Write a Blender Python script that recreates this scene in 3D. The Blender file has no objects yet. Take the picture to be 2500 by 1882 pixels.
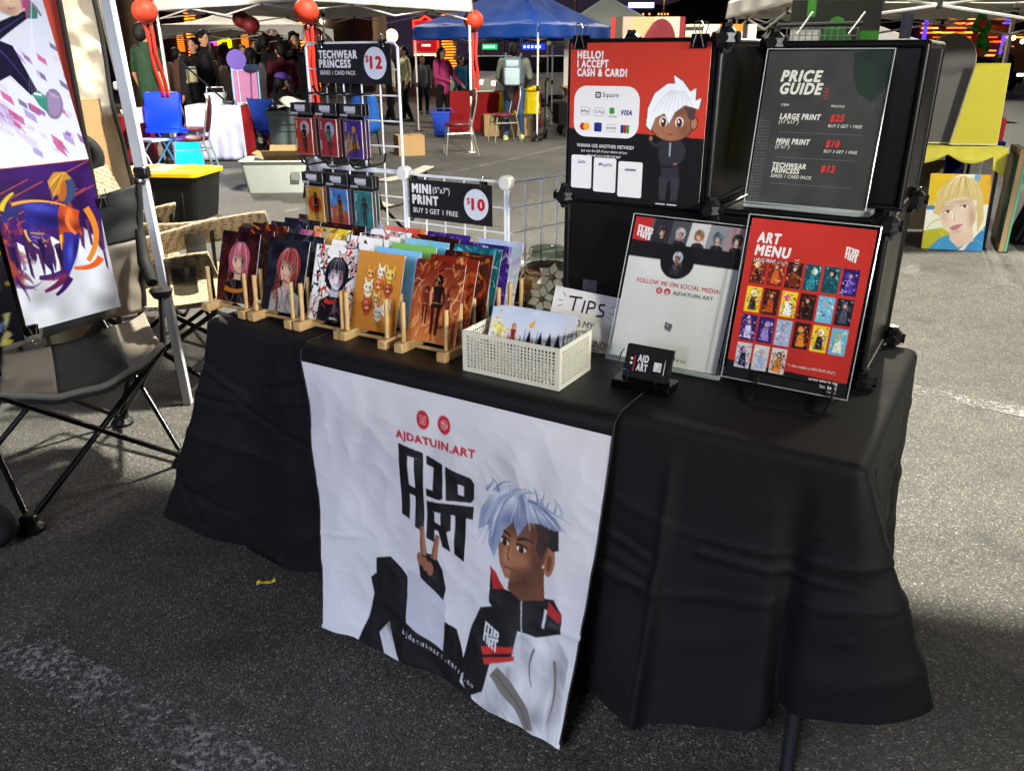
import bpy, bmesh, math, random
import numpy as np
from mathutils import Vector, Matrix, noise as mnoise
from mathutils.geometry import tessellate_polygon
C = bpy.context
SC = C.scene
COL = SC.collection
R = math.radians
rnd = random.Random(7)

# ------------------------------------------------------------------ camera
CAM_H, PITCH, FPX = 1.44, R(21.9), 1990.0
cam = bpy.data.cameras.new('camera')
cam.sensor_width = 36.0
cam.lens = 36.0 * FPX / 2500.0
cam.clip_start, cam.clip_end = 0.05, 3000
cob = bpy.data.objects.new('camera', cam)
cob.location = (0, 0, CAM_H)
cob.rotation_euler = (R(90) - PITCH, 0, 0)
COL.objects.link(cob)
SC.camera = cob

# ------------------------------------------------------------------ night sky
w = bpy.data.worlds.new("World")
SC.world = w
w.use_nodes = True
nt = w.node_tree
bg = nt.nodes['Background']
tc = nt.nodes.new('ShaderNodeTexCoord')
sep = nt.nodes.new('ShaderNodeSeparateXYZ')
rmp = nt.nodes.new('ShaderNodeValToRGB')
nt.links.new(tc.outputs['Generated'], sep.inputs[0])
nt.links.new(sep.outputs['Z'], rmp.inputs[0])
rmp.color_ramp.elements[0].color = (0.020, 0.013, 0.024, 1)
rmp.color_ramp.elements[0].position = 0.0
rmp.color_ramp.elements[1].color = (0.012, 0.012, 0.024, 1)
rmp.color_ramp.elements[1].position = 0.5
nt.links.new(rmp.outputs[0], bg.inputs[0])
bg.inputs[1].default_value = 1.0

# ------------------------------------------------------------------ lamps of the car park and street, and added fill spots
def lamp(name, loc, target, power, color, size=90, radius=0.15, blend=0.4, kind='SPOT'):
    l = bpy.data.lights.new(name, kind)
    l.energy = power
    l.color = color
    l.shadow_soft_size = radius
    if kind == 'SPOT':
        l.spot_size = R(size)
        l.spot_blend = blend
    o = bpy.data.objects.new(name, l)
    o.location = loc
    d = Vector(target) - Vector(loc)
    o.rotation_euler = d.to_track_quat('-Z', 'Y').to_euler()
    COL.objects.link(o)
    return o
lamp('flood_or_fill_lamp', (2.2, 4.6, 9.0), (1.2, 4.6, 0), 12800, (1.0, 0.95, 0.79), 130, 0.3)
lamp('flood_or_fill_lamp', (-12, 26, 12.0), (-5, 16, 0), 9000, (1.0, 0.90, 0.72), 130, 0.4)
lamp('flood_or_fill_lamp', (14, 30, 12.0), (8, 20, 0), 9000, (1.0, 0.93, 0.80), 130, 0.4)
lamp('flood_or_fill_lamp', (-6.4, 6.5, 2.5), (-4.2, 15, 1.95), 2600, (1.0, 0.92, 0.80), 34, 0.3)  # added spot, brightens the left crowd from under canopy height
lamp('flood_or_fill_lamp', (3.2, 8.4, 5.0), (-0.2, 17, 1.2), 800, (1.0, 0.95, 0.84), 70, 0.3)  # added spot for the people around the blue canopy
lamp('flood_or_fill_lamp', (7.0, -1.0, 5.0), (3.6, 6.8, 0.8), 2500, (1.0, 0.95, 0.84), 24, 0.4, 0.6)  # added spot, lifts the portrait and boards out of the canopy's shade
lamp('flood_or_fill_lamp', (-3.4, -4.6, 2.9), (-0.40, 2.4, 1.28), 850, (0.68, 0.74, 1.0), 21, 0.7, 1.0)
lamp('flood_or_fill_lamp', (4.6, -6.0, 2.9), (0.62, 1.95, 1.25), 4300, (1.0, 0.95, 0.82), 13, 0.6, 0.9)
lamp('flood_or_fill_lamp', (5.5, -3.5, 2.4), (-1.5, 2.8, 1.35), 2900, (0.90, 0.94, 1.0), 13, 0.4, 0.7)  # made-up low spot aimed at the posters, slipping under the canopy edge
lamp('flood_or_fill_lamp', (-3.0, -5.0, 6.0), (0.0, 1.3, 0), 2300, (0.80, 0.85, 1.0), 75, 1.2, 0.8)  # added soft fill for the near asphalt
lamp('flood_or_fill_lamp', (-4.5, -3.0, 3.6), (-3.2, 5.5, 1.3), 1500, (1.0, 0.93, 0.78), 13, 0.3, 0.6)  # added spot that brightens the canvas wall
lamp('flood_or_fill_lamp', (9.0, 9.0, 6.5), (0.8, 1.9, 0.8), 1100, (1.0, 0.93, 0.74), 40, 1.2)

SC.view_settings.view_transform = 'Standard'
SC.view_settings.look = 'None'
SC.view_settings.exposure = 0.4
SC.view_settings.gamma = 1.0

# ------------------------------------------------------------------ measuring helpers
COS_P, SIN_P = math.cos(PITCH), math.sin(PITCH)
def ray(u, v):
    x = (u - 1250) / FPX; y = (941 - v) / FPX
    return Vector((x, COS_P + y * SIN_P, -SIN_P + y * COS_P))
def at(u, v, z=0.0):                       # the point at height z on the sight line of a measured photo point
    d = ray(u, v); t = (z - CAM_H) / d.z
    return Vector((0, 0, CAM_H)) + d * t
def py(u, v, Y):                           # the point at depth Y on that line
    d = ray(u, v)
    return Vector((0, 0, CAM_H)) + d * (Y / d.y)

# ------------------------------------------------------------------ materials
def lin(c):
    if isinstance(c, str):
        c = c.lstrip('#'); c = [int(c[i:i + 2], 16) / 255 for i in (0, 2, 4)]
    return tuple(x / 12.92 if x <= 0.04045 else ((x + 0.055) / 1.055) ** 2.4 for x in c)
_mats = {}
def M(name, color='#808080', rough=0.5, metal=0.0, var=0.0, vs=8.0, bump=0.0, bs=60.0, spec=0.5, emit=0.0, alpha=1.0, trans=0.0, ior=1.45, weave=False, coat=0.0, sheen=0.0):
    if name in _mats: return _mats[name]
    m = bpy.data.materials.new(name); m.use_nodes = True
    n = m.node_tree.nodes; L = m.node_tree.links
    b = n['Principled BSDF']
    col = lin(color)
    b.inputs['Base Color'].default_value = (*col, 1)
    b.inputs['Roughness'].default_value = rough
    b.inputs['Metallic'].default_value = metal
    b.inputs['Specular IOR Level'].default_value = spec
    b.inputs['IOR'].default_value = ior
    b.inputs['Alpha'].default_value = alpha
    b.inputs['Transmission Weight'].default_value = trans
    b.inputs['Coat Weight'].default_value = coat
    b.inputs['Sheen Weight'].default_value = sheen
    if emit > 0:
        b.inputs['Emission Color'].default_value = (*col, 1)
        b.inputs['Emission Strength'].default_value = emit
    tcn = n.new('ShaderNodeTexCoord')
    if var > 0:
        t = n.new('ShaderNodeTexNoise'); t.inputs['Scale'].default_value = vs; t.inputs['Detail'].default_value = 6
        L.new(tcn.outputs['Object'], t.inputs['Vector'])
        mx = n.new('ShaderNodeMix'); mx.data_type = 'RGBA'
        mx.inputs['A'].default_value = (*[max(0, c * (1 - var)) for c in col], 1)
        mx.inputs['B'].default_value = (*[min(1, c * (1 + var)) for c in col], 1)
        L.new(t.outputs['Fac'], mx.inputs['Factor'])
        L.new(mx.outputs['Result'], b.inputs['Base Color'])
        mr = n.new('ShaderNodeMapRange')
        mr.inputs['To Min'].default_value = max(0.02, rough - 0.12); mr.inputs['To Max'].default_value = min(1, rough + 0.12)
        L.new(t.outputs['Fac'], mr.inputs['Value']); L.new(mr.outputs[0], b.inputs['Roughness'])
    if bump > 0:
        if weave:
            t2 = n.new('ShaderNodeTexWave'); t2.inputs['Scale'].default_value = bs; t2.inputs['Distortion'].default_value = 1.5
        else:
            t2 = n.new('ShaderNodeTexNoise'); t2.inputs['Scale'].default_value = bs; t2.inputs['Detail'].default_value = 4
        L.new(tcn.outputs['Object'], t2.inputs['Vector'])
        bp = n.new('ShaderNodeBump'); bp.inputs['Strength'].default_value = bump; bp.inputs['Distance'].default_value = 0.01
        L.new(t2.outputs['Fac'], bp.inputs['Height']); L.new(bp.outputs[0], b.inputs['Normal'])
    _mats[name] = m
    return m
def ink(name='printed_ink', rough=0.32, emit=0.0, bump=0.0, spec=0.5):          # colour printed on paper, card or cloth
    if name in _mats: return _mats[name]
    m = bpy.data.materials.new(name); m.use_nodes = True
    n = m.node_tree.nodes; L = m.node_tree.links; b = n['Principled BSDF']
    a = n.new('ShaderNodeAttribute'); a.attribute_name = 'Col'
    L.new(a.outputs['Color'], b.inputs['Base Color'])
    b.inputs['Roughness'].default_value = rough; b.inputs['Specular IOR Level'].default_value = spec
    if emit:
        L.new(a.outputs['Color'], b.inputs['Emission Color']); b.inputs['Emission Strength'].default_value = emit
    if bump:
        tcn = n.new('ShaderNodeTexCoord')
        t2 = n.new('ShaderNodeTexNoise'); t2.inputs['Scale'].default_value = 7; t2.inputs['Detail'].default_value = 5
        L.new(tcn.outputs['Object'], t2.inputs['Vector'])
        bp = n.new('ShaderNodeBump'); bp.inputs['Strength'].default_value = bump; bp.inputs['Distance'].default_value = 0.02
        L.new(t2.outputs['Fac'], bp.inputs['Height']); L.new(bp.outputs[0], b.inputs['Normal'])
    _mats[name] = m
    return m

def glassy(name, tint='#ffffff', gloss=.5, rough=.03):           # clear plastic and glass: see-through with a mirror skin
    if name in _mats: return _mats[name]
    m = bpy.data.materials.new(name); m.use_nodes = True
    n = m.node_tree.nodes; L = m.node_tree.links; n.remove(n['Principled BSDF'])
    tr = n.new('ShaderNodeBsdfTransparent'); tr.inputs[0].default_value = (*lin(tint), 1)
    gl = n.new('ShaderNodeBsdfGlossy'); gl.inputs['Roughness'].default_value = rough
    lw = n.new('ShaderNodeLayerWeight'); lw.inputs['Blend'].default_value = .5
    pw_ = n.new('ShaderNodeMath'); pw_.operation = 'POWER'; pw_.inputs[1].default_value = 4.0; L.new(lw.outputs['Facing'], pw_.inputs[0])
    ml = n.new('ShaderNodeMath'); ml.operation = 'MULTIPLY_ADD'; ml.inputs[1].default_value = gloss * .8; ml.inputs[2].default_value = gloss * .035; ml.use_clamp = True; L.new(pw_.outputs[0], ml.inputs[0])
    mx = n.new('ShaderNodeMixShader'); L.new(ml.outputs[0], mx.inputs[0]); L.new(tr.outputs[0], mx.inputs[1]); L.new(gl.outputs[0], mx.inputs[2])
    L.new(mx.outputs[0], n['Material Output'].inputs['Surface'])
    _mats[name] = m
    return m

# ------------------------------------------------------------------ objects
def tag(o, label=None, cat=None, group=None, kind=None):
    if label: o['label'] = label
    if cat: o['category'] = cat
    if group: o['group'] = group
    if kind: o['kind'] = kind
    return o
def thing(name, label, cat, loc=(0, 0, 0), rz=0.0, group=None, rot=None):
    o = bpy.data.objects.new(name, None)
    o.empty_display_size = 0.05
    COL.objects.link(o)
    o.location = loc
    o.rotation_euler = rot if rot else (0, 0, rz)
    return tag(o, label, cat, group)
def dup(root, loc, rz, label, group=None):
    r = root.copy(); COL.objects.link(r); r.location = loc; r.rotation_euler = (0, 0, rz); r['label'] = label
    if group: r['group'] = group
    for ch in list(root.children):
        c = ch.copy(); COL.objects.link(c); c.parent = r
        for g in list(ch.children):
            d = g.copy(); COL.objects.link(d); d.parent = c
    return r
def link_mesh(name, me, parent=None, mats=()):
    for m in mats: me.materials.append(m)
    o = bpy.data.objects.new(name, me)
    COL.objects.link(o)
    if parent is not None: o.parent = parent
    return o
def frame(d):
    d = Vector(d).normalized()
    a = Vector((0, 0, 1)) if abs(d.z) < 0.9 else Vector((1, 0, 0))
    x = d.cross(a).normalized()
    return x, d.cross(x).normalized()

class MB:
    """collects shapes that become ONE mesh object"""
    def __init__(s): s.bm = bmesh.new(); s.mi = 0
    def _f(s, vs):
        try:
            f = s.bm.faces.new(vs); f.material_index = s.mi; f.smooth = True; return f
        except ValueError: return None
    def box(s, c, size, rot=None, bev=0.0, seg=1):
        m = Matrix.Translation(c) @ (rot.to_4x4() if rot is not None else Matrix()) @ Matrix.Diagonal((*size, 1))
        vs = bmesh.ops.create_cube(s.bm, size=1.0, matrix=m)['verts']
        fs = {f for v in vs for f in v.link_faces}
        if bev > 0:
            es = list({e for v in vs for e in v.link_edges})
            r = bmesh.ops.bevel(s.bm, geom=es, offset=bev, segments=seg, affect='EDGES', profile=0.5)
            fs |= set(r['faces'])
        for f in fs:
            if f.is_valid: f.material_index = s.mi; f.smooth = True
        return s
    def box2(s, lo, hi, bev=0.0, seg=1):
        return s.box([(a + b) / 2 for a, b in zip(lo, hi)], [abs(b - a) for a, b in zip(lo, hi)], None, bev, seg)
    def tube(s, pts, r, seg=8, closed=False, caps=True):
        pts = [Vector(p) for p in pts]; n = len(pts)
        rr = r if isinstance(r, (list, tuple)) else [r] * n
        rings = []; px = None
        for i, p in enumerate(pts):
            a = pts[i - 1] if (i > 0 or closed) else p
            b = pts[(i + 1) % n] if (i < n - 1 or closed) else p
            d = (b - a)
            if d.length < 1e-9: d = Vector((0, 0, 1))
            d.normalize()
            if px is None: x, y = frame(d)
            else:
                x = (px - d * px.dot(d))
                if x.length < 1e-6: x, y = frame(d)
                x.normalize()
            y = d.cross(x); px = x
            rings.append([s.bm.verts.new(p + (x * math.cos(t) + y * math.sin(t)) * rr[i]) for t in [2 * math.pi * k / seg for k in range(seg)]])
        m = n if closed else n - 1
        for i in range(m):
            A, B = rings[i], rings[(i + 1) % n]
            for k in range(seg):
                s._f((A[k], A[(k + 1) % seg], B[(k + 1) % seg], B[k]))
        if caps and not closed:
            s._f(list(reversed(rings[0]))); s._f(rings[-1])
        return s
    def cap(s, p0, p1, r0, r1, seg=12, k=4):       # capsule with a taper
        p0, p1 = Vector(p0), Vector(p1); d = (p1 - p0)
        if d.length < 1e-6: d = Vector((0, 0, 1e-4))
        u = d.normalized(); pts = []; rr = []
        for i in range(k + 1):
            a = math.pi / 2 * i / k
            pts.append(p0 - u * r0 * math.cos(a)); rr.append(max(r0 * math.sin(a), 1e-4))
        for i in range(k + 1):
            a = math.pi / 2 * i / k
            pts.append(p1 + u * r1 * math.sin(a)); rr.append(max(r1 * math.cos(a), 1e-4))
        return s.tube(pts, rr, seg)
    def ell(s, c, rad, rot=None, u=16, v=10):
        m = Matrix.Translation(c) @ (rot.to_4x4() if rot is not None else Matrix()) @ Matrix.Diagonal((*rad, 1))
        vs = bmesh.ops.create_uvsphere(s.bm, u_segments=u, v_segments=v, radius=1.0, matrix=m)['verts']
        for f in {f for q in vs for f in q.link_faces}: f.material_index = s.mi; f.smooth = True
        return s
    def lathe(s, prof, c=(0, 0, 0), seg=24, a0=0, a1=2 * math.pi):
        c = Vector(c); full = abs(a1 - a0 - 2 * math.pi) < 1e-6
        n = seg if full else seg + 1
        rings = [[s.bm.verts.new(c + Vector((r * math.cos(a0 + (a1 - a0) * k / seg), r * math.sin(a0 + (a1 - a0) * k / seg), z))) for k in range(n)] for r, z in prof]
        for A, B in zip(rings, rings[1:]):
            for k in range(seg):
                s._f((A[k], A[(k + 1) % n], B[(k + 1) % n], B[k]))
        return s
    def prism(s, pts, z0, z1, axis=2, T=None):     # outline extruded along an axis
        T = T or (lambda p: p)
        def mk(p, z):
            q = [p[0], p[1]]; q.insert(axis, z); return s.bm.verts.new(T(Vector(q)))
        A = [mk(p, z0) for p in pts]; B = [mk(p, z1) for p in pts]; n = len(pts)
        for k in range(n): s._f((A[k], A[(k + 1) % n], B[(k + 1) % n], B[k]))
        for t in tessellate_polygon([[Vector((p[0], p[1], 0)) for p in pts]]):
            s._f([A[i] for i in reversed(t)]); s._f([B[i] for i in t])
        return s
    def grid(s, fn, nu, nv, thick=0.0):            # sheet fn(u,v), u,v in 0..1
        G = [[s.bm.verts.new(fn(i / nu, j / nv)) for i in range(nu + 1)] for j in range(nv + 1)]
        for j in range(nv):
            for i in range(nu):
                s._f((G[j][i], G[j][i + 1], G[j + 1][i + 1], G[j + 1][i]))
        return s
    def quad(s, a, b, c, d): s._f([s.bm.verts.new(p) for p in (a, b, c, d)]); return s
    def build(s, name, mats, parent=None, smooth=True, ang=38, loc=None, recalc=True):
        if recalc: bmesh.ops.recalc_face_normals(s.bm, faces=s.bm.faces[:])
        me = bpy.data.meshes.new(name)
        s.bm.to_mesh(me); s.bm.free()
        if not isinstance(mats, (list, tuple)): mats = [mats]
        o = link_mesh(name, me, parent, mats)
        if smooth: me.set_sharp_from_angle(angle=R(ang))
        else: me.polygons.foreach_set('use_smooth', [False] * len(me.polygons))
        if loc is not None: o.location = loc
        return o
def solid(o, t, offset=0):
    m = o.modifiers.new('thickness', 'SOLIDIFY'); m.thickness = t; m.offset = offset
    return o
def bake(o):
    """replace modifiers by their result"""
    dg = C.evaluated_depsgraph_get(); dg.update()
    me = bpy.data.meshes.new_from_object(o.evaluated_get(dg))
    old = o.data; o.modifiers.clear(); o.data = me
    me.name = o.name
    if old.users == 0: bpy.data.meshes.remove(old)
    return o

# ------------------------------------------------------------------ printed pictures (painted cell by cell, printed as vertex colour)
class Cv:
    def __init__(s, w, h, res=80, bgc='#ffffff', ss=2):
        s.w, s.h = w, h; s.nx = res; s.ny = max(2, int(round(res * h / w))); s.ss = ss
        s.A = np.empty((s.ny * ss, s.nx * ss, 3), np.float32); s.A[:] = np.array(s.c(bgc), np.float32)
        s.k = h / w
    def c(s, c):
        if isinstance(c, str):
            c = c.lstrip('#'); return [int(c[i:i + 2], 16) / 255 for i in (0, 2, 4)]
        return c
    def _reg(s, x0, y0, x1, y1):
        W = s.nx * s.ss
        i0 = max(0, int(x0 * W)); i1 = min(W, int(x1 * W) + 2); j0 = max(0, int(y0 * W)); j1 = min(s.A.shape[0], int(y1 * W) + 2)
        if i1 <= i0 or j1 <= j0: return None
        X = (np.arange(i0, i1) + .5) / W; Y = (np.arange(j0, j1) + .5) / W
        return i0, i1, j0, j1, X[None, :], Y[:, None]
    def _put(s, reg, m, col, a):
        i0, i1, j0, j1 = reg
        V = s.A[j0:j1, i0:i1]
        V += (m * a)[..., None] * (np.array(s.c(col), np.float32) - V)
    def poly(s, P, col, a=1.0):
        xs = [p[0] for p in P]; ys = [p[1] for p in P]
        r = s._reg(min(xs), min(ys), max(xs), max(ys))
        if r is None: return s
        i0, i1, j0, j1, X, Y = r
        ins = np.zeros((j1 - j0, i1 - i0), bool); n = len(P)
        for k in range(n):
            xa, ya = P[k]; xb, yb = P[(k + 1) % n]
            if ya == yb: continue
            cond = (Y < max(ya, yb)) & (Y >= min(ya, yb))
            ins ^= cond & (X < xa + (Y - ya) * (xb - xa) / (yb - ya))
        s._put((i0, i1, j0, j1), ins.astype(np.float32), col, a); return s
    def rect(s, x0, y0, x1, y1, col, a=1.0): return s.poly([(x0, y0), (x1, y0), (x1, y1), (x0, y1)], col, a)
    def ell(s, cx, cy, rx, ry, col, a=1.0, rot=0.0):
        m = max(rx, ry); r = s._reg(cx - m, cy - m, cx + m, cy + m)
        if r is None: return s
        i0, i1, j0, j1, X, Y = r
        dx = X - cx; dy = Y - cy; c, q = math.cos(rot), math.sin(rot)
        e = ((dx * c + dy * q) / rx) ** 2 + ((-dx * q + dy * c) / ry) ** 2
        s._put((i0, i1, j0, j1), (e < 1).astype(np.float32), col, a); return s
    def stroke(s, pts, w0, w1, col, a=1.0, n=10):
        # smooth tapering ribbon through 2-4 points
        P = [np.array(p, float) for p in pts]
        if len(P) == 3:
            T = np.linspace(0, 1, n); Q = [(1 - t) ** 2 * P[0] + 2 * t * (1 - t) * P[1] + t * t * P[2] for t in T]
        elif len(P) == 4:
            T = np.linspace(0, 1, n); Q = [(1 - t) ** 3 * P[0] + 3 * t * (1 - t) ** 2 * P[1] + 3 * t * t * (1 - t) * P[2] + t ** 3 * P[3] for t in T]
        else: Q = P
        L, Rr = [], []
        for i, q in enumerate(Q):
            d = Q[min(i + 1, len(Q) - 1)] - Q[max(i - 1, 0)]; l = math.hypot(*d) or 1
            nn = np.array([-d[1], d[0]]) / l; t = i / (len(Q) - 1); wd = (w0 + (w1 - w0) * t) / 2
            L.append(tuple(q + nn * wd)); Rr.append(tuple(q - nn * wd))
        return s.poly(L + Rr[::-1], col, a)
    def soft(s, P, blobs):
        # smooth painted light and dark inside an outline: (cx, cy, rx, ry, rotation, colour, strength)
        r = s._reg(min(p[0] for p in P), min(p[1] for p in P), max(p[0] for p in P), max(p[1] for p in P))
        if r is None: return s
        i0, i1, j0, j1, X, Y = r
        ins = np.zeros((j1 - j0, i1 - i0), bool)
        for k in range(len(P)):
            xa, ya = P[k]; xb, yb = P[(k + 1) % len(P)]
            if ya != yb: ins ^= ((Y < max(ya, yb)) & (Y >= min(ya, yb))) & (X < xa + (Y - ya) * (xb - xa) / (yb - ya))
        for cx, cy, rx, ry, ro, col, a in blobs:
            dx, dy = X - cx, Y - cy; c, q = math.cos(ro), math.sin(ro)
            e = ((dx * c + dy * q) / rx) ** 2 + ((-dx * q + dy * c) / ry) ** 2
            s._put((i0, i1, j0, j1), ins * np.exp(-e * 1.4), col, a)
        return s
    def folds(s, P, cols, n, seed, wid=(.02, .05), ln=(.1, .3), ang=80, a=.5):
        g = random.Random(seed); x0, x1 = min(p[0] for p in P), max(p[0] for p in P); y0, y1 = min(p[1] for p in P), max(p[1] for p in P)
        return s.soft(P, [(g.uniform(x0, x1), g.uniform(y0, y1), g.uniform(*ln) / 2, g.uniform(*wid) / 2, R(ang + g.uniform(-35, 35)), g.choice(cols), a * g.uniform(.5, 1)) for _ in range(n)])
    def text(s, body, x, y, ch, wd, col, bold=0.0, al='c', a=1.0):
        v, f = text_mesh(body, bold); x0, x1 = v[:, 0].min(), v[:, 0].max(); sc = ch / .73; sx = wd / (x1 - x0)
        off = {'l': 0, 'c': -wd / 2, 'r': -wd}[al]
        for q in f: s.poly([(x + off + (v[i, 0] - x0) * sx, y - v[i, 1] * sc) for i in q], col, a)
        return s
    def grad(s, c0, c1, ang=90):
        W = s.A.shape[1]; Hh = s.A.shape[0]
        X = np.linspace(0, 1, W)[None, :]; Y = np.linspace(0, 1, Hh)[:, None]
        t = X * math.cos(R(ang)) + Y * math.sin(R(ang)); t = (t - t.min()) / (t.max() - t.min())
        s.A[:] = np.array(s.c(c0)) * (1 - t[..., None]) + np.array(s.c(c1)) * t[..., None]; return s
    def noise(s, amt=0.1, cells=8, seed=0, tint=None):
        g = np.random.RandomState(seed)
        W, Hh = s.A.shape[1], s.A.shape[0]
        N = g.rand(int(cells * s.k) + 3, cells + 2)
        x = np.linspace(0, cells, W); y = np.linspace(0, cells * s.k, Hh)
        xi = x.astype(int); yi = y.astype(int); fx = (x - xi); fy = (y - yi)[:, None]
        fx = fx * fx * (3 - 2 * fx); fy = fy * fy * (3 - 2 * fy)
        v = (N[yi][:, xi] * (1 - fx) + N[yi][:, xi + 1] * fx) * (1 - fy) + (N[yi + 1][:, xi] * (1 - fx) + N[yi + 1][:, xi + 1] * fx) * fy
        if tint is not None:
            a = np.clip((v - .5) * 2, 0, 1)[..., None] * amt
            s.A[:] = s.A * (1 - a) + np.array(s.c(tint)) * a
        else: s.A[:] = np.clip(s.A * (1 + (v - .5)[..., None] * 2 * amt), 0, 1)
        return s
    def scatter(s, pal, n, seed, size=(.05, .25), wid=(.005, .03), box=(0, 0, 1, None), ang=None, a=.85, curl=.5):
        g = random.Random(seed); x0, y0, x1, y1 = box; y1 = s.k if y1 is None else y1
        for _ in range(n):
            x = g.uniform(x0, x1); y = g.uniform(y0, y1); l = g.uniform(*size)
            t = (g.uniform(0, 6.28) if ang is None else R(ang + g.uniform(-18, 18)))
            dx, dy = math.cos(t) * l, math.sin(t) * l; k = g.uniform(-curl, curl)
            s.stroke([(x, y), (x + dx / 2 - dy * k, y + dy / 2 + dx * k), (x + dx, y + dy)], g.uniform(*wid), g.uniform(0, wid[0]), g.choice(pal), a * g.uniform(.5, 1))
        return s
    def out(s):
        q = s.ss
        A = s.A.reshape(s.ny, q, s.nx, q, 3).mean((1, 3))
        return np.where(A <= 0.04045, A / 12.92, ((A + 0.055) / 1.055) ** 2.4)
def art(name, cv, fn, parent=None, thick=0.0015, mat=None, back='#d8d6d0', flat=True):
    """sheet whose front carries picture cv; fn(u,v)->(point, normal); u to the right, v down, both 0..1"""
    A = cv.out(); ny, nx = A.shape[:2]
    V = []; 
    for j in range(ny):
        for i in range(nx):
            V.append(fn(i / (nx - 1), j / (ny - 1))[0])
    F = [(j * nx + i, (j + 1) * nx + i, (j + 1) * nx + i + 1, j * nx + i + 1) for j in range(ny - 1) for i in range(nx - 1)]
    colr = list(A.reshape(-1, 3)); b = list(lin(back))
    # rim and back
    rim = [(i, 0) for i in range(nx)] + [(nx - 1, j) for j in range(1, ny)] + [(i, ny - 1) for i in range(nx - 2, -1, -1)] + [(0, j) for j in range(ny - 2, 0, -1)]
    if thick:
        if flat: rim = [(0, 0), (nx - 1, 0), (nx - 1, ny - 1), (0, ny - 1)]
        k0 = len(V)
        for i, j in rim:
            p, nn = fn(i / (nx - 1), j / (ny - 1)); V.append(p)
            colr.append(b)
        k1 = len(V)
        for i, j in rim:
            p, nn = fn(i / (nx - 1), j / (ny - 1)); V.append(p - nn * thick); colr.append(b)
        n = len(rim)
        for k in range(n): F.append((k0 + k, k0 + (k + 1) % n, k1 + (k + 1) % n, k1 + k))
        if flat: F.append(tuple(k1 + k for k in range(n)))
        else:
            k2 = len(V)
            for j in range(0, ny):
                for i in range(0, nx):
                    p, nn = fn(i / (nx - 1), j / (ny - 1)); V.append(p - nn * thick); colr.append(b)
            F += [(k2 + j * nx + i, k2 + j * nx + i + 1, k2 + (j + 1) * nx + i + 1, k2 + (j + 1) * nx + i) for j in range(ny - 1) for i in range(nx - 1)]
    me = bpy.data.meshes.new(name)
    me.from_pydata([tuple(v) for v in V], [], F)
    at_ = me.color_attributes.new('Col', 'FLOAT_COLOR', 'POINT')
    ca = np.ones((len(V), 4), np.float32); ca[:, :3] = np.array(colr)
    at_.data.foreach_set('color', ca.ravel())
    if not flat: me.polygons.foreach_set('use_smooth', [True] * len(F))
    me.update()
    return link_mesh(name, me, parent, [mat or ink()])
def plane_fn(tl, tr, bl, lift=0.0, curve=0.0):
    tl, tr, bl = Vector(tl), Vector(tr), Vector(bl)
    ex, ey = tr - tl, bl - tl; n = ey.cross(ex).normalized()
    def fn(u, v):
        c = curve * (math.sin(math.pi * v)) if curve else 0
        return tl + ex * u + ey * v + n * (lift + c), n
    return fn

# ------------------------------------------------------------------ lettering
_tx = {}; _txd = {}
def text_mesh(body, bold=0.0, shear=0.0, space=None):
    space = space or 1 + bold * 6
    k = (body, bold, shear, space)
    if k in _tx: return _tx[k]
    cu = bpy.data.curves.new('lettering', 'FONT'); cu.body = body; cu.shear = shear; cu.space_character = space
    cu.resolution_u = 3
    o = bpy.data.objects.new('lettering', cu); COL.objects.link(o)
    dg = C.evaluated_depsgraph_get(); dg.update()
    me = bpy.data.meshes.new_from_object(o.evaluated_get(dg))
    V = np.array([v.co[:2] for v in me.vertices]) if len(me.vertices) else np.zeros((1, 2))
    F = [tuple(p.vertices) for p in me.polygons]
    bpy.data.objects.remove(o); bpy.data.curves.remove(cu); bpy.data.meshes.remove(me)
    n0 = len(V); D = np.zeros(n0)
    if bold > 0:
        q = bold * (1.9 if bold >= .025 else 1.0); sh_ = [(0, 0), (-q, 0), (q, 0), (-q * .5, -q * .7), (q * .5, -q * .7), (-q * .5, q * .7), (q * .5, q * .7)]
        V0, F0 = V, F
        V = np.concatenate([V0 + np.array(p) for p in sh_]); F = [tuple(i + n0 * j for i in f) for j in range(len(sh_)) for f in F0]; D = np.repeat(np.arange(len(sh_)) * 2.5e-5, n0)
    _txd[k] = D
    _tx[k] = (V, F); return _tx[k]
CAPH = None
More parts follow.
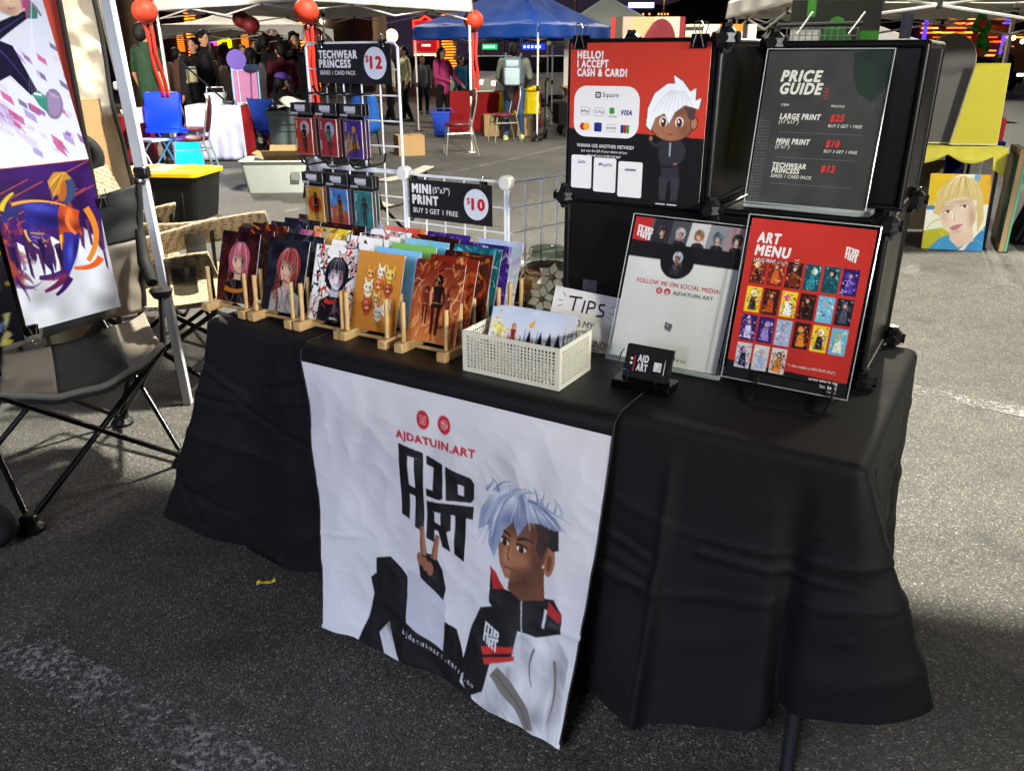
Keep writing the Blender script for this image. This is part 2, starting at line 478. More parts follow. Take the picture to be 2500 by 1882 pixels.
def lettering(parent, items, fn, W, Hh, mats, name='lettering', lift=0.0006, extra=()):
    """items: (text, x, y_baseline, cap_height, width or None, material index, bold, shear, align); sizes in metres on a W x Hh face"""
    global CAPH
    if CAPH is None:
        v, _ = text_mesh('H'); CAPH = v[:, 1].max()
    V, F, MI = [], [], []
    def put(x, y, h=0.0):
        p, n = fn(x / W, y / Hh); return p + n * (lift + h)
    for it in items:
        s, x, y, ch, wd, mi, bold, sh, al = (list(it) + [0, 0.0, 0.0, 'l'][len(it) - 5:])[:9] if len(it) < 9 else it
        v, f = text_mesh(s, bold, sh)
        x0, x1 = v[:, 0].min(), v[:, 0].max(); sc = ch / CAPH
        sx = (wd / max(x1 - x0, 1e-6)) if wd else sc
        full = (x1 - x0) * sx; off = {'l': 0, 'c': -full / 2, 'r': -full}[al]
        k = len(V)
        dd = _txd[(s, bold, sh, 1 + bold * 6)]; V += [put(x + off + (a - x0) * sx, y - b * sc, h_) for (a, b), h_ in zip(v, dd)]
        F += [tuple(k + i for i in q) for q in f]; MI += [mi] * len(f)
    for P, mi, h in extra:                       # filled outlines on the same face
        k = len(V); V += [put(a, b, h) for a, b in P]
        for t in tessellate_polygon([[Vector((a, -b, 0)) for a, b in P]]):
            F.append(tuple(k + i for i in t)); MI.append(mi)
    me = bpy.data.meshes.new(name); me.from_pydata([tuple(p) for p in V], [], F)
    o = link_mesh(name, me, parent, mats)
    me.polygons.foreach_set('material_index', MI); me.update()
    return o
def circ(cx, cy, r, ry=None, n=32): return [(cx + r * math.cos(2 * math.pi * k / n), cy + (ry or r) * math.sin(2 * math.pi * k / n)) for k in range(n)]
def rrect(x0, y0, x1, y1, r, n=6):
    P = []
    for cx, cy, a0 in ((x1 - r, y1 - r, 0), (x0 + r, y1 - r, 90), (x0 + r, y0 + r, 180), (x1 - r, y0 + r, 270)):
        P += [(cx + r * math.cos(R(a0 + 90 * k / n)), cy + r * math.sin(R(a0 + 90 * k / n))) for k in range(n + 1)]
    return P
def ring(P, Q): return P + [P[0]] + [Q[0]] + Q[:0:-1] + [Q[0]]
def logo(x, y, w, h, mi=0, hh=0.0):
    """block-letter studio mark"""
    S = lambda P: ([(x + a / 10 * w, y + b / 13 * h) for a, b in P], mi, hh)
    return [S(p) for p in (
        [(0, 0), (3.3, 0.5), (3.3, 1.6), (0, 1.2)], [(0, 1.2), (1.25, 1.3), (1.25, 9.9), (0, 9.6)], [(2.1, 1.5), (3.3, 1.6), (3.3, 11), (2.1, 10.6)], [(1.25, 5.3), (2.1, 5.5), (2.1, 6.6), (1.25, 6.5)],
        [(3.7, .7), (6.0, 1.2), (6.0, 2.2), (3.7, 1.9)], [(4.7, 2.0), (6.0, 2.2), (6.0, 5.6), (5.6, 6), (4.7, 6)], [(3.7, 5), (4.7, 5), (4.7, 6), (3.7, 6)],
        [(6.4, 1.3), (9.5, 2), (10, 2.6), (10, 3.4), (6.4, 3.0)], [(6.4, 3), (7.9, 3.1), (7.9, 4.6), (6.4, 4.6)], [(8.7, 3.2), (10, 3.4), (10, 4.6), (8.7, 4.6)], [(6.4, 4.6), (10, 4.6), (9.6, 5.2), (6.4, 5.8)],
        [(3.7, 6.7), (10, 5.6), (10, 7.2), (3.7, 7.9)], [(3.7, 7.9), (4.8, 7.8), (4.8, 11.9), (3.7, 11.6)], [(5.7, 7.7), (7, 7.5), (7, 9.7), (5.7, 9.7)], [(4.8, 9.2), (6.9, 9.5), (6.4, 10.2), (4.8, 10.2)], [(5.3, 10.2), (6.5, 10.2), (7, 12.5), (5.9, 12.2)],
        [(7.6, 7.45), (9.1, 7.3), (9.1, 13), (7.6, 12.6)])]
def chevrons(x, y, s, n=3, mi=0, down=True):
    out = []
    for k in range(n):
        yy = y + k * s * .75
        out += [([(x, yy), (x + s * .25, yy), (x + s * .75, yy + s * .35), (x + s * .5, yy + s * .35)], mi, 0), ([(x + s * .5, yy + s * .35), (x + s * .75, yy + s * .35), (x + s * 1.25, yy), (x + s, yy)], mi, 0)]
    return out
INKW = lambda: M('white_ink', '#e6e6ea', .4)
INKR = lambda: M('red_ink', '#c3202c', .4)
INKK = lambda: M('black_ink', '#101012', .45)
INKG = lambda: M('grey_ink', '#70757d', .45)
# ================================================================== shared materials
blk_cloth = M('black_tablecloth_fabric', '#111116', .72, var=.35, vs=6, bump=.10, bs=700, spec=.4)
blk_runner = M('black_satin_fabric', '#0c0c10', .48, var=.2, vs=4, bump=.05, bs=600)
blk_metal = M('black_powder_coated_steel', '#0c0c0e', .35, metal=.3)
blk_plastic = M('black_plastic', '#0d0d10', .38, bump=.05, bs=200)
blk_sheet = M('black_plastic_sheet', '#0b0b0d', .33, var=.25, vs=6, bump=.08, bs=30)
wire_white = M('white_coated_wire', '#e6ecf6', .35)
wht_plastic = M('white_plastic', '#dcdcd8', .4, bump=.03, bs=80)
wood = M('pale_wood', '#c9a56c', .55, var=.25, vs=30, bump=.15, bs=90, weave=True)
chrome = M('bright_steel_wire', '#d8d8d8', .18, metal=1.0)
clear = glassy('clear_acrylic', '#fafcfc', .30, .06)
clear_edge = M('clear_acrylic_edge', '#c8d4d6', .08, alpha=.45, spec=.8)
grey_steel = M('dark_grey_table_steel', '#3a3a40', .4, metal=.6)

ink('matt_print', .55, spec=.25); ink('glossy_print', .25, spec=.4)
# ================================================================== ground
def asphalt():
    m = bpy.data.materials.new('asphalt'); m.use_nodes = True
    n = m.node_tree.nodes; L = m.node_tree.links; b = n['Principled BSDF']
    tcn = n.new('ShaderNodeTexCoord')
    vo = n.new('ShaderNodeTexVoronoi'); vo.inputs['Scale'].default_value = 230
    L.new(tcn.outputs['Object'], vo.inputs['Vector'])
    sp = n.new('ShaderNodeSeparateColor'); L.new(vo.outputs['Color'], sp.inputs[0])
    rp = n.new('ShaderNodeValToRGB'); L.new(sp.outputs[0], rp.inputs[0])
    e = rp.color_ramp.elements
    e[0].position = 0.0; e[0].color = (.016, .0155, .015, 1); e[1].position = 1.0; e[1].color = (.27, .26, .235, 1)
    a = e.new(.55); a.color = (.048, .046, .042, 1); a = e.new(.95); a.color = (.115, .11, .10, 1); a = e.new(.84); a.color = (.085, .081, .073, 1)
    big = n.new('ShaderNodeTexNoise'); big.inputs['Scale'].default_value = .9; big.inputs['Detail'].default_value = 5; L.new(tcn.outputs['Object'], big.inputs['Vector'])
    mr = n.new('ShaderNodeMapRange'); mr.inputs['To Min'].default_value = .45; mr.inputs['To Max'].default_value = 1.6; L.new(big.outputs['Fac'], mr.inputs['Value'])
    mid = n.new('ShaderNodeTexNoise'); mid.inputs['Scale'].default_value = 9; mid.inputs['Detail'].default_value = 6; L.new(tcn.outputs['Object'], mid.inputs['Vector'])
    mr2 = n.new('ShaderNodeMapRange'); mr2.inputs['To Min'].default_value = .72; mr2.inputs['To Max'].default_value = 1.28; L.new(mid.outputs['Fac'], mr2.inputs['Value'])
    mu = n.new('ShaderNodeMath'); mu.operation = 'MULTIPLY'; L.new(mr.outputs[0], mu.inputs[0]); L.new(mr2.outputs[0], mu.inputs[1])
    mx = n.new('ShaderNodeVectorMath'); mx.operation = 'SCALE'; L.new(rp.outputs[0], mx.inputs[0]); L.new(mu.outputs[0], mx.inputs['Scale'])
    bl = n.new('ShaderNodeTexNoise'); bl.inputs['Scale'].default_value = 2.1; bl.inputs['Detail'].default_value = 7; bl.inputs['Roughness'].default_value = .65; L.new(tcn.outputs['Object'], bl.inputs['Vector'])
    bm_ = n.new('ShaderNodeMapRange'); bm_.inputs['From Min'].default_value = .56; bm_.inputs['From Max'].default_value = .66; bm_.inputs['To Min'].default_value = 1.0; bm_.inputs['To Max'].default_value = .55; L.new(bl.outputs['Fac'], bm_.inputs['Value'])
    mu2 = n.new('ShaderNodeMath'); mu2.operation = 'MULTIPLY'; L.new(mu.outputs[0], mu2.inputs[0]); L.new(bm_.outputs[0], mu2.inputs[1]); L.new(mu2.outputs[0], mx.inputs['Scale'])
    # hairline cracks
    ck = n.new('ShaderNodeTexVoronoi'); ck.feature = 'DISTANCE_TO_EDGE'; ck.inputs['Scale'].default_value = 1.7
    wob = n.new('ShaderNodeTexNoise'); wob.inputs['Scale'].default_value = 6; L.new(tcn.outputs['Object'], wob.inputs['Vector'])
    vm = n.new('ShaderNodeVectorMath'); vm.operation = 'MULTIPLY_ADD'; vm.inputs[1].default_value = (.3, .3, .3); L.new(wob.outputs['Color'], vm.inputs[0]); L.new(tcn.outputs['Object'], vm.inputs[2]); L.new(vm.outputs[0], ck.inputs['Vector'])
    cm = n.new('ShaderNodeMapRange'); cm.inputs['From Max'].default_value = .008; cm.inputs['To Min'].default_value = .55; L.new(ck.outputs['Distance'], cm.inputs['Value'])
    mx2 = n.new('ShaderNodeVectorMath'); mx2.operation = 'SCALE'; L.new(mx.outputs[0], mx2.inputs[0]); L.new(cm.outputs[0], mx2.inputs['Scale'])
    L.new(mx2.outputs[0], b.inputs['Base Color'])
    b.inputs['Roughness'].default_value = .62
    bp = n.new('ShaderNodeBump'); bp.inputs['Strength'].default_value = .75; bp.inputs['Distance'].default_value = .004; L.new(vo.outputs['Distance'], bp.inputs['Height']); bp.invert = True
    L.new(bp.outputs[0], b.inputs['Normal'])
    return m
asph = asphalt()
b = MB(); b.quad((-400, -60, 0), (400, -60, 0), (400, 700, 0), (-400, 700, 0))
tag(b.build('ground', asph, None, smooth=False), kind='structure')
def worn_paint():
    m = bpy.data.materials.new('worn_line_paint'); m.use_nodes = True
    n = m.node_tree.nodes; L = m.node_tree.links; b = n['Principled BSDF']
    b.inputs['Base Color'].default_value = (.27, .27, .275, 1); b.inputs['Roughness'].default_value = .7
    tcn = n.new('ShaderNodeTexCoord'); no = n.new('ShaderNodeTexNoise'); no.inputs['Scale'].default_value = 70; no.inputs['Detail'].default_value = 8
    n2 = n.new('ShaderNodeTexNoise'); n2.inputs['Scale'].default_value = 3; n2.inputs['Detail'].default_value = 4
    L.new(tcn.outputs['Object'], no.inputs['Vector']); L.new(tcn.outputs['Object'], n2.inputs['Vector'])
    ad = n.new('ShaderNodeMath'); ad.operation = 'MULTIPLY_ADD'; ad.inputs[1].default_value = .75; L.new(n2.outputs['Fac'], ad.inputs[0]); L.new(no.outputs['Fac'], ad.inputs[2])
    mr = n.new('ShaderNodeMapRange'); mr.inputs['From Min'].default_value = .865; mr.inputs['From Max'].default_value = 1.05; mr.inputs['To Max'].default_value = .7; L.new(ad.outputs[0], mr.inputs['Value'])
    L.new(mr.outputs[0], b.inputs['Alpha'])
    return m
wp = worn_paint()
def stripe(u0, v0, u1, v1, wd, z=.004):
    a, c = at(u0, v0), at(u1, v1); d = (c - a); d.z = 0; nrm = Vector((-d.y, d.x, 0)).normalized() * wd / 2; up = Vector((0, 0, z))
    b = MB(); b.quad(a - nrm + up, c - nrm + up, c + nrm + up, a + nrm + up)
    tag(b.build('parking_line', wp, None, smooth=False), kind='structure')
stripe(0, 1560, 800, 1990, .13)
stripe(520, 560, 1500, 330, .12)
stripe(2150, 935, 2700, 1050, .12)
stripe(1560, 300, 1050, 330, .10)
# ================================================================== tents
def canopy(name, label, corners, eave, peak, colr, val=.22, legs=(0, 1, 2, 3), foot=False, sag=.04, group='pop up canopies', wr=.012, pk=None, arch=0.0, legmat=None):
    c = [Vector((x, y, 0)) for x, y in corners]
    cen = sum(c, Vector()) / 4
    t = thing(name, label, 'canopy', cen, 0, group)
    L = [p - cen for p in c]
    n = 14; sd = hash_(name, cen)
    b = MB()
    apex = Vector((0, 0, peak)) if pk is None else Vector(pk)
    for e in range(4):
        A = L[e] + Vector((0, 0, eave)); B = L[(e + 1) % 4] + Vector((0, 0, eave))
        G = []
        for j in range(n + 1):
            row = []
            for i in range(n + 1):
                u, v = i / n, j / n
                p = A.lerp(B, u).lerp(apex, v)
                p.z -= sag * math.sin(math.pi * v) * (0.6 + .4 * math.sin(math.pi * u)) * 2
                if 0 < i < n and j < n: p.z += wr * mnoise.noise(Vector((p.x * 3, p.y * 3, sd))) + wr * .6 * mnoise.noise(Vector((p.x * 8, p.y * 8, sd)))
                row.append(b.bm.verts.new(p))
            G.append(row)
        for j in range(n):
            for i in range(n): b._f((G[j][i], G[j][i + 1], G[j + 1][i + 1], G[j + 1][i]))
    bmesh.ops.remove_doubles(b.bm, verts=b.bm.verts[:], dist=.0005)
    solid(b.build('roof', colr, t, ang=180), .004)
    for e in range(4):
        b = MB(); A, B = L[e], L[(e + 1) % 4]; d = (B - A); nn = Vector((d.y, -d.x, 0)).normalized()
        if nn.dot((A + B) / 2) < 0: nn = -nn
        def fv(u, v):
            p = A.lerp(B, u) + nn * (.006 + .012 * v + wr * .6 * v * math.sin(u * 23 + sd)); h = val * (1 - arch * math.sin(math.pi * u))
            p.z = eave + .004 - v * h + wr * .5 * mnoise.noise(Vector((u * 9, v * 3, sd + e)))
            return p
        b.grid(fv, 40, 6); solid(b.build('valance', colr, t, ang=180), .003)
    lm = legmat or M('white_tent_steel', '#d4d2cc', .4, metal=.0)
    for e in legs:
        b = MB(); p = L[e] * .985
        b.box2((p.x - .018, p.y - .018, .9), (p.x + .018, p.y + .018, eave - .01), .003); b.box2((p.x - .013, p.y - .013, .012), (p.x + .013, p.y + .013, .9), .002)
        lg = b.build('leg', lm, t)
        MB().box2((p.x - .026, p.y - .026, .87), (p.x + .026, p.y + .026, .96), .006).build('clamp', blk_plastic, lg); MB().box2((p.x - .03, p.y - .03, eave - .16), (p.x + .03, p.y + .03, eave - .06), .006).build('clamp', blk_plastic, lg)
        b = MB(); b.lathe([(.001, .014), (.06 if not foot else .10, .013), (.06 if not foot else .10, 0), (.001, 0)], (p.x, p.y, 0)); b.build('foot', blk_plastic if foot else lm, lg)
    for e in range(4):                      # scissor bars under the eaves
        b = MB(); A, B = L[e] * .97, L[(e + 1) % 4] * .97
        m = A.lerp(B, .5)
        for a_, b_ in ((A, m), (m, B)):
            b.tube([a_ + Vector((0, 0, eave - .08)), b_ + Vector((0, 0, eave - .30))], .011, 6); b.tube([a_ + Vector((0, 0, eave - .30)), b_ + Vector((0, 0, eave - .08))], .011, 6)
        b.tube([m + Vector((0, 0, eave - .10)), apex * .98 + Vector((0, 0, -.05))], .010, 6)
        b.build('truss', lm, t)
        for q in (.25, .5, .75): MB().box(A.lerp(B, q) + Vector((0, 0, eave - .19 if q != .5 else eave - .08)), (.035, .035, .045), None, .006).build('truss_joint', blk_plastic, t)
    return t
def hash_(n, c): return (len(n) * 7.13 + c.x * 3.7 + c.y * 1.9) % 97
tw_ = M('white_canopy_fabric', '#cfccc4', .8, var=.1, vs=2, bump=.15, bs=15)
tb_ = M('blue_canopy_fabric', '#1d4fae', .55, var=.22, vs=2.5, bump=.4, bs=6)
tg_ = M('grey_canopy_fabric', '#8f9892', .75, var=.1, vs=2, bump=.15, bs=10)
canopy('white_canopy', 'white pop up canopy hung with red lanterns over the left crowd', [(-.62, 13.8), (-2.55, 11.0), (-5.35, 13.4), (-3.45, 16.3)], 2.28, 3.2, tw_, .20)
canopy('white_marquee', 'white peaked marquee with arched valance behind the left crowd', [(-8.0, 20), (-4.7, 20), (-4.7, 23.3), (-8.0, 23.3)], 2.12, 2.75, tw_, .32, sag=.12, pk=(0, 0, 2.75), arch=.75)
canopy('blue_canopy', 'blue pop up canopy over the red and yellow table', [(.47, 15.74), (1.95, 17.9), (.2, 20.2), (-2.0, 18.0)], 2.02, 2.85, tb_, .26, (0, 1, 3), True, wr=.035)
canopy('grey_canopy', 'grey green peaked canopy beyond the blue one', [(.9, 19.9), (3.6, 19.9), (3.6, 22.6), (.9, 22.6)], 2.05, 2.80, tg_, .35)
canopy('white_canopy', 'white pop up canopy with open trusses at the right above the painted boards', [(2.2, 9.1), (5.12, 9.1), (5.5, 6.2), (2.0, 6.0)], 1.96, 2.6, tw_, .16, (0, 1, 2))
canopy('blue_canopy', 'blue pop up canopy far behind the right hand white canopy', [(4.5, 14), (9.2, 14), (9.0, 18), (4.5, 18)], 2.32, 2.9, tb_, .12, (0, 3))
canopy('white_marquee', 'small white tent far behind the black cubes on the right', [(6.9, 21), (10.0, 21), (10, 24), (6.9, 24)], 1.75, 2.5, tw_, .25)

# ================================================================== people
skin_ = [M('skin_light', '#b98a6c', .55), M('skin_tan', '#9a6b4c', .55), M('skin_pale', '#c79c80', .55)]
hair_k = M('black_hair', '#0c0a09', .6, bump=.8, bs=60, spec=.25); hair_b = M('brown_hair', '#22140d', .6, bump=.8, bs=60, spec=.25)
def remesh(b, name, mat, parent, vox, sm=3):
    o = b.build(name, mat, parent, recalc=False)
    m = o.modifiers.new('r', 'REMESH'); m.mode = 'VOXEL'; m.voxel_size = vox; m.use_smooth_shade = True
    if sm:
        q = o.modifiers.new('s', 'SMOOTH'); q.iterations = sm; q.factor = .5
    return bake(o)
def person(label, u, vhead, Y, face, shirt, pants, hair='short', hm=None, skin=0, armL=None, armR=None, sleeve='long', seated=False, shoes='#1a1a1c', coat=None, group=None, dark_shoe=True, stride=.05, bulk=1.0, h=None, x=None):
    p = py(u, vhead, Y); H = h or p.z
    t = thing('person', label, 'person', (p.x if x is None else x, Y, 0), R(face), group)
    s = H / 1.75; V_ = lambda x, y, z: Vector((x * s, y * s, z * s))
    sk = skin_[skin]; hm = hm or hair_k
    rj = random.Random(int(u * 7 + Y * 13)); u += 0
    dz = -.46 if seated else 0
    J = {'hip': .93 + dz, 'sh': 1.42 + dz, 'neck': 1.50 + dz, 'head': 1.625 + dz}
    def leg(q):
        if seated: return [V_(q * .10, 0, .92 + dz), V_(q * .12, -.40, .50), V_(q * .12, -.36, .09)]
        return [V_(q * .095, 0, .90), V_(q * (.10 + stride * .3), -q * stride - .02, .50), V_(q * (.10 + stride * .5), q * stride * 1.2 + .02, .085)]
    def arm(q, a):
        S_ = V_(q * .185 * bulk, .01, J['sh'])
        if a is None: a = ((q * .245, .03, 1.13), (q * .24, -.06, .88))
        return [S_, V_(a[0][0], a[0][1], a[0][2] + dz), V_(a[1][0], a[1][1], a[1][2] + dz)]
    A = {-1: arm(-1, armL), 1: arm(1, armR)}
    b = MB()
    b.cap(V_(0, .0, J['hip']), V_(0, .0, J['sh'] - .1), .13 * s * bulk, .135 * s * bulk); b.cap(V_(-.13, .01, J['sh'] - .02), V_(.13, .01, J['sh'] - .02), .07 * s, .07 * s)
    b.cap(V_(0, .015, J['neck'] - .06), V_(0, 0, J['neck'] + .06), .058 * s, .052 * s)
    b.ell(V_(0, .0, J['head'] + .02), (.078 * s, .097 * s, .108 * s)); b.ell(V_(0, -.018, J['head'] - .045), (.058 * s, .07 * s, .066 * s)); b.ell(V_(0, -.092, J['head'] - .012), (.013 * s, .02 * s, .022 * s))
    for q in (-1, 1):
        b.ell(V_(q * .08, .005, J['head']), (.012 * s, .022 * s, .032 * s))
        l = leg(q); b.cap(l[0], l[1], .085 * s, .058 * s); b.cap(l[1], l[2], .056 * s, .036 * s); b.cap(l[2], l[2] + V_(0, -.13, -.045), .035 * s, .03 * s)
        a = A[q]; b.cap(a[0], a[1], .052 * s, .042 * s); b.cap(a[1], a[2], .04 * s, .028 * s)
        d = (a[2] - a[1]).normalized(); b.cap(a[2], a[2] + d * .07 * s, .026 * s, .03 * s)
    o = remesh(b, 'body', sk, t, .014 * s)
    # fingers, thumb, eyes, brows and mouth join the body mesh
    b = MB(); b.bm.from_mesh(o.data)
    for f in b.bm.faces: f.material_index = 0
    for q in (-1, 1):
        a = A[q]; d = (a[2] - a[1]).normalized(); x_, y_ = frame(d)
        for k in range(4):
            p0 = a[2] + d * .075 * s + x_ * (k - 1.5) * .016 * s; ln_ = (.06, .07, .066, .05)[k] * s
            b.tube([p0, p0 + d * ln_ * .5 + y_ * .006 * s, p0 + d * ln_ * .9 + y_ * .022 * s], [.009 * s, .008 * s, .006 * s], 6)
        p0 = a[2] + d * .03 * s - x_ * .022 * s; b.tube([p0, p0 + d * .03 * s - x_ * .02 * s, p0 + d * .055 * s - x_ * .024 * s + y_ * .01 * s], [.011 * s, .009 * s, .007 * s], 6)
    b.mi = 1
    for q in (-1, 1):
        b.ell(V_(q * .031, -.088, J['head'] + .01), (.012 * s, .008 * s, .007 * s), None, 8, 6); b.ell(V_(q * .032, -.090, J['head'] + .033), (.018 * s, .006 * s, .004 * s), None, 8, 6)
    b.mi = 2; b.ell(V_(0, -.083, J['head'] - .058), (.022 * s, .008 * s, .007 * s), None, 8, 6)
    old = o.data; me = bpy.data.meshes.new('body'); b.bm.to_mesh(me); b.bm.free(); o.data = me; bpy.data.meshes.remove(old)
    for m in (sk, M('dark_eye', '#120d0a', .4), M('lips', '#7a4238', .5)): me.materials.append(m)
    # shirt
    b = MB(); bk = bulk
    b.cap(V_(0, 0, J['hip'] - .04), V_(0, .0, J['sh'] - .12), .155 * s * bk, .160 * s * bk); b.cap(V_(-.135 * bk, .01, J['sh'] - .03), V_(.135 * bk, .01, J['sh'] - .03), .082 * s, .082 * s); b.cap(V_(0, .01, J['sh'] - .04), V_(0, .01, J['neck'] - .01), .09 * s, .066 * s)
    for q in (-1, 1):
        a = A[q]
        if sleeve == 'long': b.cap(a[0], a[1], .070 * s * bk, .058 * s * bk); b.cap(a[1], a[1].lerp(a[2], .93), .056 * s * bk, .040 * s)
        else: b.cap(a[0], a[0].lerp(a[1], .75), .072 * s, .062 * s)
    o = remesh(b, 'top', shirt, t, .016 * s, 2)
    if coat is not None:
        b = MB()
        for q in (-1, 1):
            b.cap(V_(q * .13, .04, .55 + dz), V_(q * .12, .04, J['sh'] - .1), .13 * s, .11 * s)
            a = A[q]; b.cap(a[0], a[1], .085 * s, .075 * s); b.cap(a[1], a[1].lerp(a[2], .9), .07 * s, .05 * s)
        b.cap(V_(0, .09, .55 + dz), V_(0, .07, J['sh'] - .08), .15 * s, .12 * s)
        remesh(b, 'coat', coat, t, .018 * s, 2)
    b = MB()
    for q in (-1, 1):
        l = leg(q); b.cap(l[0], l[1], .105 * s * bk, .078 * s); b.cap(l[1], l[2] + V_(0, 0, .01), .076 * s, .058 * s)
    b.cap(V_(-.06, 0, J['hip'] - .02), V_(.06, 0, J['hip'] - .02), .125 * s * bk, .125 * s * bk)
    remesh(b, 'trousers', pants, t, .016 * s, 2)
    sm = M('shoe_' + shoes.strip('#'), shoes, .6)
    for q in (-1, 1):
        l = leg(q)[2]; b = MB(); b.cap(V_(l.x / s, l.y / s + .03, .048), V_(l.x / s, l.y / s - .155, .040), .052 * s, .040 * s, 10); b.box((l.x, l.y - .06 * s, .012 * s), (.088 * s, .27 * s, .024 * s), None, .01 * s); b.build('shoe', sm, t)
    # hair
    hd = V_(0, 0, J['head'])
    b = MB(); b.ell(hd + V_(0, .022, .045), (.092 * s, .105 * s, .10 * s)); b.ell(hd + V_(0, .05, .0), (.086 * s, .085 * s, .10 * s))
    if hair == 'long':
        for q in (-1, 0, 1): b.cap(hd + V_(q * .06, .05, 0), hd + V_(q * .085, .085, -.33), .055 * s, .04 * s)
        for q in (-1, 1): b.cap(hd + V_(q * .082, -.0, .02), hd + V_(q * .10, -.02, -.26), .03 * s, .022 * s)
    elif hair == 'bob':
        for q in (-1, 0, 1): b.cap(hd + V_(q * .07, .04, 0), hd + V_(q * .085, .045, -.11), .055 * s, .045 * s)
    elif hair == 'bun': b.ell(hd + V_(0, .10, .10), (.045 * s, .045 * s, .045 * s))
    elif hair == 'tuft':
        for q in range(6): b.ell(hd + V_(-.06 + .025 * q, -.03 + .02 * (q % 2), .115 + .02 * math.sin(q)), (.035 * s, .045 * s, .035 * s))
    if hair in ('cap', 'purple_cap'):
        o = remesh(b, 'hair', hm, t, .012 * s, 1)
        b = MB(); b.ell(hd + V_(0, .01, .065), (.096 * s, .112 * s, .085 * s)); b.cap(hd + V_(-.04, -.10, .06), hd + V_(.04, -.10, .06), .035 * s, .035 * s)
        b.build('cap', blk_cloth if hair == 'cap' else M('purple_felt', '#4a3490', .8), t)
    else: remesh(b, 'hair', hm, t, .012 * s, 1)
    t['s'] = s
    return t
def fab(n, c, **k): return M(n, c, .88, var=.35, vs=6, bump=.8, bs=11, spec=.2, **k)
f_blk, f_dk = fab('black_fabric', '#131214'), fab('charcoal_fabric', '#232227')
f_jean, f_navy = fab('blue_denim', '#33496b'), fab('navy_fabric', '#1d2638')
f_grn, f_pink, f_teal, f_cream, f_mar, f_grey, f_beige, f_brn = fab('dark_green_fabric', '#1f3324'), fab('magenta_knit', '#9c3568'), fab('teal_fabric', '#1c5570'), fab('cream_knit', '#cfc9a4'), fab('maroon_fabric', '#40141f'), fab('grey_fabric', '#56585a'), fab('beige_fabric', '#a08e76'), fab('brown_fabric', '#5a3f36')
CG = 'people crowding under the left hand canopies'
person('person in dark green short sleeved shirt standing beside the left canopy pole, back turned', 345, 57, 12.3, 150, f_grn, f_dk, 'short', skin=1, sleeve='short')
tp = person('person in black graphic shirt and long black cardigan facing the camera', 468, 93, 14.2, -8, f_blk, f_blk, 'short', skin=0, coat=f_dk, shoes='#d8d6d2', group=CG)
s_ = tp['s']; cv = Cv(.24, .26, 40, '#141416')
for k in range(7): cv.rect(.12 + k * .11, .06, .19 + k * .11, .14, '#e8e6e2')
cv.rect(.12, .22, .92, .98, '#b9b48a'); cv.scatter(['#7fb0cc', '#e0d060', '#d88a70', '#c9d8e0', '#6a8a60'], 60, 4, (.1, .4), (.03, .08), (.12, .85, .25, .9), 90)
art('shirt_graphic', cv, plane_fn((-.11 * s_, -.172 * s_, 1.33 * s_), (.11 * s_, -.172 * s_, 1.33 * s_), (-.11 * s_, -.176 * s_, 1.06 * s_)), tp, .002, ink('matt_print'))
person('person in dark jacket with short black hair, seen in profile behind the cardigan', 492, 78, 16.0, 75, f_blk, f_blk, 'tuft', skin=0, group=CG)
person('long haired person in beige top, black bag strap across the back', 545, 108, 14.4, 175, f_beige, f_dk, 'long', hair_b, 0, group=CG)
person('person with brown hair and pale beige jacket, back turned, beside the long haired one', 568, 118, 15.6, 190, fab('sand_fabric', '#b09c84'), f_dk, 'long', hair_b, 0, group=CG)
person('person with long black hair and grey coat behind the purple fan', 608, 117, 14.6, 200, f_grey, f_dk, 'long', group=CG, coat=f_grey)
person('person in black hoodie raising both arms to take a picture under the dark lanterns', 645, 84, 14.8, 170, f_blk, f_blk, 'short', armL=((-.24, -.16, 1.52), (-.10, -.26, 1.74)), armR=((.24, -.16, 1.52), (.10, -.26, 1.74)), group=CG)
person('person in maroon hoodie with white print, black hair, seen from behind', 682, 104, 14.0, 215, f_mar, f_blk, 'short', group=CG)
person('person in black jacket with tousled black hair facing the camera beside the sign', 716, 82, 15.4, 20, f_blk, f_blk, 'tuft', skin=2, group=CG)
person('person in brown shirt half hidden behind the left canopy pole', 428, 118, 16.5, 160, f_brn, f_blk, 'short', group=CG)
person('dark haired person in black at the back of the crowd, between the marquee legs', 590, 112, 17.5, 10, f_blk, f_blk, 'short', group=CG)
person('person in red top at the far back of the left crowd', 622, 104, 19.0, -20, fab('red_fabric', '#8c1c1c'), f_blk, 'short', group=CG)
person('person in black at the far back behind the tousled haired one', 748, 112, 17.5, 140, f_dk, f_blk, 'short', group=CG)
person('seated person in black with a purple hat, back turned, in the blue folding chair', 688, 195, 12.7, 150, f_blk, f_blk, 'purple_cap', seated=True, h=1.66, armL=((-.24, -.12, 1.16), (-.2, -.34, 1.05)), armR=((.24, -.12, 1.16), (.2, -.34, 1.05)))
person('person in cream sweater and black trousers seen in profile, walking left', 985, 113, 20.7, -65, f_cream, f_blk, 'short', skin=0)
person('person in cream sweater half hidden behind the twelve dollar sign', 945, 114, 19.6, 110, f_cream, f_blk, 'short', skin=1)
person('person in magenta sweater and black trousers bending towards the red table', 1078, 116, 18.4, 60, f_pink, f_blk, 'bob', hair_k, 0, armR=((.25, -.14, 1.16), (.15, -.42, .98)), armL=((-.26, -.02, 1.15), (-.08, -.24, 1.05)), bulk=1.12)
person('person in teal jacket behind the red and yellow table', 1126, 138, 21.5, 40, f_teal, f_navy, 'short', hair_b, 1)
person('person in grey jacket and navy trousers far behind the leaning pole', 1030, 137, 23.5, 20, f_grey, f_navy, 'short', hair_b, 1)
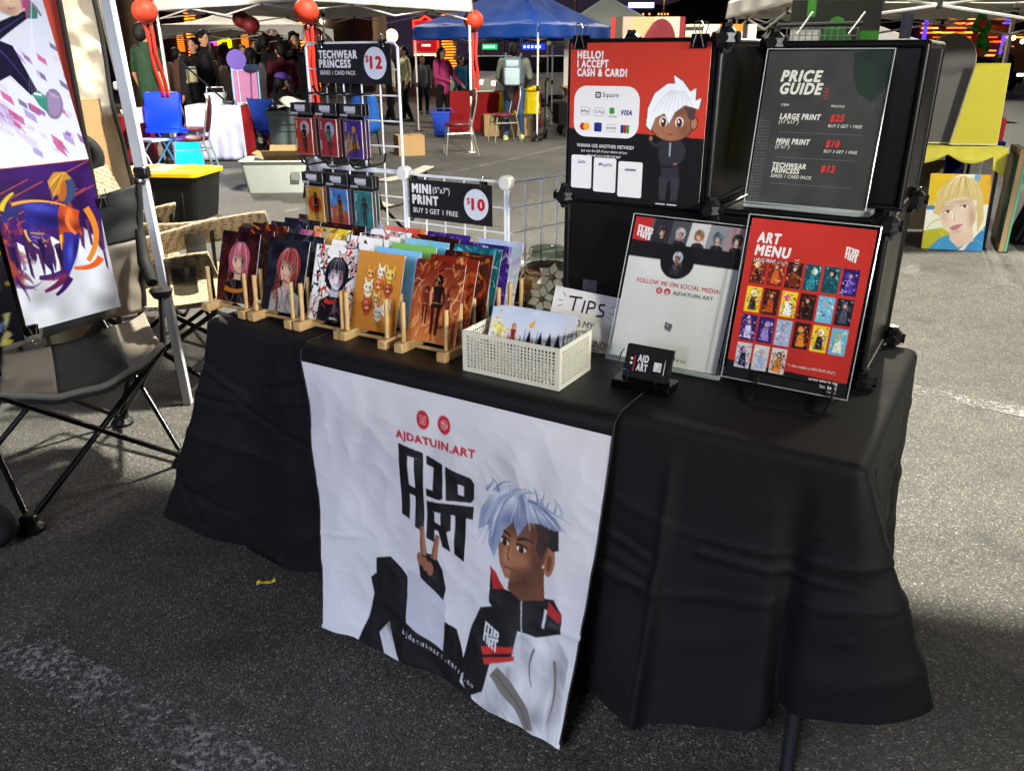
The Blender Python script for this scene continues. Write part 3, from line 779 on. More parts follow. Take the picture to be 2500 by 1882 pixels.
tp = person('person in grey camouflage jacket, black cap and jeans wearing a pale backpack', 1255, 107, 16.1, 175, M('grey_camouflage', '#6c7068', .85, var=.75, vs=9, bump=.3, bs=14), f_jean, 'cap', skin=1, armL=((-.3, -.05, 1.16), (-.22, -.28, 1.02)), armR=((.3, -.05, 1.16), (.22, -.28, 1.02)), shoes='#c9d07a', bulk=1.22, stride=.10)
s_ = tp['s']
def local(tp, dx, dy, z):
    a = tp.rotation_euler.z; return Vector((tp.location.x + (dx * math.cos(a) - dy * math.sin(a)), tp.location.y + (dx * math.sin(a) + dy * math.cos(a)), z))
t = thing('backpack', 'pale grey and white backpack worn over the camouflage jacket', 'backpack', local(tp, 0, .30, 0), tp.rotation_euler.z)
bp_w, bp_g = M('pale_backpack_nylon', '#a9bcc6', .6, var=.2, vs=10, bump=.2, bs=20), M('slate_backpack_nylon', '#5c6a76', .6, bump=.2, bs=20)
b = MB(); b.box((0, 0, 1.20), (.36, .20, .50), None, .08, 3); b.build('main_pocket', bp_g, t)
b = MB(); b.box((0, .11, 1.12), (.28, .08, .30), None, .035, 3); b.build('front_pocket', bp_w, t)
b = MB(); b.box((0, .108, 1.34), (.24, .05, .12), None, .022, 2); b.build('top_pocket', bp_w, t)
for q in (-1, 1):
    b = MB(); b.tube([(q * .12, -.02, 1.42), (q * .14, -.16, 1.50), (q * .15, -.36, 1.40), (q * .17, -.40, 1.22), (q * .17, -.12, 1.02)], .02, 8); b.build('strap', bp_g, t)
t = person('person in black jacket with white back print and blue jeans at the right edge', 2458, 102, 21.6, -70, f_blk, f_jean, 'short', skin=0)
person('person in dark top far off between the two right hand poles', 2400, 128, 34, 30, f_dk, f_navy, 'short', skin=1)

# ================================================================== chairs, tables and goods under the far canopies
burg = M('burgundy_vinyl', '#5a1c20', .45, var=.15, vs=12); alu = M('brushed_aluminium', '#b9b7b0', .35, metal=.75)
def banquet(label, loc, rz, group='burgundy banquet chairs'):
    t = thing('banquet_chair', label, 'chair', loc, R(rz), group)
    b = MB(); b.lathe([(.001, .435), (.19, .435), (.215, .445), (.222, .465), (.21, .485), (.15, .497), (.001, .50)], (0, 0, 0), 28); b.build('seat', burg, t)
    b = MB(); b.ell((0, .255, .74), (.185, .028, .215), Matrix.Rotation(R(-9), 3, 'X')); b.build('backrest', burg, t)
    b = MB(); pts = []
    for k in range(25):
        a = math.pi * k / 24; pts.append((.20 * math.cos(a), .262 + .03 * math.sin(a), .76 + .225 * math.sin(a)))
    b.tube([(.20, .19, .44), (.20, .225, .60)] + pts + [(-.20, .225, .60), (-.20, .19, .44)], .0125, 8); b.build('back_frame', alu, t)
    for q in (-1, 1):
        b = MB(); b.tube([(q * .18, -.17, .43), (q * .20, -.22, 0)], .0125, 8); b.build('leg', alu, t)
        b = MB(); b.tube([(q * .20, .19, .44), (q * .20, .30, 0)], .0125, 8); b.build('leg', alu, t)
    b = MB(); b.tube([(-.195, -.19, .33), (-.195, .22, .33), (.195, .22, .33), (.195, -.19, .33)], .009, 6, True); b.build('stretcher', alu, t)
    return t
def G(u, v): return at(u, v)
b0 = banquet('burgundy banquet chair standing alone side on in front of the blue canopy', (G(1105, 377)) + Vector((.1, 0, 0)), -80)
dup(b0, G(1228, 345), R(-70), 'burgundy banquet chair pushed up to the yellow covered end of the table')
dup(b0, G(478, 428), R(-80), 'burgundy banquet chair with blue lit back next to the glowing blue bar')
dup(b0, Vector((-4.72, 12.6, 0)), R(80), 'burgundy banquet chair at the left end of the white draped table')
t = thing('folding_chair', 'white plastic folding chair beside the glowing bar, partly behind the canopy leg', 'chair', at(385, 428), R(70))
wp_ = M('white_chair_plastic', '#b9b5a8', .45)
b = MB(); b.box((0, 0, .45), (.40, .38, .03), None, .012, 2); b.build('seat', wp_, t)
b = MB(); b.box((0, .20, .74), (.40, .03, .20), Matrix.Rotation(R(-12), 3, 'X'), .012, 2); b.build('backrest', wp_, t)
for q in (-1, 1):
    b = MB(); b.tube([(q * .20, .24, .82), (q * .21, -.22, 0)], .012, 8); b.build('leg', wp_, t)
    b = MB(); b.tube([(q * .19, -.14, .44), (q * .20, .26, 0)], .012, 8); b.build('leg', wp_, t)
# glowing bar
t = thing('glowing_bar', 'light up plastic bar glowing deep blue and cyan under the left canopy', 'light up bar', (-4.50, 11.1, 0), R(-12))
g1, g2 = M('blue_glow', '#0a2cff', .4, emit=1.6), M('cyan_glow', '#18c8ff', .4, emit=1.3)
b = MB(); b.box((.0, -.02, .80), (.50, .07, .46), Matrix.Rotation(R(-8), 3, 'X'), .03, 3); b.build('back_panel', g1, t)
b = MB(); b.box((0, .0, .56), (.50, .22, .05), None, .02, 2); b.build('shelf', g1, t)
b = MB(); b.prism([(.18, .0), (.40, .0), (.34, .42), (.16, .42)], -.15, .15, 1); b.box((.0, .0, .05), (.6, .34, .09), None, .03, 2); b.build('base', g2, t)
lamp('bar_glow', (-4.35, 10.8, .5), (-4.3, 10.6, 0), 14, (.12, .3, 1.0), kind='POINT', radius=.2)
t = tag(MB().box((-5.3, 11.55, .36), (.75, .5, .72), Matrix.Rotation(R(8), 3, 'Z'), .03, 2).build('draped_table', fab('red_cloth', '#7c1418'), None), 'small table fully covered by a red cloth beside the glowing bar', 'table')
def draped(name, label, loc, rz, w_, d_, h_, mats, split, legs=True):
    t = thing(name, label, 'table', loc, R(rz))
    MB().box((0, 0, h_ - .02), (w_, d_, .03), None, .006).build('table_top', M('white_table_plastic', '#cfcdc6', .5), t)
    x0 = -w_ / 2 - .01
    for (a, c), m, nm, dep in split:
        b = MB()
        def f(u, v):
            x = x0 + (a + (c - a) * u) * (w_ + .02); fl = .012 * math.sin(x * 19 + rz) + .008 * math.sin(x * 43 + 1)
            if v < .35: return Vector((x, d_ / 2 - v / .35 * d_, h_ + .002 + .002 * (m is mats[0])))
            q = (v - .35) / .65
            return Vector((x + .05 * q * (u - .5), -d_ / 2 - .012 - .004 * (m is mats[0]) + (fl - .05) * q, h_ - q * dep))
        b.grid(f, 60, 20); solid(b.build(nm, m, t, ang=180), .004)
    b = MB(); m = split[0][1]
    for q in ((-1, 1)):
        def f2(u, v):
            y = -d_ / 2 + u * d_; return Vector((q * (w_ / 2 + .012 + .02 * v + .012 * v * math.sin(y * 30)), y, h_ - v * .68))
        b.grid(f2, 20, 8)
    solid(b.build('side_drape', m if name != 'white_draped_table' else mats[1], t, ang=180), .004)
    if legs:
        for sx in (-1, 1):
            for sy in (-1, 1):
                b = MB(); b.tube([(sx * (w_ / 2 - .1), sy * (d_ / 2 - .06), 0), (sx * (w_ / 2 - .1), sy * (d_ / 2 - .06), h_ - .03)], .014, 8); b.build('leg', grey_steel, t)
    return t
wcl, rcl, ycl = fab('white_cloth', '#b9bcd0'), fab('red_cloth', '#7c1418'), fab('yellow_cloth', '#c9b414')
draped('white_draped_table', 'table under a white cloth with a red one at its end, in the left crowd', (-4.28, 13.0, 0), 4, 1.06, .7, .78, (wcl, rcl), (((0, .74), wcl, 'white_cloth', .76), ((.73, .88), rcl, 'red_cloth', .74), ((.88, 1), rcl, 'red_cloth', .16)))
draped('red_draped_table', 'table covered by red and bright yellow cloths under the blue canopy', (-.32, 17.5, 0), -4, 1.75, .8, .80, (ycl, rcl), (((.0, .58), rcl, 'red_cloth', .74), ((.56, 1), ycl, 'yellow_cloth', .40)))
t = thing('acrylic_case', 'clear display case of small goods on the yellow covered table end', 'display case', (.10, 17.45, .81), R(-10))
MB().box((0, 0, .24), (.42, .3, .48), None, .02, 2).build('clear_cover', clear, t); MB().box((0, 0, .02), (.44, .32, .04), None, .01).build('base', blk_plastic, t)
for k in range(7): MB().ell((rnd.uniform(-.15, .15), rnd.uniform(-.1, .1), .07 + .06 * (k % 4)), (.04, .04, .04)).build('figurine', M('goods_' + 'rbgyk'[k % 5], ['#c23a3a', '#3a5ac2', '#3aa25a', '#d8c23a', '#3a3a44'][k % 5], .4), t)
tag(MB().box((-.55, 17.25, .822), (.34, .24, .03), Matrix.Rotation(R(12), 3, 'Z'), .006).build('price_list', M('pale_green_card', '#b9d8b0', .5)), 'pale green booklet lying on the red covered table end', 'booklet')
b = MB(); b.ell((.38, 17.3, .86), (.19, .12, .05)); b.ell((.46, 17.25, .88), (.10, .09, .05)); tag(b.build('yellow_hat', M('bright_yellow_plastic', '#e8d020', .4)), 'bright yellow crumpled hat on the yellow covered table', 'hat')
def carton(label, loc, rz, size, flaps=True, closed=False, mname='cardboard', mcol='#9a7d56'):
    cb = M(mname, mcol, .85, var=.12, vs=6, bump=.1, bs=40)
    t = thing('cardboard_box', label, 'box', loc, R(rz)); w_, d_, h_ = size; th = .006
    b = MB(); b.box2((-w_ / 2, -d_ / 2, 0), (w_ / 2, d_ / 2, th))
    b.box2((-w_ / 2, -d_ / 2, th), (w_ / 2, -d_ / 2 + th, h_)); b.box2((-w_ / 2, d_ / 2 - th, th), (w_ / 2, d_ / 2, h_)); b.box2((-w_ / 2, -d_ / 2 + th, th), (-w_ / 2 + th, d_ / 2 - th, h_)); b.box2((w_ / 2 - th, -d_ / 2 + th, th), (w_ / 2, d_ / 2 - th, h_))
    b.build('box_body', cb, t, smooth=False)
    if closed:
        MB().box2((-w_ / 2 + .001, -d_ / 2 + .001, h_ + .001), (w_ / 2 - .001, -.002, h_ + .006)).build('flap', cb, t); MB().box2((-w_ / 2 + .001, .002, h_ + .001), (w_ / 2 - .001, d_ / 2 - .001, h_ + .006)).build('flap', cb, t)
        MB().box2((-.025, -d_ / 2 - .001, h_ + .0065), (.025, d_ / 2 + .001, h_ + .0075)).build('packing_tape', M('brown_tape', '#8a6a3a', .3), t)
    elif flaps:
        for sy in (-1, 1):
            b = MB(); b.box((0, sy * (d_ / 2 + .07), h_ + .05), (w_, .18, .005), Matrix.Rotation(R(sy * 35), 3, 'X')); b.build('flap', cb, t)
        for sx in (-1, 1):
            b = MB(); b.box((sx * (w_ / 2 + .06), 0, h_ + .03), (.15, d_ * .96, .005), Matrix.Rotation(R(-sx * 25), 3, 'Y')); b.build('flap', cb, t)
    return t
carton('closed cardboard box on the asphalt behind the wire grid', at(1000, 378), 20, (.42, .36, .30), closed=True)
carton('cardboard box under the yellow end of the far table', Vector((-.35, 16.9, 0)), 10, (.45, .35, .40), closed=True)
carton('second cardboard box under the far table, half hidden by chair legs', Vector((.15, 16.95, 0)), -8, (.40, .35, .34), closed=True)
t = thing('plastic_bin', 'bright blue plastic bin on the ground at the corner of the red table', 'bin', (-1.38, 16.75, 0), 0)
b = MB(); b.lathe([(.001, .01), (.17, .01), (.19, .03), (.235, .42), (.25, .43), (.25, .45), (.225, .45), (.18, .04), (.001, .03)], seg=4, a0=.78, a1=.78 + 2 * math.pi); b.build('tub', M('blue_plastic', '#1c3fb0', .4), t, ang=30)
b = MB(); b.tube([(-.25, 0, .43), (-.2, 0, .52), (.2, 0, .52), (.25, 0, .43)], .008, 6); b.build('handle', M('blue_plastic'), t)
# blue jacket on a chair beyond the grid
t = thing('draped_chair', 'folding chair entirely covered by a blue jacket beyond the wire grid', 'chair', (-2.35, 13.3, 0), R(-20))
b = MB(); b.cap((-.16, .1, .45), (-.14, .12, .82), .12, .09); b.cap((.16, .1, .45), (.14, .12, .82), .12, .09); b.cap((0, -.05, .40), (0, .12, .6), .2, .15); b.cap((-.2, 0, .3), (-.22, .02, .6), .07, .08); remesh(b, 'blue_jacket', fab('royal_blue_fabric', '#1a4a90'), t, .02, 2)
for q in (-1, 1):
    for yy in (-.15, .2): MB().tube([(q * .17, yy * .8, .4), (q * .2, yy, 0)], .012, 6).build('leg', blk_metal, t)
# goods on the white draped table
t = thing('wire_basket', 'clear handled basket on the white draped table', 'basket', (-4.42, 12.9, .79), R(5)); cb_ = M('frosted_plastic', '#c9d4d8', .3, alpha=.6)
b = MB(); b.lathe([(.001, .004), (.14, .004), (.18, .16), (.19, .16), (.145, 0)], seg=4, a0=.78, a1=.78 + 2 * math.pi); b.build('tub', cb_, t); MB().tube([(-.13, 0, .15), (-.12, 0, .24), (.12, 0, .24), (.13, 0, .15)], .008, 8).build('handle', cb_, t)
t = thing('paper_fan', 'round purple paper fan on a stick standing at the table end', 'fan', (-4.02, 12.8, .79), R(6))
b = MB(); b.prism(circ(0, .62, .14), -.008, .008, 1); b.build('disc', M('violet_card', '#5a3aa8', .5), t); MB().tube([(0, 0, .0), (0, 0, .48)], .008, 6).build('stick', wht_plastic, t); MB().lathe([(.001, .02), (.06, .02), (.06, 0), (.001, 0)]).build('foot', wht_plastic, t)
t = thing('display_stand', 'pink and pale blue upright display stand behind the purple fan', 'display', (-4.0, 13.05, .79), R(8))
b = MB(); b.box((0, 0, .24), (.34, .012, .46), Matrix.Rotation(R(-6), 3, 'X')); b.build('panel', M('pink_card', '#b06a9a', .5, var=.3, vs=6), t); b = MB(); b.box((0, .02, .28), (.40, .012, .55), Matrix.Rotation(R(-6), 3, 'X')); b.build('back_panel', M('pale_blue_card', '#8fb6d8', .5), t); MB().box((0, .05, .012), (.36, .16, .02)).build('foot', wht_plastic, t)
b = MB(); b.tube([(-4.75, 12.45, 1.42), (-4.5, 12.6, 1.14), (-4.25, 12.75, .85)], .014, 8); b.cap((-4.25, 12.75, .835), (-4.15, 12.78, .815), .03, .03); tag(b.build('boom_stick', blk_plastic), 'black boom stick leaning down onto the white draped table', 'stick')
# blue folding chair of the seated person, grey bin
t = thing('camp_chair', 'blue folding chair of the seated person in black', 'chair', (-3.47, 12.72, 0), R(150))
bl_ = fab('blue_canvas', '#1f3f92')
b = MB(); b.grid(lambda u, v: Vector((-.25 + .5 * u, -.2 + .42 * v, .42 - .05 * math.sin(math.pi * u))), 8, 8); solid(b.build('seat', bl_, t), .006)
b = MB(); b.grid(lambda u, v: Vector((-.25 + .5 * u, .24 + .1 * v + .04 * math.sin(math.pi * u), .44 + .45 * v)), 8, 8); solid(b.build('backrest', bl_, t), .006)
for q in (-1, 1):
    b = MB(); b.tube([(q * .26, .34, .9), (q * .25, .2, .4), (q * .25, -.25, .0)], .012, 8); b.build('leg', alu, t); b = MB(); b.tube([(q * .26, -.22, .44), (q * .25, .3, 0)], .012, 8); b.build('leg', alu, t)
t = thing('waste_bin', 'large grey plastic bin with papers on its rim behind the clear tote', 'bin', (-3.13, 12.0, 0), R(8))
gb = M('grey_bin_plastic', '#55605e', .5, var=.1, vs=4)
b = MB(); b.lathe([(.001, .02), (.28, .02), (.31, .05), (.37, .70), (.40, .72), (.40, .76), (.37, .77), (.355, .74), (.30, .06), (.001, .05)], seg=4, a0=.785, a1=.785 + 2 * math.pi); b.build('bin_body', gb, t, ang=30)
b = MB(); b.box((0, -.262, .60), (.40, .02, .03), None, .006); b.box((0, -.255, .50), (.30, .012, .012), None, .004); b.build('ribs', gb, t)
b = MB(); b.grid(lambda u, v: Vector((-.12 + .36 * u, -.2 + .3 * v, .79 + .12 * v + .03 * math.sin(u * 5))), 6, 6); solid(b.build('loose_paper', M('cream_paper', '#c9c4b4', .7), t), .003)
b = MB(); b.cap((-.2, -.1, .80), (-.05, .05, .84), .06, .05); b.cap((-.05, -.12, .80), (-.15, .05, .86), .05, .04); remesh(b, 'black_bag', M('black_bin_bag', '#101012', .25), t, .02, 1)
# clear tote with cardboard inside
def tote(name, label, loc, rz, size, body, lid=None, lidmat=None, rim=True):
    t = thing(name, label, 'storage tote', loc, R(rz)); w_, d_, h_ = size; k = .86
    b = MB(); P0 = rrect(-w_ / 2 * k, -d_ / 2 * k, w_ / 2 * k, d_ / 2 * k, .04); P1 = rrect(-w_ / 2, -d_ / 2, w_ / 2, d_ / 2, .05)
    A = [b.bm.verts.new((x, y, .0)) for x, y in P0]; B = [b.bm.verts.new((x, y, h_)) for x, y in P1]; n = len(A); D = [b.bm.verts.new((x * .97, y * .97, h_)) for x, y in P1]; E_ = [b.bm.verts.new((x * .97, y * .97, .02)) for x, y in P0]
    for k_ in range(n): b._f((A[k_], A[(k_ + 1) % n], B[(k_ + 1) % n], B[k_])); b._f((B[k_], B[(k_ + 1) % n], D[(k_ + 1) % n], D[k_])); b._f((D[k_], D[(k_ + 1) % n], E_[(k_ + 1) % n], E_[k_]))
    b._f(A[::-1]); b._f(E_); b.build('tub', body, t)
    if rim:
        b = MB(); b.tube([(x * 1.015, y * 1.02, h_ - .012) for x, y in P1], .012, 6, True); b.build('rim', body, t)
        for sx in (-1, 1): b = MB(); b.box((sx * (w_ / 2 + .012), 0, h_ - .05), (.03, .18, .05), None, .01); b.build('handle', body, t)
    if lid:
        b = MB(); b.prism(rrect(-w_ / 2 - .025, -d_ / 2 - .025, w_ / 2 + .025, d_ / 2 + .025, .06), h_ + .001, h_ + .035); b.prism(rrect(-w_ / 2 + .04, -d_ / 2 + .04, w_ / 2 - .04, d_ / 2 - .04, .05), h_ + .0355, h_ + .048)
        for sx in (-.2, .2): b.box((sx * w_, 0, h_ + .052), (.03, d_ * .8, .012), None, .004)
        b.build('lid', lidmat, t, ang=25)
    return t
cl_t = M('cloudy_plastic', '#c3c9c6', .35, alpha=.88, var=.08, vs=5)
t = tote('clear_tote', 'cloudy clear plastic tote with a cardboard flap sticking out, on the asphalt', (at(590, 470) + at(752, 475)) / 2 + Vector((.02, .27, 0)), 3, (.80, .52, .36), cl_t)
b = MB(); b.box((.22, -.262, .19), (.10, .004, .09)); b.build('paper_label', M('grey_label', '#7c7f80', .6), t)
carton('open cardboard box standing inside the clear tote', t.location + Vector((.12, .05, .05)), 6, (.55, .36, .32))
yl = tote('black_tote', 'black storage tote with a bright yellow lid on the asphalt', at(395, 545) + Vector((-.02, .30, 0)), -6, (.86, .58, .42), M('black_tote_plastic', '#0f0f10', .4, bump=.1, bs=10), True, M('yellow_lid_plastic', '#e0b70c', .4, var=.08, vs=4), False)
for sx in (-.28, 0, .28): b = MB(); b.box((sx, -.272, .2), (.02, .03, .34), Matrix.Rotation(R(-7), 3, 'X'), .006); b.build('rib', M('black_tote_plastic'), yl)
# black wagon, banner, scooter post under the blue canopy
t = thing('folding_wagon', 'black fabric folding wagon by the right leg of the blue canopy', 'wagon', (1.45, 17.0, 0), R(10))
b = MB(); b.prism(rrect(-.6, .22, .6, .62, .05), -.28, .28, 1); b.build('fabric_tub', f_blk, t)
for sx in (-.42, .42):
    for sy in (-.26, .26): b = MB(); b.tube([(sx, sy - .03, .10), (sx, sy + .03, .10)], .10, 16); b.build('wheel', blk_plastic, t)
b = MB(); b.tube([(-.58, 0, .3), (-.9, 0, .75), (-.9, .08, .78), (-.9, -.08, .78)], .012, 6); b.build('pull_handle', blk_metal, t)
carton('open brown paper carton resting on top of the black wagon', Vector((1.25, 16.95, .62)), 25, (.34, .26, .22))
b = MB(); b.grid(lambda u, v: Vector((1.42 + .5 * u, 16.8 + .36 * v, .645 + .06 * math.sin(u * 4) * v + .04 * v)), 8, 8); tag(solid(b.build('white_sheet', M('white_cloth_plain', '#cfcdc4', .8)), .01), 'folded white sheet lying on the black wagon', 'cloth')
t = thing('canvas_banner', 'tall white canvas strip hanging from the blue canopy edge', 'banner', (1.22, 17.15, 0), R(8))
b = MB(); b.grid(lambda u, v: Vector((-.21 + .42 * u, .02 * math.sin(u * 9) + .01 * math.sin(v * 7), 2.0 - 1.42 * v)), 24, 24); solid(b.build('canvas', M('white_canvas', '#c9c2bf', .85, bump=.2, bs=10), t), .006)
MB().tube([(-.22, 0, 2.0), (.22, 0, 2.0)], .012, 6).build('top_rod', alu, t)
t = thing('push_scooter', 'black push scooter with loop handle leaning by the blue canopy front leg', 'scooter', (.62, 16.2, 0), R(70))
b = MB(); b.tube([(0, 0, .10), (.03, 0, .9)], .014, 8); b.tube([(.03 + .03 * math.sin(k * .63), .035 * math.sin(k * .63) * 0, .97 + .07 * -math.cos(k * .63)) for k in range(10)], .010, 6, True); b.build('stem', blk_metal, t); b = MB(); b.box((-.3, 0, .10), (.6, .12, .025), None, .008); b.build('deck', blk_metal, t)
for x in (.05, -.6): b = MB(); b.tube([(x, -.02, .09), (x, .02, .09)], .09, 18); b.build('wheel', M('tyre_rubber', '#161617', .8), t)
# lanterns
lan, dlan = M('red_paper_lantern', '#c03a22', .6, var=.1, vs=30, emit=0.0), M('shaded_red_paper_lantern', '#6a1216', .6)  # second red is the same paper with shade put into the colour
def lantern(label, u, v, Y, r_, m, tassel=None):
    p = py(u, v, Y); t = thing('paper_lantern', label, 'lantern', p, 0, 'red paper lanterns')
    b = MB(); prof = [(max(.02, r_ * math.sin(math.pi * k / 40)) * (1 + .018 * (k % 2)), -r_ * .97 * math.cos(math.pi * k / 40)) for k in range(2, 39)]
    b.lathe(prof, seg=28); b.build('paper_globe', m, t, ang=70)
    b = MB(); b.lathe([(r_ * .22, r_ * .94), (r_ * .22, r_ * 1.04), (r_ * .18, r_ * 1.04)], seg=16); b.lathe([(r_ * .2, -r_ * .94), (r_ * .2, -r_ * 1.03), (.001, -r_ * 1.03)], seg=16); b.build('rim', blk_plastic, t)
    MB().tube([(0, 0, r_), (0, 0, r_ + .15)], .003, 5).build('cord', M('red_cord', '#7a1414', .7), t)
    if tassel:
        for q in range(2):
            b = MB(); x = -.03 + .06 * q
            b.grid(lambda u_, v_: Vector((x + tassel[1] * v_ - .02 + .045 * u_ + .01 * math.sin(v_ * 9 + q), .01 * math.sin(v_ * 6 + q * 2), -r_ - tassel[0] * v_)), 3, 20)
            solid(b.build('streamer', M('red_ribbon', '#b8261a', .55, var=.25, vs=25), t), .003)
lantern('red paper lantern at the left canopy pole with two long ribbons', 353, 28, 10.3, .14, lan, (.80, .09))
lantern('red paper lantern with shade in its colour, upper left of the close pair', 588, 48, 14.2, .13, dlan)
lantern('red paper lantern with shade in its colour, lower right of the close pair', 613, 62, 13.9, .13, dlan)
lantern('large red paper lantern above the left end of the twelve dollar sign', 748, 28, 10.6, .145, lan, (1.3, .02))
lantern('red paper lantern half behind the lone white pole, ribbon hanging down', 1156, 50, 13.9, .155, lan, (.88, .02))
lantern('red paper lantern in the shaded colour behind the twelve dollar sign', 768, 88, 13.6, .13, dlan)

# ================================================================== street behind
def tree_palm(label, x, y, h, lights=False, fr=12, seed_=1):
    g = random.Random(seed_); t = thing('palm_tree', label, 'palm tree', (x, y, 0), 0, 'palm trees along the street')
    b = MB(); b.tube([(.1 * math.sin(k / 9), 0, h * k / 24) for k in range(25)], [.24 - .05 * k / 24 + .025 * (k % 2) for k in range(25)], 12); b.build('trunk', M('palm_bark', '#6b563f', .9, var=.45, vs=5, bump=.9, bs=8), t)
    if lights:
        b = MB(); n = int(h * 10)
        for k in range(n):
            z = .2 + k * .1; b.tube([(.27 * math.cos(a), .27 * math.sin(a), z + .03 * a / 6.28) for a in [q * .5236 for q in range(13)]], .022, 5)
        b.build('light_wrap', M('orange_string_light', '#ff8a1a', .5, emit=2.2), t)
    b = MB()
    for k in range(fr):
        a = k * 2 * math.pi / fr + g.uniform(-.2, .2); el = g.uniform(-.2, .7); ln_ = g.uniform(1.9, 2.6); pts = []
        for q in range(9):
            s = q / 8; pts.append(Vector((math.cos(a) * ln_ * s, math.sin(a) * ln_ * s, h + ln_ * (el * s - 1.05 * s * s))))
        for q in range(8):
            d = pts[q + 1] - pts[q]; sd = Vector((-math.sin(a), math.cos(a), 0))
            for w_ in (-1, 1):
                for r_ in range(3):
                    o = pts[q].lerp(pts[q + 1], r_ / 3); L_ = .55 * math.sin(math.pi * (q + r_ / 3 + .8) / 9.2)
                    e = o + sd * w_ * L_ + d * 1.1 + Vector((0, 0, -.3 * L_)); b._f([b.bm.verts.new(v_) for v_ in (o, o + d * .28, e)])
    b.build('crown', M('palm_frond', '#3c4a22', .7, var=.4, vs=2), t, recalc=False)
    return t
def ux(u, Y, z=1.4): return py(u, 141, Y).x
tree_palm('tall palm whose rough trunk shows above the twelve dollar sign', ux(925, 30), 30, 6.6, seed_=1)
tree_palm('palm wrapped in orange string lights beside the red neon sign', ux(1097, 34), 34, 7.0, True, seed_=2)
tree_palm('palm wrapped in orange lights behind the large red lantern', ux(757, 30), 30, 7.0, True, seed_=3)
tree_palm('palm standing far left above the green shirted person', ux(318, 26), 26, 6.6, seed_=4)
tree_palm('palm wrapped in orange lights behind the left marquee', ux(482, 32), 32, 7.0, True, seed_=5)
def em(n, c='#ffffff', e=1.0): return M(n, c, .5, emit=e)
# red sign
t = thing('neon_sign', 'red roadside sign with glowing border and pale lit base', 'sign', (ux(1042, 60), 60, 0), 0)
MB().box((0, 0, 2.75), (1.5, .3, 2.0), None, .06).build('sign_face', em('red_sign_face', '#b01018', .9), t)
b = MB(); b.tube([(-.8, -.17, 1.75), (-.8, -.17, 3.75), (-.4, -.17, 3.75), (0, -.17, 4.0), (.4, -.17, 3.75), (.8, -.17, 3.75), (.8, -.17, 1.75)], .07, 6); b.build('neon_border', em('red_neon', '#ff2a12', 4), t)
MB().box((0, 0, 1.25), (1.7, .35, .9), None, .05).build('lit_base', em('warm_lit_panel', '#ffd9a0', 1.6), t)
b = MB()
for z, w_ in ((3.35, .9), (3.0, .7), (2.75, .8), (2.2, .6)): b.box((0, -.155, z), (w_, .02, .14))
b.build('sign_lettering', em('pale_sign_letters', '#ffd8d0', 1.2), t)
MB().box((0, 0, .4), (.3, .3, .8)).build('post', blk_metal, t)
def block(name, label, x0, x1, Y, z1, mcol, depth=6, cat='building', z0=0):
    t = thing(name, label, cat, ((x0 + x1) / 2, Y, 0), 0); w_ = x1 - x0
    MB().box2((-w_ / 2, 0, z0), (w_ / 2, depth, z1), .05).build('wall', M(mcol[0], mcol[1], .85, var=.3, vs=.8), t)
    MB().box2((-w_ / 2 - .2, -.25, z1 + .002), (w_ / 2 + .2, depth + .2, z1 + .35), .05).build('roof', M(mcol[0] + '_trim', mcol[2], .8), t)
    return t
t = block('shop_building', 'dark low shop building with lit signs behind the left crowd', ux(60, 48), ux(860, 48), 48, 4.2, ('brown_shop_wall', '#4a342e', '#2c2022'), 8)
W0 = t.location.x
for u0, u1, v0, v1, c, e, nm in ((428, 452, 65, 125, '#ff8a1a', 1.6, 'led_column'), (588, 608, 86, 118, '#ff8a1a', 1.6, 'led_column'), (500, 535, 82, 105, '#b060ff', 2.0, 'neon_panel'), (520, 540, 96, 112, '#ff3a6a', 2.4, 'neon_panel'), (330, 372, 10, 60, '#c9b8a0', .25, 'lit_panel'), (690, 728, 72, 96, '#7fa0b0', .4, 'lit_panel')):
    a, c_ = py(u0, v0, 47.9), py(u1, v1, 47.9)
    b = MB()
    if nm == 'led_column':
        for k in range(14): z = c_.z + (a.z - c_.z) * k / 13; b.box(((a.x + c_.x) / 2 - W0, -.12, z), (abs(c_.x - a.x), .08, abs(a.z - c_.z) / 26))
    else: b.box(((a.x + c_.x) / 2 - W0, -.1, (a.z + c_.z) / 2), (abs(c_.x - a.x), .1, abs(a.z - c_.z)), None, .02)
    b.build(nm, em(nm + c.strip('#'), c, e), t)
a = py(548, 107, 47.8); b = MB(); b.prism(ring(rrect(-.36, -.28, .36, .28, .14), rrect(-.18, -.10, .18, .10, .06)), -.1, 0, 1); o = b.build('sign_letter', em('yellow_neon', '#f4f000', 1.6), t); o.location = (a.x - W0, -.1, a.z)
for u, v in ((704, 65), (786, 53), (622, 52)):
    a = py(u, v, 47.7); b = MB(); b.ell((a.x - W0, -.25, a.z), (.13, .13, .13), None, 10, 8); b.build('wall_lamp', em('warm_bulb', '#fff0c0', 14), t)
t = block('tower_block', 'far dark hotel tower dotted with warm windows and a violet lit crown', ux(1480, 300), ux(1715, 300), 300, 17.5, ('tower_wall', '#1c1424', '#120e18'), 20)
W0 = t.location.x
for k in range(7):
    b = MB()
    for q in range(34):
        if rnd.random() < .55: b.box((-17 + q * 1.03, -.3, 3.5 + k * 1.9), (.5, .2, .6))
    b.build('window_row', em('warm_window', '#ffb060', 1.4), t)
b = MB(); b.box((-12.5, -.4, 17.0), (8, .3, .9)); b.build('violet_strip', em('violet_led', '#4a30ff', 2.2), t); b = MB(); b.box((-5.5, -.4, 17.6), (8.5, .3, 1.6)); b.build('white_strip', em('white_violet_led', '#d8d0ff', 2.2), t)
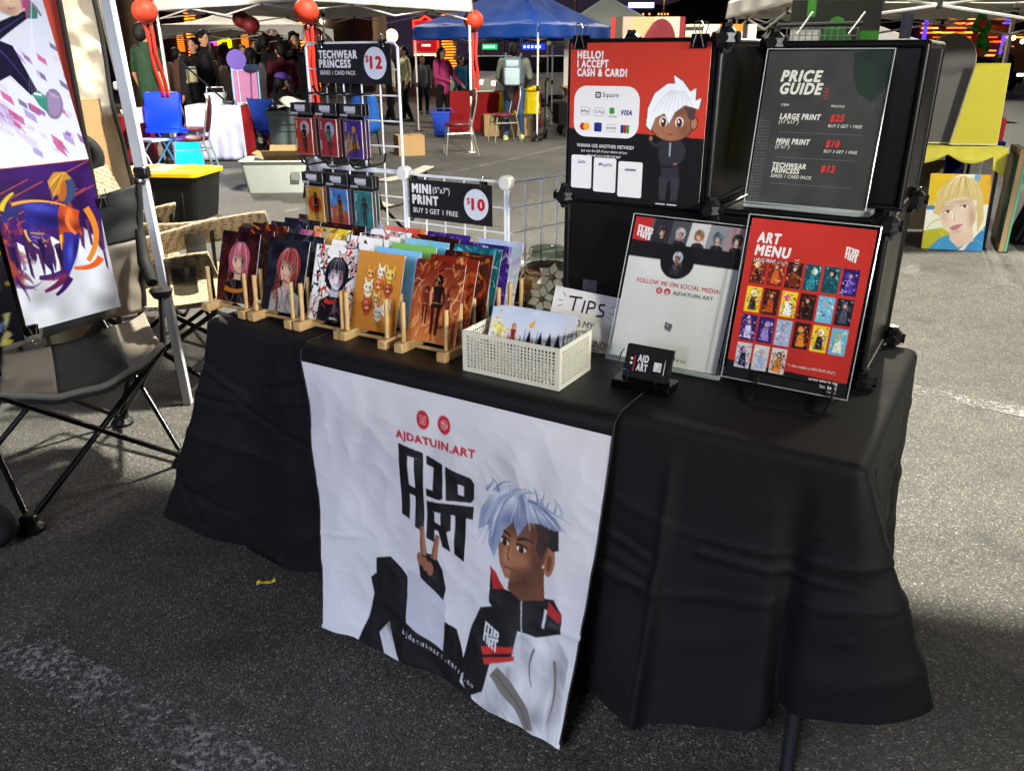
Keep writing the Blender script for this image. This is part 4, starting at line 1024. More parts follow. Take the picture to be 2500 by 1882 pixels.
t = block('casino_building', 'casino front with rows of orange light strips and a red roof at the right', ux(2215, 70), ux(2720, 70), 70, 5.2, ('casino_wall', '#3a1a14', '#6a1a1a'), 12)
W0 = t.location.x
for lv, (cl_, e_) in enumerate((('#ff8420', 1.5), ('#ff6a10', .7), ('#ffb050', 2.2))):
    b = MB()
    for k in range(11):
        x0, xe = ux(2235, 70) - W0, ux(2450, 70) - W0
        while x0 < xe:
            l_ = rnd.uniform(.3, 1.6)
            if rnd.randrange(3) == lv: b.box((x0 + l_ / 2, -.15, 1.6 + k * .33 + rnd.uniform(-.02, .02)), (l_ * .96, .12, .10))
            x0 += l_ * (1 if rnd.random() < .8 else 1.3)
    b.build('light_strip', em('orange_led_strip_' + ('mid', 'dim', 'bright')[lv], cl_, e_), t)
for u in (2243, 2436): b = MB(); b.box((ux(u, 70) - W0, -.3, 2.6), (.28, .1, 3.4)); b.build('violet_tube', em('violet_led'), t) if False else b.build('violet_tube', M('violet_led'), t)
b = MB(); b.box((ux(2520, 70) - W0, -2.0, 3.4), (9, 3.6, .7), None, .1); b.build('entrance_roof', M('brown_entrance', '#7a5a34', .7), t)
b = MB()
for k in range(9): b.ell((ux(2405, 70) - W0 + k * .75, -3.4, 2.8 - .25 * (k % 2)), (.16, .16, .16), None, 8, 6)
b.build('bulb_row', em('warm_bulb'), t)
t = block('dark_building', 'brown corrugated roofed building right of the tower', ux(1690, 55), ux(2120, 55), 55, 4.6, ('rust_wall', '#2c1a10', '#1c1210'), 8)
def post(name, label, u, Y, h, m, r_=.08): 
    t = thing(name, label, 'lamp post' if 'lamp' in name else 'pole', (ux(u, Y), Y, 0), 0); MB().tube([(0, 0, 0), (0, 0, h)], [r_ * 1.2, r_ * .8], 10).build('pole', m, t); return t
pm = M('galvanised_post', '#77706c', .5, metal=.5)
t = post('street_lamp', 'tall lamp post with two dazzling heads left of the tower', 1613, 75, 6.3, M('cream_post', '#b9a06a', .6))
for q in (-1, 1): b = MB(); b.ell((q * .45, 0, 6.35), (.32, .25, .16)); b.build('lamp_head', em('sodium_lamp', '#fff2b0', 12), t)
b = MB(); b.tube([(-.5, 0, 6.25), (.5, 0, 6.25)], .05, 6); b.build('arm', pm, t)
t = post('street_lamp', 'short lamp post with a round lit globe beside the cream sweaters', 959, 40, 2.2, pm, .05); b = MB(); b.ell((0, 0, 2.35), (.28, .28, .28)); b.build('globe', em('globe_lamp', '#ffeab0', 3.5), t)
for u, lab in ((1229, 'grey street pole behind the blue canopy, left of the backpack'), (1182, 'thin dark street pole seen under the blue canopy'), (1400, 'thin street pole rising behind the grey canopy')): post('street_pole', lab, u, 38, 7.0, pm, .09)
for u, v, wd, c, nm, lab in ((1196, 115, .62, '#109a50', 'green', 'small green street name sign lit from within'), (1302, 115, .95, '#1030e0', 'blue', 'small blue lit sign under the blue canopy')):
    p = py(u, v, 36); t = thing('street_sign', lab, 'sign', (p.x, 36, 0), 0); MB().box((0, 0, p.z), (wd, .06, .22), None, .02).build('sign_face', em(nm + '_sign_face', c, 1.5), t); MB().tube([(-wd / 2, .05, 0), (-wd / 2, .05, p.z)], .05, 6).build('post', pm, t)
    b = MB()
    for k in range(5): b.box((-wd / 2 + wd * (k + .8) / 6.2, -.034, p.z), (wd * .09, .01, .1))
    b.build('sign_lettering', em('white_sign_letters', '#e8f4ff', 1.2), t)
def car(label, u, Y, rz, colr, group='cars on the street beyond'):
    t = thing('parked_car', label, 'car', (ux(u, Y), Y, 0), R(rz), group)
    b = MB(); P_ = [(-2.15, .35), (-2.15, .80), (-1.6, .95), (-.9, 1.0), (1.25, 1.02), (2.0, .95), (2.2, .75), (2.2, .35)]
    b.prism(P_, -.86, .86, 1); bmesh.ops.bevel(b.bm, geom=b.bm.edges[:], offset=.05, segments=2, affect='EDGES'); b.build('car_body', M('car_paint_' + colr.strip('#'), colr, .25, coat=.6), t)
    b = MB(); q = [(-1.0, 1.0), (-.45, 1.44), (.85, 1.46), (1.45, 1.02)]; A = [b.bm.verts.new((x, -.72 if z > 1.2 else -.82, z)) for x, z in q]; B = [b.bm.verts.new((x, .72 if z > 1.2 else .82, z)) for x, z in q]
    for k in range(3): b._f((A[k], A[k + 1], B[k + 1], B[k]))
    b._f(A); b._f(B); b.build('windows', M('car_glass', '#0c0f12', .08), t, ang=20)
    MB().box((.2, 0, 1.475), (1.25, 1.36, .05), None, .02).build('roof_panel', M('car_paint_' + colr.strip('#')), t)
    for x in (-1.35, 1.4):
        for y in (-.80, .80):
            b = MB(); b.tube([(x, y - .10, .33), (x, y + .10, .33)], .33, 20); wh = b.build('wheel', M('tyre_rubber'), t); b = MB(); b.tube([(x, y - .115, .33), (x, y + .115, .33)], .20, 12); b.build('rim', alu, wh)
    for y in (-.62, .62): MB().box((2.2, y, .74), (.06, .34, .14), None, .02).build('tail_light', em('red_tail_light', '#ff2418', 1.6), t); MB().box((-2.14, y, .70), (.06, .36, .13), None, .02).build('headlight', em('white_headlight', '#fff6e0', 2.5), t)
    return t
car('white parked car seen under the left half of the blue canopy', 1225, 30, 185, '#b9bcbc')
car('pale silver car behind the backpack, red tail lights showing', 1345, 28, 20, '#a9a7a4')
car('white car at the far end of the street behind the canvas strip', 1440, 33, 170, '#c4c4c0')
car('dark parked car among bright lights between the right hand poles', 2390, 42, 100, '#1a1a1e')
car('dark red car half hidden behind the cream sweaters', 1010, 36, 10, '#3a1214')
# ================================================================== neighbours' art at the right
t = thing('work_table', 'folding table with yellow cloth scraps and black edge at the right', 'table', (3.50, 6.95, 0), R(-6))
MB().box((0, 0, .765), (.80, .62, .03), None, .006).build('table_top', M('black_table_edge', '#16161a', .5), t)
for sx in (-1, 1):
    for sy in (-1, 1): b = MB(); b.tube([(sx * .38, sy * .26, .75), (sx * .40, sy * .28, 0)], .014, 8); b.build('leg', grey_steel, t)
ycl2 = fab('pale_yellow_cloth', '#c9c04a')
b = MB(); b.grid(lambda u, v: Vector((-.41 + .82 * u, -.32 - .004 - .02 * v, .786 - (.05 + .07 * abs(math.sin(u * 7)) + (.12 if u > .88 else 0)) * v + .0)), 60, 4); b.grid(lambda u, v: Vector((-.41 + .82 * u, -.31 + .62 * v, .785)), 20, 4); solid(b.build('cloth_scrap', ycl2, t, ang=180), .006)
nb = fab('navy_cloth', '#0f1450')
for x, z, w_ in ((-.14, .52, .16), (.20, .60, .15)): b = MB(); b.prism([(x - w_ / 2, z + .12), (x + w_ * .3, z + .13), (x + w_ / 2, z + .02), (x + w_ * .2, z - .12), (x - w_ * .45, z - .08)], .10, .13, 1); b.build('hanging_cloth', nb, t)
b = MB(); b.box((-.02, .34, .32), (.80, .02, .60)); o = b.build('backing_board', M('tan_board', '#8a7656', .8, var=.15, vs=3), t)
def board(name, label, P2, x, y, z, rz, tilt, th, front, edge, parent=None, mid=None):
    t = thing(name, label, 'board', (x, y, z), 0, None, (R(tilt), 0, R(rz)))
    b = MB(); b.prism(P2, -th / 2, th / 2, 1); b.build('panel', edge, t); b = MB(); b.prism([(cx_ * .97, .01 + cz_ * .985) for cx_, cz_ in P2], -th / 2 - .004, -th / 2 - .001, 1); b.build('face', front, t); return t
arch_ = [(-.27, 0), (.10, 0)] + [(.10 + .02 + .09 * math.sin(k / 12 * math.pi / 2) , .10 + .48 * k / 12) for k in range(13)] + [(.02 + .19 * math.cos(k * math.pi / 14), .62 + .20 * math.sin(k * math.pi / 14)) for k in range(15)] + [(-.19, .55)]
board('skate_shaped_board', 'tall grey board with rounded top leaning on the table at the right', arch_, 3.40, 6.80, .80, -6, -6, .03, M('grey_board_face', '#4c4b46', .6, var=.12, vs=3), M('cream_board_edge', '#d8d6a8', .7))
b = MB(); b.prism([(-.14, .60), (-.08, .66), (-.07, .58), (-.15, .44), (-.19, .42)], -.03, -.026, 1); o = b.build('yellow_scrap', M('bright_yellow_paper', '#c9c22a', .7)); o.location = (3.40, 6.80, .80); o.rotation_euler = (R(-6), 0, R(-6)); tag(o, 'torn yellow paper stuck on the upper left of the grey board', 'paper')
t = board('yellow_board', 'flat yellow board leaning beside the grey rounded one', [(-.20, 0), (.16, 0), (.155, .60), (-.10, .60)], 3.66, 6.68, .80, -6, -5, .02, M('yellow_board_face', '#bdb32c', .7, var=.1, vs=4), M('cream_board_edge'))
t = thing('foam_block', 'red ribbed foam block on the right end of the work table', 'foam block', (3.90, 6.95, .79), R(10)); b = MB(); b.box((0, 0, .10), (.16, .18, .20), None, .02); b.build('block', M('red_foam', '#8c1220', .8, bump=1, bs=30), t); b = MB(); b.box((0, -.02, -.02 + .02), (.18, .2, .04), None, .015); b.build('blue_pad', nb, t)
cw_, ch_ = .45, .58
t = thing('portrait_canvas', 'painted canvas of a pale face with blond hair on yellow and blue', 'painting', (3.55, 6.52, 0), R(-13))
cv = Cv(cw_, ch_, 130, '#dfe2d2'); k = cv.k
cv.poly([(0, 0), (.5, 0), (.3, .1), (.16, .45), (.1, .6), (0, .5)], '#d9b60e'); cv.poly([(.8, 0), (1, 0), (1, .5), (.82, .5)], '#dba916'); cv.poly([(.72, 0), (.82, 0), (.76, .4), (.68, .3)], '#6f9fc0')
cv.rect(0, .55, .2, .62, '#2f78b8'); cv.poly([(0, .98), (.3, .92), (.5, 1.05), (.4, 1.3), (0, 1.3)], '#b2b01e'); cv.poly([(.1, 1.3), (.3, 1.08), (.55, 1.0), (.7, 1.2), (.6, 1.3)], '#3a94c8'); cv.poly([(.75, 1.2), (1, .85), (1, 1.3), (.7, 1.3)], '#2f82bc'); cv.scatter(['#d9b60e', '#6fb0d0', '#e8e2c0', '#a8a81a'], 30, 3, (.1, .3), (.02, .06), a=.5)
cv.poly([(.42, .95), (.78, .82), (.84, 1.12), (.6, 1.25), (.45, 1.12)], '#d6bda6'); cv.ell(.52, .66, .30, .38, '#ddcbb6', 1, -.25); cv.ell(.86, .55, .06, .09, '#d2b49c')
cv.poly([(.14, .55), (.16, .3), (.3, .1), (.55, .03), (.78, .12), (.9, .35), (.95, .75), (.88, 1.0), (.84, .7), (.8, .45), (.6, .38), (.4, .42), (.3, .5), (.24, .72), (.12, .68)], '#cdb878')
for q in range(70): x_ = rnd.uniform(.2, .88); cv.stroke([(.52 + (x_ - .5) * .4, .06), (x_, .2), (x_ + rnd.uniform(-.05, .05), rnd.uniform(.3, .48))], .012, .003, rnd.choice(['#e8d9a0', '#b39a58', '#d9c88a', '#9c864c']), .7)
FA = [(.52 + .30 * math.cos(t_) * math.cos(-.25) - .38 * math.sin(t_) * math.sin(-.25), .66 + .30 * math.cos(t_) * math.sin(-.25) + .38 * math.sin(t_) * math.cos(-.25)) for t_ in [q * .2094 for q in range(30)]]
cv.soft(FA, [(.76, .72, .08, .25, -.2, '#b08f76', .8), (.3, .7, .06, .2, -.2, '#c2a48c', .6), (.5, .48, .25, .06, -.25, '#b59a78', .6), (.46, .72, .05, .1, -.2, '#f0e2d2', .8), (.40, .80, .08, .05, 0, '#e0b8a4', .6), (.66, .70, .07, .05, 0, '#e2bca8', .6), (.54, .98, .12, .05, -.2, '#bd9c86', .7), (.36, .60, .09, .04, -.25, '#b9957c', .6), (.62, .51, .09, .04, -.25, '#b9957c', .6), (.5, .88, .1, .015, -.25, '#b48c78', .5)])
for x_, y_ in ((.36, .64), (.62, .54)): cv.ell(x_, y_, .065, .025, '#f0e8e0', 1, -.25); cv.ell(x_, y_, .028, .026, '#4a3424'); cv.stroke([(x_ - .08, y_ + .01), (x_, y_ - .035), (x_ + .08, y_ - .02)], .012, .006, '#5a4634'); cv.stroke([(x_ - .08, y_ - .06), (x_, y_ - .1), (x_ + .1, y_ - .08)], .014, .006, '#a08a58')
cv.stroke([(.48, .62), (.46, .76), (.5, .8)], .008, .02, '#b89a84'); cv.poly([(.42, .92), (.52, .86), (.64, .84), (.56, .93), (.47, .96)], '#b5707a')
art('canvas', cv, plane_fn((-cw_ / 2, .13, ch_), (cw_ / 2, .13, ch_), (-cw_ / 2, 0, .0)), t, .02, ink('matt_print'), '#d9d4c4')
t = thing('stretched_canvas', 'large stretched canvas with a green edge seen from its side by the work table', 'painting', (4.0, 6.62, 0), R(68)); MB().box((0, 0, .40), (.50, .02, .78), None, .003).build('green_canvas', M('green_canvas_edge', '#4f9072', .7), t)
b = MB(); b.box((0, .028, .03), (.50, .034, .04)); b.box((0, .028, .77), (.50, .034, .04)); b.box((-.23, .028, .40), (.04, .034, .70)); b.box((.23, .028, .40), (.04, .034, .70)); b.build('stretcher_frame', M('pine_stretcher', '#8a7454', .7), t)
t = thing('black_bag', 'black fabric bag with a small white tag at the right edge', 'bag', (4.38, 6.75, 0), R(-10)); b = MB(); b.prism([(-.22, 0), (.25, 0), (.25, .62), (.05, .66), (-.08, .5)], -.12, .12, 1); bmesh.ops.bevel(b.bm, geom=b.bm.edges[:], offset=.03, segments=2, affect='EDGES'); b.build('bag_body', f_blk, t); MB().box((-.12, -.125, .05), (.03, .005, .05)).build('white_tag', wht_plastic, t)
b = MB(); b.box((3.15, 7.05, .62), (.34, .03, 1.10), Matrix.Rotation(R(20), 3, 'Z')); tag(b.build('purple_board', M('purple_panel', '#5c1f52', .7)), 'purple panel standing behind the grey rounded board', 'board')
# paintings and rack behind the cubes
def easel_painting(label, u0, u1, v0, Y, hgt, paint, rz=0):
    a, c_ = py(u0, v0, Y), py(u1, v0, Y); w_ = c_.x - a.x; zt = (a.z + c_.z) / 2
    t = thing('painting_on_stand', label, 'painting', ((a.x + c_.x) / 2, Y, 0), R(rz))
    cv = Cv(w_, hgt, 90, '#d8c8a8'); paint(cv); art('canvas', cv, plane_fn((-w_ / 2, -.02, zt), (w_ / 2, -.02, zt), (-w_ / 2, -.04, zt - hgt)), t, .025, ink('matt_print'), '#cfc6b2')
    for q in (-1, 1): MB().tube([(q * w_ * .3, .02, zt - .1), (q * w_ * .42, .0, 0)], .015, 6).build('stand_leg', wood, t)
    MB().tube([(0, .03, zt - .1), (0, .5, 0)], .015, 6).build('stand_leg', wood, t)
    return t
def paint1(cv):
    cv.rect(0, 0, .06, 2, '#b5312c'); cv.rect(.06, 0, .16, 2, '#4a473c'); cv.rect(.16, 0, .5, 2, '#d8a48c'); cv.poly([(.3, 0), (.6, 0), (.4, .6), (.2, .6)], '#c2a878'); cv.rect(.92, 0, 1, 2, '#8c2a34')
    cv.ell(.68, .33, .20, .30, '#74262e'); cv.stroke([(.62, .1), (.45, .2), (.42, .6)], .06, .08, '#7c2c34'); cv.ell(.53, .42, .05, .14, '#d2c0a0')
def paint2(cv):
    cv.rect(0, 0, 1, 2, '#d6cdb4'); cv.rect(0, .04, .25, .09, '#2a2a2c'); cv.rect(0, .16, .1, .3, '#cf7a24'); cv.rect(.48, 0, .82, .1, '#cf7a24'); cv.rect(.8, 0, .87, .35, '#2a2a2c'); cv.stroke([(.25, .25), (.4, .1), (.6, .2)], .03, .03, '#3a1c1c'); cv.ell(.55, .3, .12, .16, '#c98a5a')
easel_painting('tan and dark red painting showing above the payment poster', 1493, 1672, 42, 6.0, .55, paint1, -2)
easel_painting('cream and orange painting showing behind the cube connector', 1675, 1846, 60, 6.4, .55, paint2, -4)
p = py(2000, 85, 5.0)
t = thing('wire_display_rack', 'white wire basket rack showing above the price guide cube', 'rack', (p.x - .02, 5.0, 0), R(-4))
b = MB()
for k in range(13): b.tube([(-.21 + .035 * k, -.06, 1.43), (-.21 + .035 * k, -.06, 1.60)], .003, 5)
for k in range(5): b.tube([(-.21, -.06, 1.44 + .038 * k), (.21, -.06, 1.44 + .038 * k)], .003, 5)
b.tube([(-.21, -.06, 1.44), (-.21, .1, 1.44), (.21, .1, 1.44), (.21, -.06, 1.44)], .004, 5)
b.build('wire_basket', M('grey_wire', '#a8aca8', .3, metal=.6), t); b = MB(); b.tube([(-.23, -.06, 1.605), (.23, -.06, 1.615)], .012, 8); b.build('basket_rail', blk_plastic, t)
for q in (-.2, .2): MB().tube([(q, .1, 0), (q, .1, 1.62)], .012, 8).build('upright', blk_metal, t); MB().tube([(q, -.25, .012), (q, .3, .012)], .012, 8).build('foot', blk_metal, t)
for q in (-.12, .16): MB().tube([(q, -.07, 1.56), (q + .06, -.11, 1.67)], .005, 5).build('white_tag_tie', wht_plastic, t)
MB().box((-.06, .0, 1.515), (.16, .03, .14)).build('white_pack', M('white_paper', '#cfcfca', .6), t)
gp, gq = py(1938, 12, 5.12), py(2134, 12, 5.12)
t = thing('green_poster', 'dark poster with a green hooded shape standing in the wire basket', 'poster', ((gp.x + gq.x) / 2, 5.05, 1.45), R(-4))
cv = Cv(.50, .30, 90, '#15170f'); cv.noise(.3, 5, 2); cv.rect(.18, 0, .27, .18, '#2a6a1c'); cv.poly([(.25, .6), (.28, .42), (.42, .28), (.46, .2), (.58, .2), (.62, .32), (.72, .44), (.74, .6)], '#1f4f16'); cv.ell(.52, .25, .085, .07, '#2a6a1c'); cv.ell(.51, .26, .05, .045, '#1c4a14'); cv.rect(.78, .33, 1, .42, '#235c18')
art('sheet', cv, plane_fn((-.25, .02, .29), (.25, .02, .29), (-.25, 0, .0)), t, .003, ink('matt_print'), '#1a1a1a')
b = MB()
for q in range(9): b.ell((rnd.uniform(-.05, .1), rnd.uniform(-.04, .04), rnd.uniform(-.35, .0)), (.05, .03, .07))
p = py(2395, 45, 8.9); o = b.build('foil_garland', M('green_foil', '#2c8a2c', .25, metal=.4, var=.7, vs=14)); o.location = p; tag(o, 'green and red foil garland hanging on the white pole at the right', 'garland')
b = MB()
for q in range(4): b.ell((rnd.uniform(-.06, .02), -.05, -.05 - .13 * q), (.035, .03, .05))
b.build('red_foil', M('red_foil', '#c2301c', .25, metal=.3), o)
b = MB(); p = py(2212, 62, 8.5); b.grid(lambda u, v: Vector((p.x - .05 + .12 * u, 8.5 + .02 * math.sin(u * 8), p.z + .10 - .22 * v)), 6, 8); tag(solid(b.build('hanging_cloth', M('iridescent_cloth', '#9aa0d8', .35, var=.3, vs=8)), .004), 'small lilac iridescent cloth hanging from the right canopy truss', 'cloth')
b = MB(); b.box((2.86, 7.6, 1.36), (.34, .3, .12), None, .01); b.box((2.86, 7.6, 1.45), (.24, .24, .06), None, .01); o = b.build('dark_cases', M('dark_brown_case', '#2c201a', .6)); tag(o, 'dark brown stacked cases on a shelf beyond the price guide cube', 'case')
b = MB(); b.box((2.86, 7.6, 1.285), (.6, .4, .02)); 
for sx in (-.28, .28): b.tube([(2.86 + sx, 7.6, 0), (2.86 + sx, 7.6, 1.275)], .015, 6)
tag(b.build('side_table', blk_metal), 'black shelf table carrying the dark brown cases', 'table')
# ================================================================== the vendor's table
TA = R(-31.0)
TORG = Vector((-0.8992, 2.2431, 0))
TROT = Matrix.Rotation(TA, 3, 'Z')
TZ = 0.745
def tw(x, y, z=TZ): return TORG + TROT @ Vector((x, y, 0)) + Vector((0, 0, z))
def tthing(name, label, cat, x, y, z=TZ, rz=0.0, group=None): return thing(name, label, cat, tw(x, y, z), TA + rz, group)

# --- folding table under the cloth
t = tthing('folding_table', 'folding table under the black cloth, one dark steel leg showing below the hem', 'table', 0, 0, 0)
MB().box2((0.015, 0.02, 0.695), (1.795, 0.775, 0.728), .012, 2).build('table_top', M('grey_table_plastic', '#55565a', .6), t)
for x, y, dx in ((1.72, .03, .035), (1.72, .7, .035), (.1, .06, -.03), (.1, .7, -.03)):
    b = MB(); fy = y - (.068 if y < .1 and x > 1 else .02); b.tube([(x - dx, y + .05, .70), (x, y + .02, .35), (x + dx * .7, y - .01, .15), (x + dx, fy, .012)], .0150, 12)
    b.tube([(x + dx, fy + .004, .03), (x + dx, fy, 0)], .018, 12); b.build('leg', grey_steel, t)

# --- black tablecloth
HEM = [  # perimeter station (top x, y) -> hem point
    ((0, .80), (-.10, .86, .12)), ((0, .55), (-.13, .56, .07)), ((0, .25), (-.17, .20, .08)), ((0, .06), (-.18, -.04, .085)), ((.03, 0), (-.15, -.11, .10)),
    ((.14, 0), (.0, -.07, .055)), ((.22, 0), (.13, -.02, .03)), ((.33, 0), (.30, -.06, .02)), ((.45, 0), (.45, -.03, .05)), ((.7, 0), (.7, -.05, .05)), ((1.0, 0), (1.0, -.03, .05)), ((1.25, 0), (1.25, -.05, .06)),
    ((1.37, 0), (1.38, -.10, .055)), ((1.435, 0), (1.43, -.115, .048)), ((1.47, 0), (1.46, -.075, .045)), ((1.56, 0), (1.58, -.065, .09)), ((1.64, 0), (1.69, -.05, .13)), ((1.69, 0), (1.70, .03, .15)), ((1.73, 0), (1.76, -.02, .175)), ((1.785, 0), (1.90, -.01, .215)), ((1.81, .02), (1.985, .06, .235)), ((1.81, .07), (1.95, .13, .225)), ((1.81, .12), (1.85, .15, .20)),
    ((1.81, .2), (1.825, .22, .18)), ((1.81, .4), (1.83, .42, .15)), ((1.81, .6), (1.81, .6, .14)), ((1.81, .80), (1.80, .80, .12)), ((1.2, .80), (1.2, .88, .1)), ((.6, .80), (.6, .86, .1)), ((0, .80), (-.10, .86, .12))]
def cloth_fn():
    pts = []
    L = [0]
    for a, b in zip(HEM, HEM[1:]): L.append(L[-1] + math.hypot(a[0][0] - b[0][0], a[0][1] - b[0][1]))
    return L
_L = cloth_fn()
_g = random.Random(31)
CREASE = []
for k_ in range(46):
    cs_, cq_ = _g.uniform(.2, 3.2), _g.uniform(.05, .9); ca_ = _g.choice([_g.uniform(-.5, .5), _g.uniform(1.1, 2.0)]); cl_ = _g.uniform(.06, .28)
    CREASE.append((cs_, cq_, cs_ + cl_ * math.cos(ca_), cq_ + cl_ * math.sin(ca_), _g.choice([-1, 1]) * _g.uniform(.0018, .005)))
def hem_at(s):
    k = 0
    while k < len(_L) - 2 and s > _L[k + 1]: k += 1
    f = min(1, max(0, (s - _L[k]) / (_L[k + 1] - _L[k])))
    n = len(HEM) - 1
    def g(i): return HEM[i % n]
    def cr(p0, p1, p2, p3, f):
        return .5 * ((2 * p1) + (p2 - p0) * f + (2 * p0 - 5 * p1 + 4 * p2 - p3) * f * f + (3 * p1 - p0 - 3 * p2 + p3) * f ** 3)
    top = Vector((*HEM[k][0], 0)).lerp(Vector((*HEM[k + 1][0], 0)), f)
    P = [Vector(g(k + i)[1]) for i in (-1, 0, 1, 2)]
    lin_ = P[1].lerp(P[2], f)
    return top, lin_.lerp(cr(*P, f), .8)
_SC = _L[next(i for i, h_ in enumerate(HEM) if h_[0] == (1.81, .02))]
def cloth(s, t):
    """s along the rim, t 0 rim .. 1 hem"""
    top, hem = hem_at(s)
    cx, cy = .905, .40
    x = min(max(top.x, .03), 1.78); y = min(max(top.y, .03), .77)
    out = Vector((top.x - x, top.y - y, 0)); out.normalize()
    rr = .024
    if t <= .12:
        a = t / .12 * math.pi / 2
        return Vector((x, y, 0)) + out * rr * math.sin(a) + Vector((0, 0, .743 - rr + rr * math.cos(a)))
    q = (t - .12) / .88
    base = Vector((x, y, 0)) + out * rr
    z = (.743 - rr) * (1 - q) + hem.z * q
    sway = q ** (1.25 - .22 * min(1, max(0, 1 - (abs(s - _SC) / .35))))
    p = base.lerp(Vector((hem.x, hem.y, 0)), sway)
    n1 = mnoise.noise(Vector((s * 5, q * 1.4, 1.3))) * .030 * q + (.5 - abs(mnoise.noise(Vector((s * 4.3 + q * 2.5, q * 3.5, 5))))) * .008 * min(1, q * 3) + mnoise.noise(Vector((s * 17 + q * 6, q * 8, 9))) * .004 * min(1, q * 4)
    n1 += (.35 - abs(mnoise.noise(Vector((s * 2.2 - q * 3.2, q * 3.0 + s * 2.5, 11))))) * .0035 * min(1, q * 4)
    # pressed fold lines and soft horizontal creases
    cr = 0
    for fx in (.5, 1.435):
        if top.y < .05: cr += .006 * math.exp(-((top.x - fx) / .012) ** 2) * min(1, q * 4)
    cr += .004 * math.exp(-((q - .52) / .02) ** 2) + .003 * math.exp(-((q - .25 - .1 * math.sin(s * 3)) / .015) ** 2)
    for (sa, qa, sb, qb, am) in CREASE:
        d2 = (sb - sa) ** 2 + (qb - qa) ** 2; tt = min(1, max(0, ((s - sa) * (sb - sa) + (q - qa) * (qb - qa)) / d2))
        ds = math.hypot(s - sa - tt * (sb - sa), (q - qa - tt * (qb - qa)) * .7)
        if ds < .05: cr += am * math.exp(-(ds / .010) ** 2) * (1 - .5 * tt) - am * .5 * math.exp(-((ds - .02) / .014) ** 2)
    p = p + out * (n1 + cr)
    return Vector((p.x, p.y, z))
S = _L[-1]; NS, NT = 900, 120
b = MB(); rows = []
for j in range(NT + 1):
    rows.append([b.bm.verts.new(cloth(S * i / NS, j / NT)) for i in range(NS)])
for j in range(NT):
    for i in range(NS): b._f((rows[j][i], rows[j + 1][i], rows[j + 1][(i + 1) % NS], rows[j][(i + 1) % NS]))
cv_ = b.bm.verts.new((.905, .4, .7445)); prev = rows[0]
ring2 = [b.bm.verts.new(Vector((.905, .4, .7445)).lerp(v.co, .8)) for v in prev]
for i in range(NS):
    b._f((prev[i], prev[(i + 1) % NS], ring2[(i + 1) % NS], ring2[i])); b._f((ring2[i], ring2[(i + 1) % NS], cv_))
o = b.build('tablecloth', blk_cloth, None, ang=180)
o.location = tw(0, 0, 0); o.rotation_euler = (0, 0, TA)
tag(o, 'plain black tablecloth draped over the folding table, front corner flaring out', 'tablecloth')

# --- table runner with printed front
RW, RL = .90, .748
def run_edge(u, s):
    """u across 0..1, s = distance past the table's front edge (negative: on top)"""
    if s < 0: 
        return Vector((.42 + .895 * u, -s + .005, .7485 + .0015 * math.sin(u * 9) * min(1, -s * 8)))
    rr = .034; arc = rr * math.pi / 2
    if s < arc:
        a = s / rr
        return Vector((.42 + .895 * u, .005 - rr * math.sin(a), .7485 - rr + rr * math.cos(a)))
    q = (s - arc) / (RL - arc)
    fl = (.155 + .05 * u) * q ** 1.25 + .012 * math.sin(u * 7 + 1.5) * q + .006 * math.sin(u * 17 + 2 * q) * q
    fl += .007 * mnoise.noise(Vector((u * 5, q * 4, 2))) * min(1, q * 4) + .005 * mnoise.noise(Vector((u * 12 + q * 4, q * 8, 7))) * min(1, q * 4)
    for cq, w_ in ((.33, .010), (.62, .012)): fl += .0032 * math.exp(-((q - cq + .035 * math.sin(u * 6 + cq * 9)) / w_) ** 2) * max(0, min(1, .5 + 2.2 * mnoise.noise(Vector((u * 4, cq * 20, 0)))))
    fl += (.4 - abs(mnoise.noise(Vector((u * 6 + q * 3, q * 5 - u * 4, 21))))) * .0075 * min(1, q * 5) + (.4 - abs(mnoise.noise(Vector((u * 11 - q * 6, q * 9 + u * 3, 31))))) * .0035 * min(1, q * 5)
    dz = (RL - arc) * q * (1 - .01 * q)
    xl, xr = .42 + .165 * q + .012 * math.sin(q * 3), 1.315 + .004 * q ** 2
    zz = .7485 - rr - dz
    lowest = .012
    return Vector((xl + (xr - xl) * u, .005 - rr - fl, max(zz + fl * .08, lowest)))
t = tthing('table_runner', 'black and white printed table runner hanging over the front of the black tablecloth', 'table runner', 0, 0, 0)
WH0 = .062                      # white print starts here
b = MB(); b.grid(lambda u, v: run_edge(u, -.74 + v * (.74 + WH0)), 60, 70)
o = b.build('top_panel', blk_runner, t, ang=180)
b = MB()
for x in (.002, .998): b.tube([run_edge(x, -.74 + k / 40 * (.74 + RL - .01)) + Vector((0, -.001, .0012)) for k in range(41)], .0022, 6)
b.build('edge_seam', M('dark_seam_thread', '#2c2c30', .8), t)
def run_fn(u, v):
    s = WH0 + v * (RL - WH0)
    p = run_edge(u, s); e = .004
    du = run_edge(min(u + e, 1), s) - run_edge(max(u - e, 0), s); dv = run_edge(u, s + e) - run_edge(u, s - e)
    n = dv.cross(du).normalized()
    if n.y > 0: n = -n
    return p + n * .0012, n
K = (RL - WH0) / RW
cv = Cv(RW, RL - WH0, 420, '#dfe0e6', 2)
cv.noise(.05, 5, 3); cv.noise(.2, 4, 8, tint='#f2f2f4'); cv.noise(.10, 3, 11, tint='#c5c6d4')
def P(*l): return [(a, b * K) for a, b in l]
